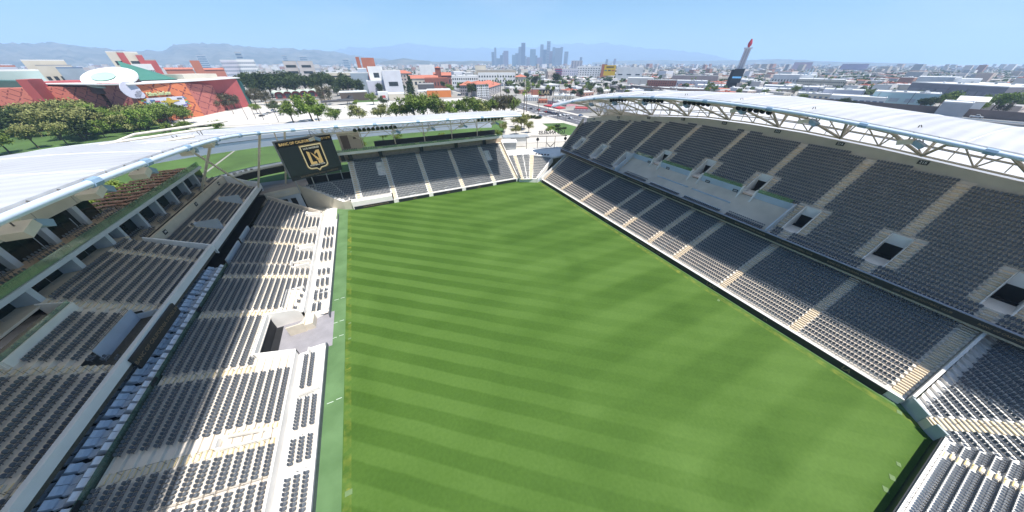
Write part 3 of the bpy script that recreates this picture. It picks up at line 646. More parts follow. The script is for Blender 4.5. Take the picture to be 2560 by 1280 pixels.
# suites level one: floor, seats, glass, columns; beam; level two with balcony
FZ1 = 16.05
m = MB(); m.bx(-53.5, -48.7, 4, 74.4, FZ1 - .3, FZ1); m.bx(-53.5, -47.0, 74.4, 118, 13.9, 14.2); m.build('suite_floor', M_step, WE)
for k in range(6):
    u = 76.2 + 7.0 * k
    rr = [((-47.6 - 1.5 * i, u), (-47.6 - 1.5 * i, u + 5.2), 14.2 + .35 * i) for i in range(3)]; seats(rr, 'left far suites, pair of rows in bay %d' % (k + 1), pitch=.62)
m = MB(); m.bx(-51.4, -51.2, 4, 118, 14.2, 19.0); m.build('suite_glass', M_glassd, WE)
m = Multi()
for u in (14, 22.0, 30.0, 38.0, 46.4, 54.6, 63.0, 71.0): m.new().bx(-51.2, -48.9, u - .45, u + .45, FZ1, 18.55)
for u in (75.4, 82.2, 89.2, 96.2, 103.2, 110): m.new().bx(-51.2, -49.6, u - .35, u + .35, 14.2, 18.55)
m.build('suite_column', M_bluew, WE)
m = Multi()
for u in np.arange(10, 73, 4.1): m.new().tube([(-50.4, u, FZ1), (-50.4, u, 18.2)], .03, 4)
m.build('glass_post', M_grey, WE)
m = MB(); m.bx(-49.3, -48.3, 4, 113, 18.55, 19.2); m.bx(-54, -49.3, 4, 113, 18.7, 19.05); m.build('balcony_beam', M_bluew, WE)
m = MB(); m.bx(-53.6, -49.31, 4, 113, 19.06, 19.12); m.build('balcony_floor', mat('tan_balcony', (.48, .38, .29), .8, .1, .6), WE)
m = MB(); m.bx(-48.62, -48.56, 4, 113, 19.2, 20.45); m.build('glass_rail', M_glass, WE)
m = MB()
for u in np.arange(5, 113, 1.55): m.bx(-48.7, -48.64, u, u + .05, 19.2, 20.45)
m.build('rail_post', M_grey, WE)
m = MB(); m.bx(-49.25, -48.7, 4, 113, 19.21, 19.26); m.build('planted_gutter', mat('pale_green_curb', (.40, .44, .30), .7, .12, 1), WE)
for k in range(12):
    u = 8.5 + 7.4 * k
    if u > 78: break
    rr = [((-49.4 - 1.25 * i, u), (-49.4 - 1.25 * i, u + 6.0), 19.12 + .35 * i) for i in range(3)]; seats(rr, 'left balcony suites, bay %d' % (k + 1), pitch=.66)
m = MB(); m.bx(-53.6, -53.4, 4, 80.5, 19.1, 22.6); m.build('balcony_glass', M_glassd, WE)
m = Multi()
for u in np.arange(9.2, 80, 7.4): m.new().bx(-53.4, -52.6, u - .5, u + .5, 19.1, 22.6); m.new().bx(-52.58, -52.5, u - 2.6, u - 2.55, 19.1, 21.5)
m.build('balcony_column', M_bluew, WE)
m = MB(); m.bx(-53.7, -53.0, 4, 81, 22.6, 29.0); m.build('press_wall', M_concg, WE)
m = MB()
for u in np.arange(12, 80, 8.2): m.bx(-52.99, -52.97, u, u + .06, 22.7, 29)
m.build('panel_joint', M_rail, WE)
ter.build('terrace', M_conc, WE); stp.build('aisle_steps', M_step, WE); nos.build('nosing_or_shade_strip', M_nose, WE); wal.build('parapet', M_concw, WE); drk.build('doorway', M_dark, WE); rail.build('handrail', M_rail, WE)
m = MB(); m.prism([(-22.3, 104.2, 0), (-37.4, 113.4, 0), (-37.4, 113.4, 7.4), (-22.3, 104.2, 2.4)], (0, .35, 0)); m.build('end_parapet', M_conc, WE)
# hanging ribbon board
rb_ = thing('ribbon_board', (-38.2, 48, 9.5), 'long black board reading BANC OF CALIFORNIA STADIUM on the left upper deck edge', 'sign')
m = MB(); m.bx(-38.34, -38.05, 42.6, 54.6, 8.6, 10.7); m.build('panel', M_black, rb_)
text('BANC OF CALIFORNIA STADIUM', (-38.03, 48.6, 9.7), (0, 1, 0), (0, 0, 1), .82, M_dimg, rb_, bold=.01)

# lounge sofas: white seats with raised backs, black between
def sofa_part(n, w=1.0):
    m = MB()
    for k in range(n):
        y0, y1 = k * w + .05, (k + 1) * w - .05
        prof = [(-1.0, .42), (-.35, .36), (.05, .80), (.35, .98), (.62, .70), (1.0, .52), (1.0, .1), (-1.0, .1)]
        m.prism([(x, y0, z) for x, z in prof], (0, y1 - y0, 0))
    return m
M_sofa = mat('white_sofa', (.84, .86, .90), .55, .05, 1.5)
def make_sofa():
    o = thing('lounge_sofa', (0, 0, 0), 'x', 'sofa', 'white sofas on the black lounge terrace')
    s1 = sofa_part(1).build('seat_cushion', M_sofa, o); s1.location = (0, -2.2, 0)
    s2 = sofa_part(2).build('seat_cushion', M_sofa, o); s2.location = (0, -.95, 0)
    s3 = sofa_part(1).build('seat_cushion', M_sofa, o); s3.location = (0, 1.3, 0)
    m = MB(); m.bx(-.9, .8, -2.2, 2.3, 0.0, .1); m.build('plinth', M_dark, o); return o
ORD = ['nearest', 'second', 'third', 'fourth', 'fifth', 'sixth', 'seventh', 'eighth', 'ninth', 'tenth', 'eleventh', 'twelfth']
sofa0 = make_sofa(); first = True
for k in range(12):
    for j, x in enumerate((-38.5, -40.65)):
        lab = 'white sofa unit, %s along the %s row of the lounge terrace' % (ORD[k], ('glass-side', 'deck-side')[j])
        if first: sofa0.location = (x, 14.0 + 5.05 * k, 6.2); sofa0['label'] = lab; first = False
        else: copy_tree(sofa0, (x, 14.0 + 5.05 * k + (.25 if j else 0), 6.2), label=lab)
for k, y in enumerate((26.0, 41.0, 56.5)):
    sign('', (-37.14, y, 6.95), (0, 1, 0), 'small black plate on the lounge glass, %s from the near end' % ORD[k].replace('nearest', 'first'), 1.3, .5, sz=.2, cat='plate', group='small black plates on the lounge glass')

# ---- north end: steep single bank, bar balcony, corner bank
NO = thing('grandstand', (22, 116, 0), 'far end grandstand, one steep bank of seats below a bar balcony beside the video board', 'grandstand')
ter, stp, nos, wal, drk, rail = MB(), Multi(), Multi(), Multi(), Multi(), Multi()
nd, nr_, nn = .80, .52, 22
def nz_(u0, u1, i0=0, i1=22): return axr('y', 1, 106.9, 1.45, nd, nr_, i1, u0, u1, i0)
terr(ter, nz_(-11.3, 1.5, 3, 22)); terr(ter, nz_(1.5, 55.0))
for u0, u1, i0, nm in ((-9.3, 1.2, 3, 'first block'), (2.8, 14.8, 0, 'second block'), (16.2, 28.6, 0, 'third block'), (30.0, 42.6, 0, 'fourth block'), (44.2, 53.4, 0, 'end block')):
    for i in range(i0, nn):
        a, b = u0, u1
        if nm == 'first block' and 12 <= i <= 18: b = -1.6
        if nm == 'end block' and 12 <= i <= 17: a = 46.9
        seats(nz_(a, b, i, i + 1), 'far end bank, ' + nm)
for c, i0 in ((-10.3, 3), (2.0, 0), (15.5, 0), (29.3, 0), (43.4, 0), (54.3, 0)): steps(stp, nos, nz_(c - .6, c + .6, i0, 22), False)
for c, j0, j1 in ((-.2, 12, 17), (45.6, 12, 16)): vom(wal, drk, 'y', 1, 106.9, 1.45, nd, nr_, j0, j1, c - 1.1, c + 1.1, up=.9)
for u in np.arange(3, 54, 1.9): rail.tube([(u, 106.9 + 4 * nd, 1.45 + 4 * nr_ + .9), (u, 106.9 + 21 * nd, 1.45 + 21 * nr_ + .9)], .018, 4)
for i in range(0, 22):
    for u0, u1 in ((2.8, 14.8), (16.2, 28.6), (30, 42.6), (44.2, 53.4)): rail.tube([(u0, 107.0 + i * nd, 1.5 + nr_ * i + .92), (u1, 107.0 + i * nd, 1.5 + nr_ * i + .92)], .016, 4)
m = MB(); m.bx(1.2, 55.2, 106.5, 106.9, 0, 1.45); m.bx(-13, 1.0, 106.9, 109.3, 0, 2.9); m.build('front_wall', M_concw, NO)
m = MB(); m.bx(-12.6, 1.0, 106.35, 106.6, .02, 1.15)
for u0, u1 in ((3.0, 14.6), (16.4, 28.4), (30.2, 42.5), (44.3, 54)): m.bx(u0, u1, 106.2, 106.45, .02, 1.2)
bd = m.build('advertising_board', M_black, NO)
text('LOS ANGELES FOOTBALL CLUB', (-5.2, 106.33, .6), (1, 0, 0), (0, 0, 1), .62, M_dimg, bd, bold=.01)
for x in (9, 22.5, 36): text('LAFC', (x, 106.18, .6), (1, 0, 0), (0, 0, 1), .62, M_dimg, bd, bold=.01)
m = MB()
for x in (8.6, 22.3, 36.3): m.bx(x - 1, x + 1, 106.9, 107.9, 1.45, 1.6); m.tube([(x - 1, 107, 1.5), (x - 1, 107, 2.6), (x + 1, 107, 2.6), (x + 1, 107, 1.5)], .04, 4)
m.build('capo_stand', M_paint, NO)
# left wing bank of the far end
nw = [((-15.6 - 1.12 * i, 108.9 + .77 * i), (-11.3, 109.3 + .80 * i), 2.75 + .45 * i) for i in range(12)]
nw2 = []
for p0, p1, z in nw:
    mid = ((p0[0] * .45 + p1[0] * .55), max(p0[1], p1[1]) + .45); nw2.append((p0, mid, p1, z))
for a, b in ((0, 1), (1, 2)):
    rr = [(k[a], k[b], k[3]) for k in nw2]; terr(ter, rr); seats(rr, 'far end bank, curved wing', e0=.9 if a == 0 else 0)
m = MB(); m.prism([(-11.2, 107.0, 0), (-15.8, 108.4, 0), (-15.8, 108.4, 3.1), (-11.2, 107.0, 2.9)], (0, .3, 0)); m.prism([(-15.8, 108.4, 0), (-28.6, 117.4, 0), (-28.6, 117.4, 8.6), (-15.8, 108.4, 3.1)], (-.2, .3, 0)); m.build('wing_wall', M_concg, NO)
# back of the bank: concourse, counter, balcony
m = MB(); m.bx(-14, 56, 126.3, 126.6, 12.6, 16); m.build('concourse_wall', mat('tan_block_wall', (.50, .40, .31), .85, .14, 1.2), NO)
m = MB(); m.bx(-14, 56, 124.5, 126.3, 12.5, 12.85); m.build('concourse_floor', M_step, NO)
m = Multi()
for u in (-12.5, -9.8, 1.2, 17.6, 33, 46.5): m.new().bx(u - .7, u + .7, 124.6, 125.3, 12.85, 15.9)
m.build('balcony_column', M_black, NO)
m = MB(); m.bx(-14, 53.6, 120.9, 121.3, 15.95, 16.9); m.bx(-14, 53.6, 121.3, 127.5, 15.95, 16.3); m.build('balcony_beam', M_concw, NO)
m = MB(); m.bx(-14, 53.6, 121.3, 127.6, 16.32, 16.36); m.build('balcony_floor', M_step, NO)
m = MB(); m.bx(-14, 53.4, 120.98, 121.03, 16.9, 17.7); m.build('glass_rail', M_glass, NO)
m = MB(); m.bx(0, 53, 127.4, 127.7, 16.3, 18.4); m.build('balcony_back', M_black, NO)
for k in range(9):
    u = -12 + 7.2 * k; rr = [((u, 121.6 + .9 * i), (u + 5.8, 121.6 + .9 * i), 16.36 + .3 * i) for i in range(3)]; seats(rr, 'far end balcony, bay %d' % (k + 1), pitch=.6)
    m_ = stp; m_.bx(u + 5.95, u + 7.05, 121.6, 123.6, 16.36, 16.9)
m = MB(); m.bx(-12.0, -4.5, 127.0, 130, 16.3, 22.4); cb = m.build('control_room', mat('tan_panel', (.55, .47, .38), .8, .06, .6), NO)
m = MB(); m.bx(-11.2, -8.6, 126.9, 127.0, 16.8, 21.8); m.bx(-6.9, -5.9, 126.9, 127.0, 20.0, 20.8); m.build('control_room_door', mat('brown_door', (.16, .12, .10), .7, .15, 1), NO)
# north-east corner bank
def lerp(a, b, t): return (a[0] + (b[0] - a[0]) * t, a[1] + (b[1] - a[1]) * t)
def bil(P0, P1, Q0, Q1, z0, z1, n): return [(lerp(P0, Q0, i / n), lerp(P1, Q1, i / n), z0 + (z1 - z0) * i / n) for i in range(n + 1)]
na = bil((54.9, 105.6), (55.4, 103.9), (55.2, 120.5), (59.6, 120.6), 1.6, 7.4, 15); nb1 = bil((56.4, 103.6), (57.9, 103.0), (60.9, 120.2), (64.2, 119.5), 1.6, 7.4, 15); nb2 = bil((57.9, 103.0), (58.8, 102.6), (64.2, 119.5), (67.6, 118.2), 1.6, 7.4, 15); nc = bil((60.0, 102.2), (61.8, 101.6), (68.6, 116.4), (75.0, 110.6), 1.6, 6.6, 13)
for rr, nm in ((na, 'left wedge'), (nb1, 'middle wedge'), (nb2, 'middle wedge right half'), (nc, 'right wedge')): terr(ter, rr); seats(rr, 'north-east corner bank, ' + nm, e0=.05, e1=.05)
ais1 = bil((55.4, 103.9), (56.4, 103.6), (59.6, 120.6), (60.9, 120.2), 1.6, 7.4, 15); ais2 = bil((58.8, 102.6), (60.0, 102.2), (67.6, 118.2), (69.4, 117.6), 1.6, 7.4, 15)
for rr in (ais1, ais2): terr(ter, rr); steps(stp, nos, rr, False)
m = MB(); wallseg(m, (54.9, 105.4), (62.0, 101.2), 0, 1.62, .3); m.prism([(61.9, 101.2, 0), (75.4, 110.2, 5), (75.4, 110.2, 7.6), (61.9, 101.2, 2.3)], (.3, -.2, 0)); m.build('corner_wall', M_concw, NO)
m = MB(); m.prism([(58, 121, 6.6), (68.5, 118, 6.6), (76.5, 110.3, 6.6), (86, 111.5, 6.6), (96, 118, 6.6), (88, 127, 6.6), (66, 131, 6.6), (58, 131, 6.6)], (0, 0, .7)); m.build('corner_plaza', M_concw, NO)
m = Multi()
for k in range(5): m.new().bx(70.4 + 1.1 * k, 71.3 + 1.1 * k, 117.6 - 1.0 * k, 118.2 - 1.0 * k, 7.3, 7.8)
m.build('press_desk', M_black, NO)
m = MB(); m.prism([(62.4, 101.2, 0), (75.6, 110.0, 0), (75.6, 110.0, 2.8), (70, 106, 2.6), (62.4, 101.2, 1.2)], (.1, -.1, 0)); m.build('ramp_wall', M_bluew, NO)
ter.build('terrace', M_concw, NO); stp.build('aisle_steps', M_stept, NO); nos.build('nosing_or_shade_strip', M_stepd, NO); wal.build('vomitory_wall', M_concw, NO); drk.build('doorway', M_dark, NO); rail.build('handrail', M_grey, NO)
m = MB(); m.bx(54.8, 55.1, 107, 125.5, 1, 1.6); m.prism([(54.85, 106.9, 1), (54.85, 124.8, 12), (54.85, 124.8, 14.2), (54.85, 106.9, 2.4)], (.25, 0, 0)); m.build('end_parapet', M_concw, NO)

# ---- roofs
def roof_mat():
    m = bpy.data.materials.new('white_roof_film'); m.use_nodes = True; n = m.node_tree; b = n.nodes['Principled BSDF']; l = n.links.new
    b.inputs['Roughness'].default_value = 0.45; b.inputs['Specular IOR Level'].default_value = 0.3
    g = n.nodes.new('ShaderNodeNewGeometry'); t = n.nodes.new('ShaderNodeTexNoise'); t.inputs['Scale'].default_value = 0.09; t.inputs['Detail'].default_value = 5; l(g.outputs['Position'], t.inputs[0])
    wv = n.nodes.new('ShaderNodeTexWave'); wv.bands_direction = 'Y'; wv.inputs['Scale'].default_value = 0.16; wv.inputs['Distortion'].default_value = 0.15; l(g.outputs['Position'], wv.inputs[0])
    ad = n.nodes.new('ShaderNodeMath'); ad.operation = 'MULTIPLY_ADD'; l(wv.outputs['Fac'], ad.inputs[0]); ad.inputs[1].default_value = 0.30; l(t.outputs[0], ad.inputs[2])
    r = n.nodes.new('ShaderNodeValToRGB'); e = r.color_ramp.elements; e[0].position = 0.35; e[1].position = 0.85; e[0].color = (0.52, 0.53, 0.57, 1); e[1].color = (0.70, 0.705, 0.72, 1); l(ad.outputs[0], r.inputs[0]); l(r.outputs[0], b.inputs['Base Color'])
    tr = n.nodes.new('ShaderNodeBsdfTranslucent'); tr.inputs[0].default_value = (0.95, 0.93, 0.90, 1); mxs = n.nodes.new('ShaderNodeMixShader'); mxs.inputs[0].default_value = 0.40
    o = n.nodes['Material Output']; l(b.outputs[0], mxs.inputs[1]); l(tr.outputs[0], mxs.inputs[2]); l(mxs.outputs[0], o.inputs[0]); return m
M_roof = roof_mat()
M_clad = mat('white_cladding', (.80, .81, .85), .6, .03, .2)
def _tl(m, f):
    n = m.node_tree; t = n.nodes.new('ShaderNodeBsdfTranslucent'); t.inputs[0].default_value = (.92, .92, .95, 1); x = n.nodes.new('ShaderNodeMixShader'); x.inputs[0].default_value = f; o = n.nodes['Material Output']; n.links.new(n.nodes['Principled BSDF'].outputs[0], x.inputs[1]); n.links.new(t.outputs[0], x.inputs[2]); n.links.new(x.outputs[0], o.inputs[0])
_tl(M_clad, .6)
def resample(E, B, step):
    e2, b2 = [], []
    for k in range(len(E) - 1):
        n = max(1, int((Vector(E[k + 1]) - Vector(E[k])).length / step))
        for i in range(n): e2.append(Vector(E[k]).lerp(Vector(E[k + 1]), i / n)); b2.append(Vector(B[k]).lerp(Vector(B[k + 1]), i / n))
    e2.append(Vector(E[-1])); b2.append(Vector(B[-1])); return e2, b2
def smooth(P, it=3):
    P = [Vector(p) for p in P]
    for _ in range(it): P = [P[0]] + [(P[i - 1] + P[i] * 2 + P[i + 1]) / 4 for i in range(1, len(P) - 1)] + [P[-1]]
    return P
def roof(parent, E, B, bulge, nodes, collars, name='roof', nseg=9):
    e2, b2 = resample(E, B, 2.5); e2, b2 = smooth(e2, 4), smooth(b2, 4)
    rows = []
    for a, b in zip(e2, b2):
        row = []
        for j in range(nseg + 1):
            t = j / nseg; p = a.lerp(b, t); p = p + Vector((0, 0, bulge * 4 * t * (1 - t))); row.append(tuple(p + Vector((0, 0, .35))))
        rows.append(row)
    mb = MB(); mb.grid(rows); mb.grid([[(x, y, z - .25) for x, y, z in row][::-1] for row in rows])
    mb.grid([[r_[0] for r_ in rows], [(r_[0][0], r_[0][1], r_[0][2] - .25) for r_ in rows]]); mb.grid([[r_[-1] for r_ in rows], [(r_[-1][0], r_[-1][1], r_[-1][2] - .9) for r_ in rows]])
    ro = mb.build(name, M_roof, parent, smooth=False)
    # seams: slim ridges across the roof
    ms = MB()
    for k in range(0, len(rows), 4): ms.tube([(x, y, z + .01) for x, y, z in rows[k]], .06, 4)
    ms.build('roof_seam', M_paint, ro)
    off = lambda a, b: (a - b).normalized()
    ed = [tuple(a + off(a, b) * .6 + Vector((0, 0, -.1))) for a, b in zip(e2, b2)]
    mt = MB(); mt.tube(ed, .32, 8); mt.build('edge_tube', M_tube, ro, smooth=True)
    mg = MB()
    for k in range(0, len(ed), 1): mg.tube([ed[k], tuple(e2[k] + Vector((0, 0, .2)))], .08, 4)
    mg.tube([tuple(a + Vector((0, 0, -.1)) + off(a, b) * .25) for a, b in zip(e2, b2)], .14, 4); mg.build('edge_bracket', M_rail, ro)
    mc = Multi()
    for k in collars:
        i = min(range(len(e2)), key=lambda q: (e2[q] - Vector(k)).length); i = min(max(i, 1), len(ed) - 2); dv = (Vector(ed[i + 1]) - Vector(ed[i - 1])).normalized() * .55
        mc.new().tube([tuple(Vector(ed[i]) - dv), tuple(Vector(ed[i]) + dv)], .43, 8)
    mc.build('tube_collar', M_blue, ro)
    return ro, e2, b2, rows
ER = [(77.5, 117, 27.9), (78.3, 111, 29.3), (78.3, 102.4, 31.5), (78.3, 87, 33.8), (78.3, 72, 35.4), (78.3, 56.3, 36.2), (78.3, 42.8, 36.4), (78.3, 28, 36.0), (78.3, 13.2, 34.8), (78.3, 3, 33.7), (78.3, -10, 32.3), (78.0, -22, 31), (73, -31, 30.3), (60, -34, 30), (40, -35, 30), (10, -35, 30), (-10, -35, 30)]
BR = [(80, 118.5, 27.9), (97, 117, 30.3), (108, 111, 31.8), (114.5, 96, 33.4), (115.5, 76, 34.7), (115.5, 57, 35.4), (115.5, 42, 35.5), (115.5, 26, 34.8), (115.5, 12, 33.7), (115.5, 2, 33.0), (115.5, -12, 32), (113, -36, 30.5), (98, -60, 29.5), (75, -66, 29), (45, -66, 29), (10, -66, 29), (-10, -66, 29)]
NODR = [(78.3, y, 34) for y in (103, 90.5, 77, 63.5, 49, 35, 20.7, 6.6, -7)]
roR, eR, bR, rowsR = roof(EA, ER, BR, 0.8, None, NODR)
def roof_z(x, y):                                          # height of the right roof's underside
    best = min(range(len(eR)), key=lambda q: abs(eR[q].y - y) + (0 if eR[q].x > 70 else 99)); a, b = eR[best], bR[best]
    t = (x - a.x) / (b.x - a.x + 1e-6); return a.z + (b.z - a.z) * t + .8 * 4 * t * (1 - t) + .05
tr = MB(); tr2 = MB()
wallp = lambda y: (top_at(y) + .9, y, UZ0 + UR * (top_at(y) - UA0) / UD + 2.2)
ys = [108.5] + [90.4 + 6.9 * k for k in (2, 1, 0, -1, -2, -3, -4, -5, -6, -7, -8, -9, -10, -11, -12, -13, -14, -15, -16)]
for k, y in enumerate(ys):
    w = wallp(y)
    if k % 2 == 0:
        for y2 in (y - 6.9, y + 6.9):                     # main diagonals out to the edge tube
            if y2 > 112: continue
            ez = roof_z(78.6, y2); mid = (w[0] * .45 + 78.9 * .55, (y + y2) / 2 , (w[2] * .45 + ez * .55) + .9)
            tr.tube([w, mid, (78.0, y2, ez - .3)], .27, 6)
        tr.tube([w, (w[0] + 3.5, y, roof_z(w[0] + 3.5, y))], .26, 6)
    tr2.tube([w, (w[0] + .6, y, roof_z(w[0] + .6, y))], .17, 5)
    for xx in (84.5, 90, 97):
        tr2.tube([(xx, y, roof_z(xx, y) - .1), (xx + 4, y - 3.4, roof_z(xx + 4, y - 3.4) - 1.8), (xx + .5, y - 6.9, roof_z(xx, y - 6.9) - .1)], .13, 4)
        tr2.tube([(xx - 3, y, roof_z(xx - 3, y) - .15), (xx + 4, y - 3.4, roof_z(xx + 4, y - 3.4) - 1.8)], .11, 4)
    tr2.tube([w, (w[0] - 7, y - 3.4, roof_z(w[0] - 7, y - 3.4) - 1.9)], .15, 5); tr2.tube([w, (w[0] - 7, y + 3.4, roof_z(w[0] - 7, y + 3.4) - 1.9)], .13, 5); tr2.tube([(w[0] - 7, y - 3.4, roof_z(w[0] - 7, y - 3.4) - 1.9), (79.2, y, roof_z(79.2, y) - .3)], .12, 5); tr2.tube([(w[0], y - 3.4, w[2]), (w[0] + .8, y - 3.4, roof_z(w[0] + .8, y - 3.4))], .10, 5)
for zz, rr in ((.0, .20), (1.9, .12)): tr.tube([(wallp(y)[0] + .2, y, wallp(y)[2] + zz) for y in np.arange(114, -24, -3.0)], rr, 5)
for xx in (82, 88.5, 94, 101): tr2.tube([(xx, y, roof_z(xx, y) - (.3 if xx != 88.5 else 1.9)) for y in np.arange(108, -24, -3.0)], .11, 5)
tr.build('main_truss', M_steel, roR); tr2.build('secondary_truss', M_steel, roR)
m = MB()                                                   # back cladding below the roof edge
P = [(bR[i], wallp(max(-40, min(114, bR[i].y)))) for i in range(len(bR)) if bR[i].x > 96 and bR[i].y > -40]
m.grid([[(b.x + .2, b.y, b.z - .3) for b, w in P], [(b.x + 5, b.y, b.z - 4.0) for b, w in P], [(b.x + 9.5, b.y, b.z - 9.5) for b, w in P], [(b.x + 12, b.y, 11) for b, w in P]])
m.build('back_cladding', M_clad, EA)
m = MB()
for dz, dx in ((2.0, 2.4), (4.0, 4.8), (6.8, 7.0)): m.tube([(b.x + dx - .3, b.y, b.z - dz) for b, w in P], .16, 4)
m.build('cladding_rail', M_grey, EA)

EL = [(-24.9, -60, 33.0), (-24.9, -10, 35), (-24.9, 20, 35.4), (-24.9, 33, 35.35), (-25.0, 45, 34.8), (-25.2, 55, 34.2), (-25.6, 64, 33.5), (-26.2, 76, 32.2), (-26.2, 88, 30.6), (-22.5, 97.5, 29.3), (-14.5, 102, 28.7), (-4, 103.2, 28.4), (10, 103.1, 28.2), (30, 102.7, 28.1), (45, 101.7, 28.0), (53.0, 100.9, 27.9)]
BL = [(-66, -60, 29.2), (-66, -10, 30.6), (-66, 25, 31.2), (-66, 45, 31.0), (-66, 62, 30.6), (-66, 78, 30.0), (-66, 92, 28.8), (-62, 108, 27.2), (-52, 121, 26.2), (-38, 129, 25.7), (-26, 131.5, 25.5), (-10, 132, 25.4), (8, 132, 25.4), (30, 131, 25.4), (46, 129, 25.5), (55.5, 123, 26)]
roL, eL, bL, rowsL = roof(WE, EL, BL, 0.9, None, [(-25, 38.5, 35), (-25, 48.5, 34.5), (-25.5, 59, 34), (-26, 70.5, 33), (-26.2, 81, 31.5), (-26, 90, 30), (-20, 99, 29), (-10, 102.6, 28.5), (2, 103, 28), (14, 103, 28), (26, 103, 28), (38, 102, 28)])
m = MB(); P = []
for i in range(1, len(bL) - 1):
    if bL[i].y < 84 and bL[i].x < 0: continue
    o_ = (bL[i] - eL[i]); o_.z = 0; o_.normalize(); P.append((bL[i], o_))
m.grid([[tuple(b + Vector((0, 0, -.2))) for b, o_ in P], [tuple(b + o_ * 3.5 + Vector((0, 0, -2.6))) for b, o_ in P], [tuple(b + o_ * 6 + Vector((0, 0, -7.0))) for b, o_ in P]]); m.build('back_cladding', M_clad, roL)
m = MB()
for f, dz in ((2, 1.7), (4.3, 4.0)): m.tube([tuple(b + o_ * f + Vector((0, 0, -dz))) for b, o_ in P], .12, 4)
m.build('cladding_rail', M_grey, roL)
tr = MB(); tr2 = MB()
for x in (-16, -4, 8, 20, 32, 44):                         # far end: posts and lattice behind the balcony
    tr.tube([(x, 127, 16.3), (x, 126, 25.2), (x + 1, 104, 27.9)], .2, 6); tr.tube([(x, 126.5, 19.5), (x + 6, 113, 26.6)], .12, 5); tr.tube([(x + 12, 126.5, 19.5), (x + 6, 113, 26.6), (x + 6, 104, 27.8)], .12, 5)
    for q in range(4):
        tr2.tube([(x + 3 * q, 105, 27.7), (x + 3 * q + 1.5, 107.5, 25.9), (x + 3 * q + 3, 105, 27.7)], .07, 4)
        tr2.tube([(x + 3 * q, 120, 25.6), (x + 3 * q + 1.5, 118, 23.9), (x + 3 * q + 3, 120, 25.6)], .08, 4)
tr2.tube([(-18, 107.5, 25.9), (54, 107.5, 25.8)], .1, 5); tr2.tube([(-18, 118, 23.9), (54, 118, 23.9)], .13, 5); tr2.tube([(-18, 124, 22.2), (54, 124, 22.2)], .1, 5)
for a, b in (((-40, 116, 8), (-27, 100, 28.8)), ((-40, 116, 8), (-32, 118, 26)), ((-33, 122, 8), (-24, 112, 27)), ((-40, 116, 8), (-44, 100, 28)), ((-48, 104, 14), (-34, 92, 30))): tr.tube([a, b], .28, 6)
for a in np.arange(10, 78, 8.2): tr.tube([(-53, a, 28.8), (-40, a + 4, 33.2), (-27, a + 8, roof_z(78, 20) * 0 + 34.0)], .2, 5)
tr.build('main_truss', M_steel, roL); tr2.build('secondary_truss', M_steel, roL)
# rooftop sign: huge flat white letter frames lying on the left roof
m = MB()
def onroof(x, y): 
    i = min(range(len(rowsL)), key=lambda q: abs(rowsL[q][0][1] - y)); r0 = rowsL[i]; j = min(range(len(r0)), key=lambda q: abs(r0[q][0] - x)); return r0[j][2]
for a, b, w in (((-40, 52), (-58, 66), 1.7), ((-45, 44), (-64, 60), 1.7), ((-52, 44), (-52, 62), 1.4), ((-58, 50), (-63, 72), 1.8), ((-41, 50), (-46, 43), 1.6), ((-60, 66), (-49, 64), 1.5), ((-64, 52), (-56, 42), 1.5)):
    a, b = Vector((*a, 0)), Vector((*b, 0)); dd = (b - a).normalized(); mid = (a + b) / 2; zc = onroof(mid.x, mid.y) + 1.3
    m.obox((mid.x, mid.y, zc), dd * (b - a).length / 2, Vector((-dd.y, dd.x, 0)) * w, (0, 0, .22))
    m.tube([(a.x, a.y, zc - 2), (a.x, a.y, zc)], .15, 4); m.tube([(b.x, b.y, zc - 2), (b.x, b.y, zc)], .15, 4)
m.build('rooftop_letter_frame', mat('cream_panel', (.72, .66, .55), .7, .06, .5), roL)
m = MB()
for k in range(16):
    y = 30 + 4.6 * k; x = -52 - 4 * (k % 2); m.bx(x, x + .5, y, y + .3, onroof(x, y) + .1, onroof(x, y) + .5)
m.build('roof_anchor', M_grey, roL)
# floodlights: rows of round black lamps, one object each with its visor
lamp = MB(); lamp.lathe((0, 0, 0), [(.05, -.5), (.55, -.25), (.62, .15), (.5, .2)], 8); lens = MB(); lens.lathe((0, 0, 0), [(.02, .205), (.46, .21), (.02, .215)], 8)
fl0 = thing('floodlight', (0, 0, 0), 'x', 'floodlight', 'round black floodlights under the roof edges'); lamp.build('housing', M_dark, fl0); lens.build('lens', M_glassd, fl0)
FLS = [(-4.5 + 1.35 * k, 105.2, 26.6, 'far end, left cluster') for k in range(10)] + [(37 + 1.35 * k, 104, 26.9, 'far end, right cluster') for k in range(8)]
for yb in (84, 69.5, 55.5, 41.5): FLS += [(80.6, yb - 1.3 * k, roof_z(80.6, yb - 1.3 * k) - 1.2, 'right roof') for k in range(6)]
for k, (x, y, z, nm) in enumerate(FLS):
    lb = 'round black floodlight under the roof edge, %s' % nm
    if k == 0: o = fl0; o.location = (x, y, z); o['label'] = lb
    else: o = copy_tree(fl0, (x, y, z), label=lb)
    o.rotation_euler = (math.pi / 2 + .7, 0, 0 if 'far' in nm else -math.pi / 2); 
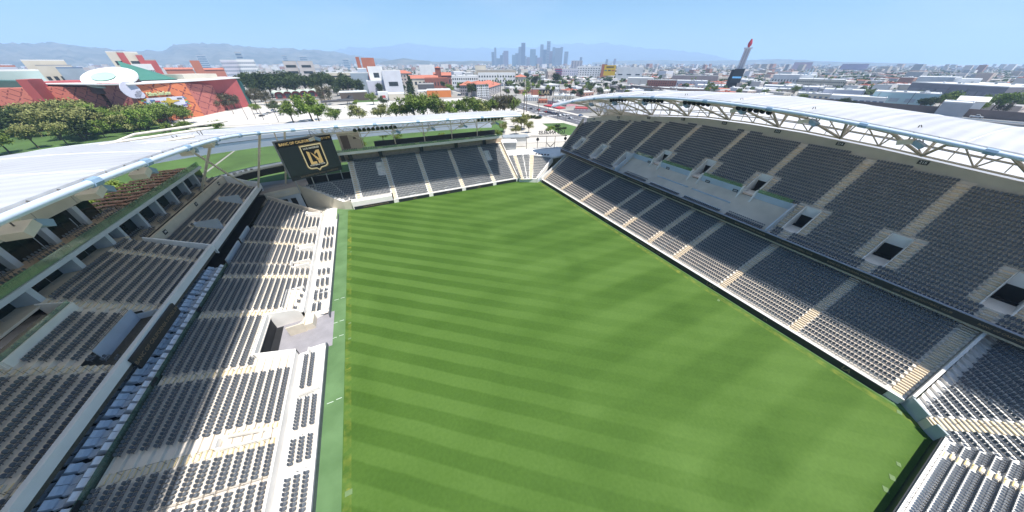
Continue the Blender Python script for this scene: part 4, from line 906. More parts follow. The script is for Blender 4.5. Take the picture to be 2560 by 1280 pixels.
# loudspeaker clusters
def make_spk():
    o = thing('speaker_cluster', (0, 0, 0), 'x', 'speaker', 'grey speaker boxes hung under the roofs'); a = MB(); a.obox((0, 0, 0), (.8, 0, .25), (0, .8, 0), (-.12, 0, .35)); a.build('speaker_box', M_steel, o)
    b = MB(); b.obox((1.45, 0, -.1), (.65, 0, -.32), (0, .75, 0), (.15, 0, .3)); b.build('blue_box', M_blue, o); c = MB(); c.tube([(0, 0, .4), (0, 0, 2.6)], .07, 4); c.tube([(1.6, .6, .2), (0, .6, 2.6)], .06, 4); c.build('hanger', M_rail, o); return o
sp0 = make_spk(); sp = [((-30, 37.3, 32.1), 1.6, 'nearest under the left roof'), ((-30, 46.4, 32.2), 1.6, 'second under the left roof'), ((-30, 55.3, 31.7), 1.6, 'third under the left roof'), ((-30, 69.1, 31.4), 1.6, 'fourth under the left roof'), ((-30, 77.8, 30.8), 1.6, 'last under the left roof')]
for i, y in enumerate((97, 84.5, 71.5, 57, 42.5, 28.5, 14)): sp.append(((81.8, y, roof_z(81.8, y) - 1.9), -1.6, 'under the right roof, %s from its far tip' % ORD[i].replace('nearest', 'first')))
for i, x in enumerate((-17, 7, 19, 31, 44)): sp.append(((x, 107, 24.9), 0, 'under the far end roof, %s from the video board' % ORD[i].replace('nearest', 'first')))
for k, (p, rz, nm) in enumerate(sp):
    lb = 'grey and blue speaker box hanging %s' % nm
    o = sp0 if k == 0 else copy_tree(sp0, p, label=lb); o.location = p; o.rotation_euler = (0, 0, rz); o['label'] = lb

# ---- video board in the north-west corner
VB = thing('video_board', (-20.8, 115, 12), 'large black video board showing a gold winged shield in the far left corner', 'video board')
vc = Vector((-20.4, 114.5, 18.55)); VX = Vector((.906, .423, 0)).normalized(); VU = Vector((0, 0, 1)); VN = VX.cross(VU)
hw, hh = 8.15, 5.4
m = MB(); m.obox(vc - VN * -.5 * -1 + VN * -.45, VX * (hw + .25), VU * (hh + .25), VN * .4); m.build('housing', M_grey, VB)
scr = emimat('screen_navy', (0.010, 0.013, 0.018), 0.6); m = MB(); m.obox(vc + VN * -.02, VX * hw, VU * hh, VN * .03); sc_ = m.build('screen', scr, VB)
m = MB(); m.obox(vc + VU * (hh - .85) + VN * .02, VX * hw, VU * .85, VN * .012); m.build('title_band', M_dark, VB)
E_gold = emimat('screen_gold', (0.55, 0.38, 0.16), 0.35); E_cream = emimat('screen_cream', (0.75, 0.62, 0.36), 0.3); E_wht = emimat('screen_white', (0.6, 0.58, 0.5), 0.3)
P = lambda x, y, o=.05: vc + VX * x + VU * y + VN * o
text('BANC OF CALIFORNIA', P(-2.35, hh - .85), VX, VU, 1.12, E_gold, VB, bold=.03, sx=.88); text('S T A D I U M', P(5.2, hh - .85), VX, VU, 1.0, E_gold, VB, sx=.86)
def shield(s, cx=0.9, cy=-.9):
    pts = [(-3.2 * s, 4.15 * s), (3.2 * s, 4.15 * s), (3.2 * s, -2.3 * s)]
    pts += [(3.2 * s - 1.15 * s * (1 - math.cos(t)), -2.3 * s - 1.1 * s * math.sin(t)) for t in np.linspace(.2, 1.5, 5)] + [(.75 * s, -3.55 * s), (0, -4.25 * s), (-.75 * s, -3.55 * s)]
    pts += [(-3.2 * s + 1.15 * s * (1 - math.cos(t)), -2.3 * s - 1.1 * s * math.sin(t)) for t in np.linspace(1.5, .2, 5)] + [(-3.2 * s, -2.3 * s)]
    return [(cx + x, cy + y) for x, y in pts]
def ring(o, i, off): 
    mb = MB(); n = len(o)
    for k in range(n): mb.quad(P(*o[k], off), P(*o[(k + 1) % n], off), P(*i[(k + 1) % n], off), P(*i[k], off))
    return mb
ring(shield(1.0), shield(.925), .05).build('shield_border', E_cream, VB); ring(shield(1.05), shield(1.03), .05).build('shield_outline', E_gold, VB)
m = MB(); m.poly([P(x, y, .03) for x, y in shield(.93)]); m.build('shield_field', M_dark, VB)
text('LOS ANGELES', P(.9, 2.25), VX, VU, .78, E_wht, VB, bold=.02, sx=1.0); text('FOOTBALL CLUB', P(.9, -3.25), VX, VU, .62, E_wht, VB, bold=.02, sx=.98)
m = MB(); q = lambda pts: m.poly([P(.9 + x * 1.15, -.95 + y * 1.15, .06) for x, y in pts])
q([(-1.65, 2.1), (-.95, 1.75), (-.95, -1.05), (.05, -1.05), (.05, -1.75), (-1.65, -1.75)])
q([(1.75, 2.05), (1.75, -1.75), (1.0, -1.75), (1.0, .0), (1.0, 1.2)]); q([(1.75, 2.05), (1.0, 1.2), (.75, 1.35), (.2, .75), (.35, 1.5), (.9, 2.0)]); q([(.45, -1.75), (.45, -.75), (.95, -.95), (.95, -1.75)])
for k in range(5): q([(-.75 + .22 * k, 1.85 - .62 * k), (-.45 + .2 * k, 1.45 - .45 * k), (1.0, -.45 - .06 * k), (1.0, -.75 - .03 * k), (-.35 + .22 * k, .95 - .42 * k)])
m.build('winged_monogram', E_gold, VB)
text('2019 SUPPORTERS SHIELD CHAMPIONS', P(.6, -hh - .85, -.3), VX, VU, .78, M_dimg, VB, bold=.01, sx=.9)
m = MB(); m.obox(P(0, -hh - .85, -.5), VX * hw, VU * .7, VN * .1); m.build('lower_board', M_black, VB)
m = MB()
for x in (-7.4, -2.4, 2.4, 7.4): m.tube([P(x, -hh - .8, -.6), P(x, -hh - 6.5, -1.6)], .16, 5)
m.build('support_post', M_grey, VB)
m = MB(); m.tube([P(-7, hh, -.8), P(-6, hh + 5, -4)], .2, 5); m.tube([P(7, hh, -.8), P(6, hh + 5, -4)], .2, 5); m.build('hanger', M_steel, VB)
# corner terrace under the board
CT = thing('corner_terrace', (-33, 116, 0), 'grey corner terrace below the video board with a covered ramp beneath', 'terrace')
m = MB(); m.prism([(-38.4, 117.3, 6.2), (-28.7, 117.6, 6.2), (-14, 121, 6.2), (-8, 126, 6.2), (-12, 136, 6.2), (-60, 136, 6.2), (-54, 118, 6.2), (-47, 118, 6.2)], (0, 0, .65)); m.build('deck', mat('grey_tan_deck', (.30, .26, .225), .85, .15, .35), CT)
m = MB(); m.prism([(-28.6, 117.2, 5.6), (-38.2, 114.4, 5.6), (-38.2, 114.4, 7.9), (-28.6, 117.2, 7.9)], (-.15, .4, 0)); m.build('front_parapet', M_concg, CT)
text('TOYOTA', (-33.6, 115.65, 6.95), (9.6, 2.8, 0), (0, 0, 1), 1.1, mat('pale_letters', (.5, .52, .55), .5, .03, 1), CT, bold=.01)
m = MB(); m.bx(-26, -10, 120.4, 120.7, 6.8, 9.8); m.build('back_screen', M_dark, CT)
m = MB(); m.bx(-37, -22, 104.5, 117, .0, .03); m.build('ramp_floor', M_concg, CT)
m = MB(); m.bx(-37.0, -29, 116.9, 117.2, .03, 5.5); m.build('ramp_back', M_bluew, CT)
m = MB(); m.bx(-35.4, -33.4, 116.8, 116.89, .1, 4.2); m.bx(-32.4, -30.8, 116.8, 116.89, .1, 4.2); m.build('doorway', M_dark, CT)
# curved bridge with the black name board, bar counter beneath
BR_ = thing('bridge', (-42, 122, 10), 'white curved balcony bridge with a black band reading TOYOTA', 'bridge')
arc = [(-48.5, 112.5), (-46.5, 117), (-43, 121), (-38, 124.5), (-32, 127), (-25, 129)]
m = MB(); m.grid([[(x, y, z) for x, y in arc] for z in (11.2, 13.4)]); m.grid([[(x, y, 13.4) for x, y in arc], [(x - 4, y + 5, 13.4) for x, y in arc]]); m.build('parapet', M_black, BR_)
m = MB(); m.grid([[(x, y, 13.45) for x, y in arc], [(x - 3, y + 4, 13.5) for x, y in arc]]); m.grid([[(x, y, 13.2) for x, y in arc], [(x, y, 14.0) for x, y in arc]]); m.build('white_deck', M_concw, BR_)
text('TOYOTA', (-47.35, 114.6, 12.3), (2, 4.4, 0), (0, 0, 1), 1.7, M_white, BR_, bold=.02)
KB = thing('kiosk', (-44, 119, 7), 'white bar kiosk with dark openings under the curved bridge', 'kiosk')
m = MB(); m.rbox((-44.5, 119.5, 6.85), 9, 4, 3.4, .85); m.build('wall', M_paint, KB); m = MB(); m.rbox((-43.6, 118.8, 7.2), 2.6, 3.4, 2.6, .85); m.rbox((-46.2, 116.3, 7.2), 1.2, 3.4, 2.6, .85); m.build('opening', M_dark, KB)
m = MB()
for k in range(7): m.bx(-49 + 1.3 * k, -48.3 + 1.3 * k, 117.5 + 1.0 * k, 118.3 + 1.0 * k, 13.5, 14.1 + .3 * (k % 2))
m.build('terrace_clutter', mat('red_white_clutter', (.5, .28, .24), .7, .9, 1.2, col2=(.7, .7, .66)), BR_)

# ------------------------------------------------------------------ outside: ground, lawns, roads
GZ = 7.0
M_ground = mat('city_ground', (.29, .275, .25), .9, .25, .012, detail=8)
m = MB()
for x0, x1, y0, y1 in ((-22000, -66, -3000, 22500), (112, 22000, -3000, 22500), (-66, 112, 127, 22500), (-66, 112, -3000, -75)): m.quad((x0, y0, GZ - .05), (x1, y0, GZ - .05), (x1, y1, GZ - .05), (x0, y1, GZ - .05))
struct(m, 'ground', M_ground)
M_lawn = mat('lawn_grass', (.062, .120, .024), .9, .25, .08, detail=6)
M_pave = mat('pale_paving', (.52, .48, .42), .85, .08, .05, detail=6); M_lot = mat('parking_concrete', (.55, .52, .47), .85, .07, .03, detail=7)
def flat(name, pts, z, M): m = MB(); m.poly([(x, y, GZ + z) for x, y in pts]); return struct(m, name, M)
flat('park_lawn', [(-66, 131), (52, 131), (70, 160), (96, 205), (92, 262), (-66, 266)], .0, M_lawn)
flat('park_lawn', [(-330, 60), (-67, 60), (-67, 262), (-160, 330), (-330, 380)], .0, M_lawn)
flat('parking_lot', [(-128, 286), (120, 272), (128, 392), (-60, 398), (-128, 420)], .0, M_lot)
flat('plaza', [(58, 131), (86, 127), (136, 116), (136, 300), (104, 300), (98, 210)], .02, M_pave)
flat('path', [(-66, 268), (92, 264), (100, 272), (-128, 284)], .01, M_pave)
flat('plaza', [(-150, 330), (-128, 290), (-128, 420), (-60, 400), (-60, 440), (-160, 450)], .02, M_lot)
flat('park_lawn', [(108, 150), (124, 140), (134, 150), (134, 185), (118, 190)], .05, M_lawn)
flat('park_lawn', [(-10, 400), (16, 398), (22, 420), (-8, 424)], .01, M_lawn)
ST0, ST1 = 139.0, 165.0
m = MB(); m.bx(ST0, ST1, -300, 3000, GZ - .04, GZ + .02); struct(m, 'street', M_asph)
m = MB()
for y in np.arange(120, 900, 12): 
    for x in (ST0 + 7, ST0 + 19): m.bx(x - .12, x + .12, y, y + 6, GZ + .024, GZ + .03)
for x in (ST0 + 12.6, ST0 + 13.2): m.bx(x - .12, x + .12, 120, 214, GZ + .024, GZ + .03); m.bx(x - .12, x + .12, 240, 800, GZ + .024, GZ + .03)
for k in range(12): m.bx(ST0 + 1 + 2 * k, ST0 + 2 + 2 * k, 216, 220, GZ + .024, GZ + .03); m.bx(ST0 + 1 + 2 * k, ST0 + 2 + 2 * k, 236, 240, GZ + .024, GZ + .03)
struct(m, 'road_marking', M_white)
m = MB(); m.bx(ST1, ST1 + 5, -200, 900, GZ, GZ + .15); m.bx(ST0 - 4, ST0, 240, 900, GZ, GZ + .15); m.bx(ST0 - 3, ST0, 100, 216, GZ, GZ + .15); struct(m, 'pavement', M_pave)
m = MB(); m.bx(165, 330, 218, 238, GZ - .04, GZ + .03); struct(m, 'side_street', M_asph)
m = MB()
for k in range(46): x = -122 + 5.3 * k; m.bx(x, x + .12, 300, 305.5, GZ + .01, GZ + .015); m.bx(x, x + .12, 318, 330, GZ + .01, GZ + .015); m.bx(x, x + .12, 345, 357, GZ + .01, GZ + .015); m.bx(x, x + .12, 372, 378, GZ + .01, GZ + .015)
struct(m, 'bay_marking', M_white)

# ------------------------------------------------------------------ buildings
WC = {}
def W_(n, c, rough=.8): return mat('wall_' + n, c, rough, .07, .12)
M_win = mat('window_dark', (.035, .045, .055), .2, .3, .2, spec=.6); M_winb = mat('window_blue', (.10, .16, .24), .2, .2, .2, spec=.6)
M_rw = mat('roof_white', (.66, .66, .65), .8, .08, .05, detail=6); M_rg = mat('roof_grey', (.36, .35, .34), .85, .12, .05, detail=6); M_rr = mat('roof_red_tile', (.43, .15, .095), .85, .12, .5)
def frame_at(pxl, pxr, py, R, R2=None):
    a, b = AR(pxl, py, R), AR(pxr, py, R2 or R); a.z = b.z = GZ; return a, b
NPOS = []
def bld(name, label, cat, pxl, pxr, pyt, R, depth, wall, roof=None, win=None, R2=None, z0=None, roofk='flat', group=None, pyh=None, units=0):
    a, b = frame_at(pxl, pxr, (pyt + (pyh or pyt + 20)) / 2, R, R2); z0 = GZ if z0 is None else z0
    zt = AR((pxl + pxr) / 2, pyt, (R + (R2 or R)) / 2).z; d = (b - a); Lw = d.length; d.normalize(); n = Vector((-d.y, d.x, 0))
    if roofk != 'flat': zt -= min(Lw, depth) * .2
    if n.dot(a) < 0: n = -n
    c = (a + b) / 2 + n * depth / 2; o = thing(name, (c.x, c.y, z0), label, cat, group)
    NPOS.append((c.x, c.y, max(Lw, depth) / 2 + 14))
    mb = MB(); mb.obox((c.x, c.y, (z0 + zt) / 2), d * Lw / 2, n * depth / 2, (0, 0, (zt - z0) / 2)); mb.build('wall', wall, o)
    mr = MB()
    if roofk == 'flat':
        mr.obox((c.x, c.y, zt + .15), d * (Lw / 2 - .3), n * (depth / 2 - .3), (0, 0, .14)); 
        for s in (-1, 1): mr.obox((c + d * s * (Lw / 2 - .15)) + Vector((0, 0, zt + .45 - c.z)), d * .15, n * depth / 2, (0, 0, .45)); mr.obox((c + n * s * (depth / 2 - .15)) + Vector((0, 0, zt + .45 - c.z)), d * (Lw / 2 - .31), n * .15, (0, 0, .45))
    else:                                                   # hipped or gabled tile roof
        e = 1.0; hr = min(Lw, depth) * .2; A = [c + d * sx * (Lw / 2 + e) + n * sy * (depth / 2 + e) for sx, sy in ((-1, -1), (1, -1), (1, 1), (-1, 1))]; A = [Vector((p.x, p.y, zt + .02)) for p in A]
        k = (Lw - depth) / 2 if roofk == 'hip' else Lw / 2 + e; k = max(k, .3); r0 = c - d * k; r1 = c + d * k; r0.z = r1.z = zt + hr
        mr.add([*A, r0, r1], [(0, 1, 5, 4), (2, 3, 4, 5), (1, 2, 5), (3, 0, 4)])
    mr.build('roof', roof or M_rg, o)
    if win:
        rows, cols, M, fw, fh = win; hz = (zt - z0) / (rows + .4)
        for i in range(rows):
            z = z0 + hz * (i + .55)
            if cols == 1 or rows * cols > 70:
                mw = MB(); nb = cols if cols > 1 else 1
                for j in range(nb): t = (j + .5) / nb - .5; p = a + d * Lw * (t + .5); mw.obox((p.x - n.x * .05, p.y - n.y * .05, z + hz * .1), d * Lw / nb * fw / 2, n * .12, (0, 0, hz * fh / 2))
                mw.build('window_band', M, o)
            else:
                for j in range(cols):
                    p = a + d * Lw * ((j + .5) / cols); mw = MB(); mw.obox((p.x - n.x * .05, p.y - n.y * .05, z + hz * .1), d * Lw / cols * fw / 2, n * .12, (0, 0, hz * fh / 2)); mw.build('window', M, o)
    for k in range(units):
        p = c + d * Lw * random.uniform(-.38, .38) + n * depth * random.uniform(-.3, .3); mu = MB(); mu.rbox((p.x, p.y, zt + .3), random.uniform(1.5, 3.5), random.uniform(1.5, 3), random.uniform(1, 2), .3); mu.build('roof_unit', M_grey if k % 2 else M_rw, o)
    return o, a, b, d, n, zt
white, cream, tan, grey = W_('white', (.66, .66, .66)), W_('cream', (.58, .53, .44)), W_('tan', (.44, .37, .29)), W_('grey', (.38, .38, .38))
redw, brick, pink, orange = W_('red', (.40, .085, .085)), W_('brick', (.25, .09, .065)), W_('pink', (.62, .33, .36)), W_('orange', (.62, .20, .055))
blueg, dkg, terra = W_('bluegrey', (.30, .36, .42)), W_('darkgrey', (.10, .10, .11)), W_('terracotta', (.42, .15, .095)); palew = W_('paleviolet', (.50, .50, .57))

# -- science centre: orange lattice front, pink wing, red walls, green wedge, white disc
SX = thing('science_center', (-190, 370, GZ), 'orange science museum with a lattice front, sign and picture banner beyond the left trees', 'museum')
def wallpx(pts, name, M, parent, th=1.5, z0=None):
    """upright wall from top-corner pixels with distances: [(px, py, R)...]"""
    mb = MB(); T = [AR(*p) for p in pts]
    for p, q in zip(T[:-1], T[1:]):
        d = (q - p); d.z = 0; d.normalize(); n = Vector((-d.y, d.x, 0)); n = n if n.dot(p) > 0 else -n
        mb.prism([(p.x, p.y, z0 or GZ), (q.x, q.y, z0 or GZ), tuple(q), tuple(p)], n * th)
    mb.build(name, M, parent); return T
def lattice_mat(nm, c, lc, sc):
    m = mat(nm, c, .75, .08, .15); n = m.node_tree; l = n.links.new; b = n.nodes['Principled BSDF']; src = b.inputs['Base Color'].links[0].from_socket
    g = n.nodes.new('ShaderNodeNewGeometry'); sx = n.nodes.new('ShaderNodeSeparateXYZ'); l(g.outputs['Position'], sx.inputs[0])
    def M(op, a, c_=None):
        k = n.nodes.new('ShaderNodeMath'); k.operation = op
        for i, v in enumerate((a, c_)):
            if v is None: continue
            if isinstance(v, (int, float)): k.inputs[i].default_value = v
            else: l(v, k.inputs[i])
        return k.outputs[0]
    acc = None
    for s in (1, -.55):
        u = M('ADD', M('MULTIPLY', M('ADD', sx.outputs[0], M('MULTIPLY', sx.outputs[1], .35)), sc), M('MULTIPLY', sx.outputs[2], sc * s * 1.5)); f = M('LESS_THAN', M('FRACT', u), .13); acc = f if acc is None else M('MAXIMUM', acc, f)
    t = n.nodes.new('ShaderNodeTexNoise'); t.inputs['Scale'].default_value = .7; l(g.outputs['Position'], t.inputs[0]); acc = M('MULTIPLY', acc, M('GREATER_THAN', t.outputs[0], .46))
    mx = n.nodes.new('ShaderNodeMixRGB'); l(acc, mx.inputs[0]); l(src, mx.inputs[1]); mx.inputs[2].default_value = (*lc, 1); l(mx.outputs[0], b.inputs['Base Color']); return m
M_lat = lattice_mat('orange_lattice', (.62, .19, .085), (.20, .05, .05), .105); M_lat2 = lattice_mat('pink_lattice', (.50, .16, .13), (.22, .05, .06), .12); M_lat3 = lattice_mat('coral_lattice', (.60, .19, .14), (.22, .06, .06), .17)
T1 = wallpx([(240, 208, 372), (314, 209, 352)], 'pink_wing_wall', M_lat2, SX); T2 = wallpx([(314, 209, 352), (462, 208, 372)], 'lattice_front', M_lat, SX)
T3 = wallpx([(462, 208, 374), (530, 213, 400)], 'pink_lattice_panel', M_lat2, SX); T4 = wallpx([(458, 203, 385), (548, 198, 410), (590, 197, 425)], 'red_wall', redw, SX, 30)
T5 = wallpx([(75, 205, 420), (240, 203, 400)], 'upper_red_wall', redw, SX, 30); T6 = wallpx([(80, 218, 400), (236, 217, 385)], 'coral_front', M_lat3, SX, 10); T7 = wallpx([(-40, 222, 400), (68, 220, 392)], 'coral_front', M_lat3, SX, 10)
wallpx([(38, 199, 388), (66, 199, 386)], 'red_pylon', redw, SX, 14); wallpx([(-40, 201, 410), (46, 203, 402)], 'dark_green_glazing', W_('green_dark', (.05, .12, .11)), SX, 10)
wallpx([(590, 197, 426), (604, 205, 440)], 'green_end', W_('green', (.035, .14, .125)), SX, 20); wallpx([(455, 186, 410), (540, 184, 430)], 'rooftop_block', cream, SX, 22, z0=28)
m = MB(); f = [AR(232, 206, 366), AR(315, 206, 350), AR(470, 204, 374), AR(600, 195, 430), AR(560, 188, 470), AR(300, 190, 470), AR(60, 196, 470), AR(60, 203, 420)]
zf = min(p.z for p in f); m.prism([(p.x, p.y, zf - .2) for p in f], (0, 0, .6)); m.build('roof', M_rw, SX)
# tilted white disc with a pale green skylight, on a braced drum
cD = AR(283, 203, 385); m = MB(); dy = Vector((cD.x, cD.y, 0)).normalized(); dx = Vector((dy.y, -dy.x, 0)); up = Vector((0, 0, 1))
ring_ = lambda r, h: [cD + dx * math.cos(t) * 14.5 * r + dy * math.sin(t) * 19 * r + up * (h + (2.0 * math.cos(t) + 5.2 * math.sin(t)) * r) for t in np.linspace(0, 2 * math.pi, 28, endpoint=False)]
m.prism([tuple(p) for p in ring_(1, 2)], (0, 0, 1.0)); m.build('disc_roof', M_rw, SX); m = MB(); m.prism([tuple(p - dx * 3) for p in ring_(.42, 3.1)], (0, 0, .15)); m.build('skylight', W_('mint', (.35, .56, .46)), SX)
m = MB(); A = ring_(.93, 1.9); m.grid([[tuple(p) for p in A + A[:1]], [(p.x, p.y, cD.z - 7) for p in A + A[:1]]]); m.build('drum_glazing', W_('brownglass', (.10, .05, .045)), SX)
# green wedge
m = MB(); a, b, c_, e = AR(293, 152, 420), AR(441, 198, 405), AR(318, 196, 395), AR(335, 150, 480)
m.add([tuple(a), tuple(b), (c_.x, c_.y, b.z), tuple(AR(452, 199, 470))], [(0, 1, 2), (0, 1, 3), (0, 2, 3)]); m.build('green_wedge', W_('verdigris', (.045, .17, .135)), SX)
# sign, discs and picture banner on the front
d2 = (T2[1] - T2[0]); d2.z = 0; d2.normalize(); n2 = Vector((d2.y, -d2.x, 0)); n2 = n2 if n2.dot(T2[0]) < 0 else -n2
def onfront(px, py):
    d = ray(px, py); p0 = T2[0] + n2 * .25; t = ((p0 - Vector((0, 0, CAMZ))).dot(n2)) / d.dot(n2); return Vector((0, 0, CAMZ)) + d * t
q = [onfront(*p) for p in ((362, 246), (456, 240), (470, 266), (378, 275))]
bq = thing('picture_banner', tuple((q[0] + q[2]) / 2), 'white picture banner with a golden figure and coloured blocks on the orange front', 'banner')
m = MB(); m.prism([tuple(p) for p in q], n2 * .15); m.build('sheet', W_('bannerwhite', (.62, .62, .72)), bq)
def onban(u, v, o=.2): t = q[3].lerp(q[2], u).lerp(q[0].lerp(q[1], u), v); return t + n2 * (.15 + o)
m = MB()
for pts in ([(.50, .06), (.66, .06), (.62, .42), (.70, .52), (.84, .58), (.84, .68), (.66, .72), (.62, .90), (.56, .96), (.52, .90), (.50, .72), (.34, .68), (.34, .58), (.48, .52)],): m.poly([tuple(onban(*p)) for p in pts])
m.build('golden_figure', W_('gold', (.55, .38, .06)), bq)
for nm, c, u, v, w, h in (('blue_block', (.10, .18, .40), .08, .78, .12, .12), ('red_block', (.50, .08, .14), .20, .68, .12, .12), ('green_block', (.03, .28, .18), .24, .42, .13, .12), ('black_block', (.02, .02, .025), .19, .32, .13, .12), ('dark_mark', (.05, .06, .08), .80, .82, .14, .10), ('blue_mark', (.10, .08, .28), .84, .18, .16, .10), ('brown_patch', (.16, .07, .02), .56, .40, .06, .14)):
    m = MB(); m.poly([tuple(onban(*p, .3)) for p in ((u, v - h / 2), (u + w, v - h / 2), (u + w, v + h / 2), (u, v + h / 2))]); m.build(nm, W_(nm, c), bq)
cols = [(.05, .30, .25), (.55, .40, .05), (.12, .20, .42), (.50, .10, .08), (.10, .35, .12)]
for k in range(18):
    s = k % 2; u = -.05 + .05 * math.sin(k * 2.1) if s == 0 else 1.03 + .04 * math.sin(k * 1.7); v = .05 + .9 * (k // 2) / 8.5; m = MB(); m.poly([tuple(onban(u + a_, v + b_, .1)) for a_, b_ in ((-.035, -.05), (.035, -.05), (.035, .05), (-.035, .05))]); m.build('mosaic_tile', W_('mosaic%d' % (k % 5), cols[k % 5]), bq)
sg = thing('museum_sign', tuple(onfront(409, 234)), 'pale green raised lettering above the picture banner', 'sign')
pS, pE = onfront(361, 237), onfront(429, 231); text('California ScienCenter', (pS + pE) / 2 + n2 * .4, d2, (0, 0, 1), 3.4, W_('palegreen', (.55, .62, .35)), sg, bold=.08, sx=(pE - pS).length / 36.0, ext=.3)
for px, py, r, lab in ((326, 225, 5.2, 'large white disc'), (350, 236, 2.4, 'small white disc'), (343, 240, 1.5, 'tiny white disc')):
    p = onfront(px, py); o = thing('wall_disc', tuple(p), lab + ' fixed to the orange lattice front', 'disc', 'white discs on the orange front'); m = MB(); m.prism([tuple(p + d2 * math.cos(t) * r + Vector((0, 0, 1)) * math.sin(t) * r) for t in np.linspace(0, 2 * math.pi, 20, endpoint=False)], n2 * .5); m.build('face', W_('discw', (.60, .60, .72)), o)

# -- other named buildings
bld('office_block', 'white and red slab tower rising behind the green wedge roof', 'office', 274, 352, 131, 620, 40, cream, M_rw, (3, 2, M_win, .62, .3), pyh=160)
bld('office_block', 'grid-fronted white wing in front of the white and red slab tower', 'office', 335, 385, 162, 600, 30, white, M_rw, (3, 14, M_win, .6, .5), pyh=182)
for k, (l, r, t) in enumerate(((300, 318, 132), (345, 362, 138), (365, 392, 151))): bld('red_panel_block', ('red stair shaft in the middle of the white slab tower', 'red stair shaft on the right edge of the white slab tower', 'low red block right of the white slab tower')[k], 'building', l, r, t, 618 - 4 * k, 44, redw, M_rg, pyh=160)
bld('terrace_block', 'stepped white and red block with a brown roof far left', 'office', 60, 168, 152, 560, 30, cream, M_rw, (2, 4, M_win, .7, .4), pyh=170)
bld('terrace_block', 'lower cream wing with red panels, far left', 'office', 95, 185, 165, 530, 25, cream, M_rg, (2, 5, M_win, .6, .4), pyh=180)
bld('glass_block', 'block with blue sloping glass roof, far left', 'building', 148, 215, 171, 500, 30, blueg, mat('blue_glass_roof', (.16, .22, .32), .25, .15, .1), (1, 6, M_win, .7, .5), pyh=190)
bld('glass_block', 'long pale green glasshouse at the left edge', 'building', -40, 108, 178, 470, 25, W_('greenglass', (.38, .47, .45)), M_rw, (1, 8, M_win, .2, .7), pyh=200)
bld('terrace_block', 'white block with dark arched windows at the left edge', 'office', -40, 45, 167, 520, 25, palew, M_rr, (1, 9, M_win, .6, .5), pyh=178)
bld('spired_tower', 'brown stepped tower with a slanted top behind the long red roof', 'tower', 480, 504, 153, 720, 20, terra, M_rr, pyh=175)
bld('red_roof_hall', 'long low red roofed hall beyond the museum', 'hall', 412, 482, 169, 900, 14, terra, M_rr, pyh=178, roofk='gable')
bld('red_roof_hall', 'second red roofed hall right of the brown tower', 'hall', 506, 560, 170, 900, 14, terra, M_rr, pyh=178, roofk='gable')
bld('white_grid_block', 'pinkish white apartment grid with red stripes', 'apartments', 554, 602, 151, 900, 30, palew, M_rw, (6, 10, M_winb, .5, .5), pyh=170)
bld('white_grid_block', 'white apartment slab with deep window grid', 'apartments', 596, 640, 150, 880, 30, white, M_rw, (6, 9, M_winb, .55, .55), pyh=175)
bld('glass_tower', 'lone dark blue office tower behind the white apartment slab', 'tower', 590, 606, 131, 1500, 40, blueg, M_rg, (8, 1, M_winb, .9, .6), pyh=150)
bld('concrete_office', 'beige concrete office with dark ribbon windows left, above the dark trees', 'office', 712, 746, 154, 700, 35, W_('beige1', (.44, .41, .40)), M_rg, (4, 1, M_win, .75, .42), pyh=185)
bld('concrete_office', 'right half of the beige concrete office with dark ribbon windows', 'office', 748, 786, 154, 690, 35, W_('beige2', (.46, .43, .42)), M_rg, (4, 1, M_win, .62, .40), pyh=185)
bld('white_office', 'long low white office with window bands beside the silver museum', 'office', 818, 888, 182, 640, 30, cream, M_rw, (3, 1, M_win, .9, .3), pyh=205)
bld('silver_museum', 'slanted blue grey metal wing of the sculptural museum', 'museum', 880, 925, 183, 520, 20, blueg, M_rw, pyh=220)
bld('silver_museum', 'grey prism on top of the sculptural museum wing', 'museum', 895, 918, 172, 530, 12, W_('prism', (.33, .38, .45)), M_rw, pyh=190)
bld('white_cube', 'white box with a square gridded window on the sculptural museum', 'museum', 922, 958, 168, 500, 16, white, M_rw, (1, 1, M_win, .38, .45), pyh=200, z0=22)
bld('white_cube', 'tall white angular block right of the gridded window', 'museum', 960, 1006, 177, 480, 22, W_('white2', (.60, .61, .66)), M_rw, (1, 1, M_win, .5, .25), pyh=235)
bld('white_cube', 'low white base of the sculptural museum', 'museum', 920, 975, 203, 485, 22, palew, M_rw, pyh=235)
bld('terracotta_tower', 'leaning terracotta slab tower behind the white museum', 'tower', 905, 937, 146, 620, 20, terra, M_rr, pyh=170)
bld('terracotta_tower', 'thin terracotta mast tower beside the slab tower', 'tower', 892, 901, 144, 640, 8, terra, M_rr, pyh=172)
bld('campus_hall', 'long campus building with an orange tile roof behind the white museum', 'hall', 957, 1030, 176, 700, 25, W_('hall1', (.42, .36, .33)), M_rr, (3, 9, M_win, .5, .4), pyh=190, roofk='hip')
bld('campus_hall', 'tile roofed hall with cream gable in front of the brick church', 'hall', 1022, 1095, 188, 620, 25, cream, M_rr, (1, 7, M_win, .5, .5), pyh=205, roofk='gable')
bld('white_dome_hall', 'bright white roofed arena among the campus trees', 'arena', 1048, 1086, 163, 900, 50, white, M_rw, pyh=172)
bld('brick_church', 'brick church nave with a steep roof', 'church', 1085, 1128, 181, 640, 25, brick, M_rr, (1, 5, M_win, .35, .5), pyh=210, roofk='gable')
bld('brick_church', 'pointed brick church tower', 'church', 1088, 1102, 166, 630, 12, brick, M_rr, pyh=190, roofk='hip')
bld('brick_hall', 'dark red brick building with tall openings beside the church', 'building', 1062, 1120, 196, 590, 20, brick, M_rr, (1, 8, M_win, .3, .5), pyh=212)
bld('apartment_block', 'white apartment house with red roofs and rows of windows', 'apartments', 1192, 1222, 203, 420, 40, white, M_rr, (5, 6, M_win, .45, .5), pyh=240, roofk='hip', R2=425)
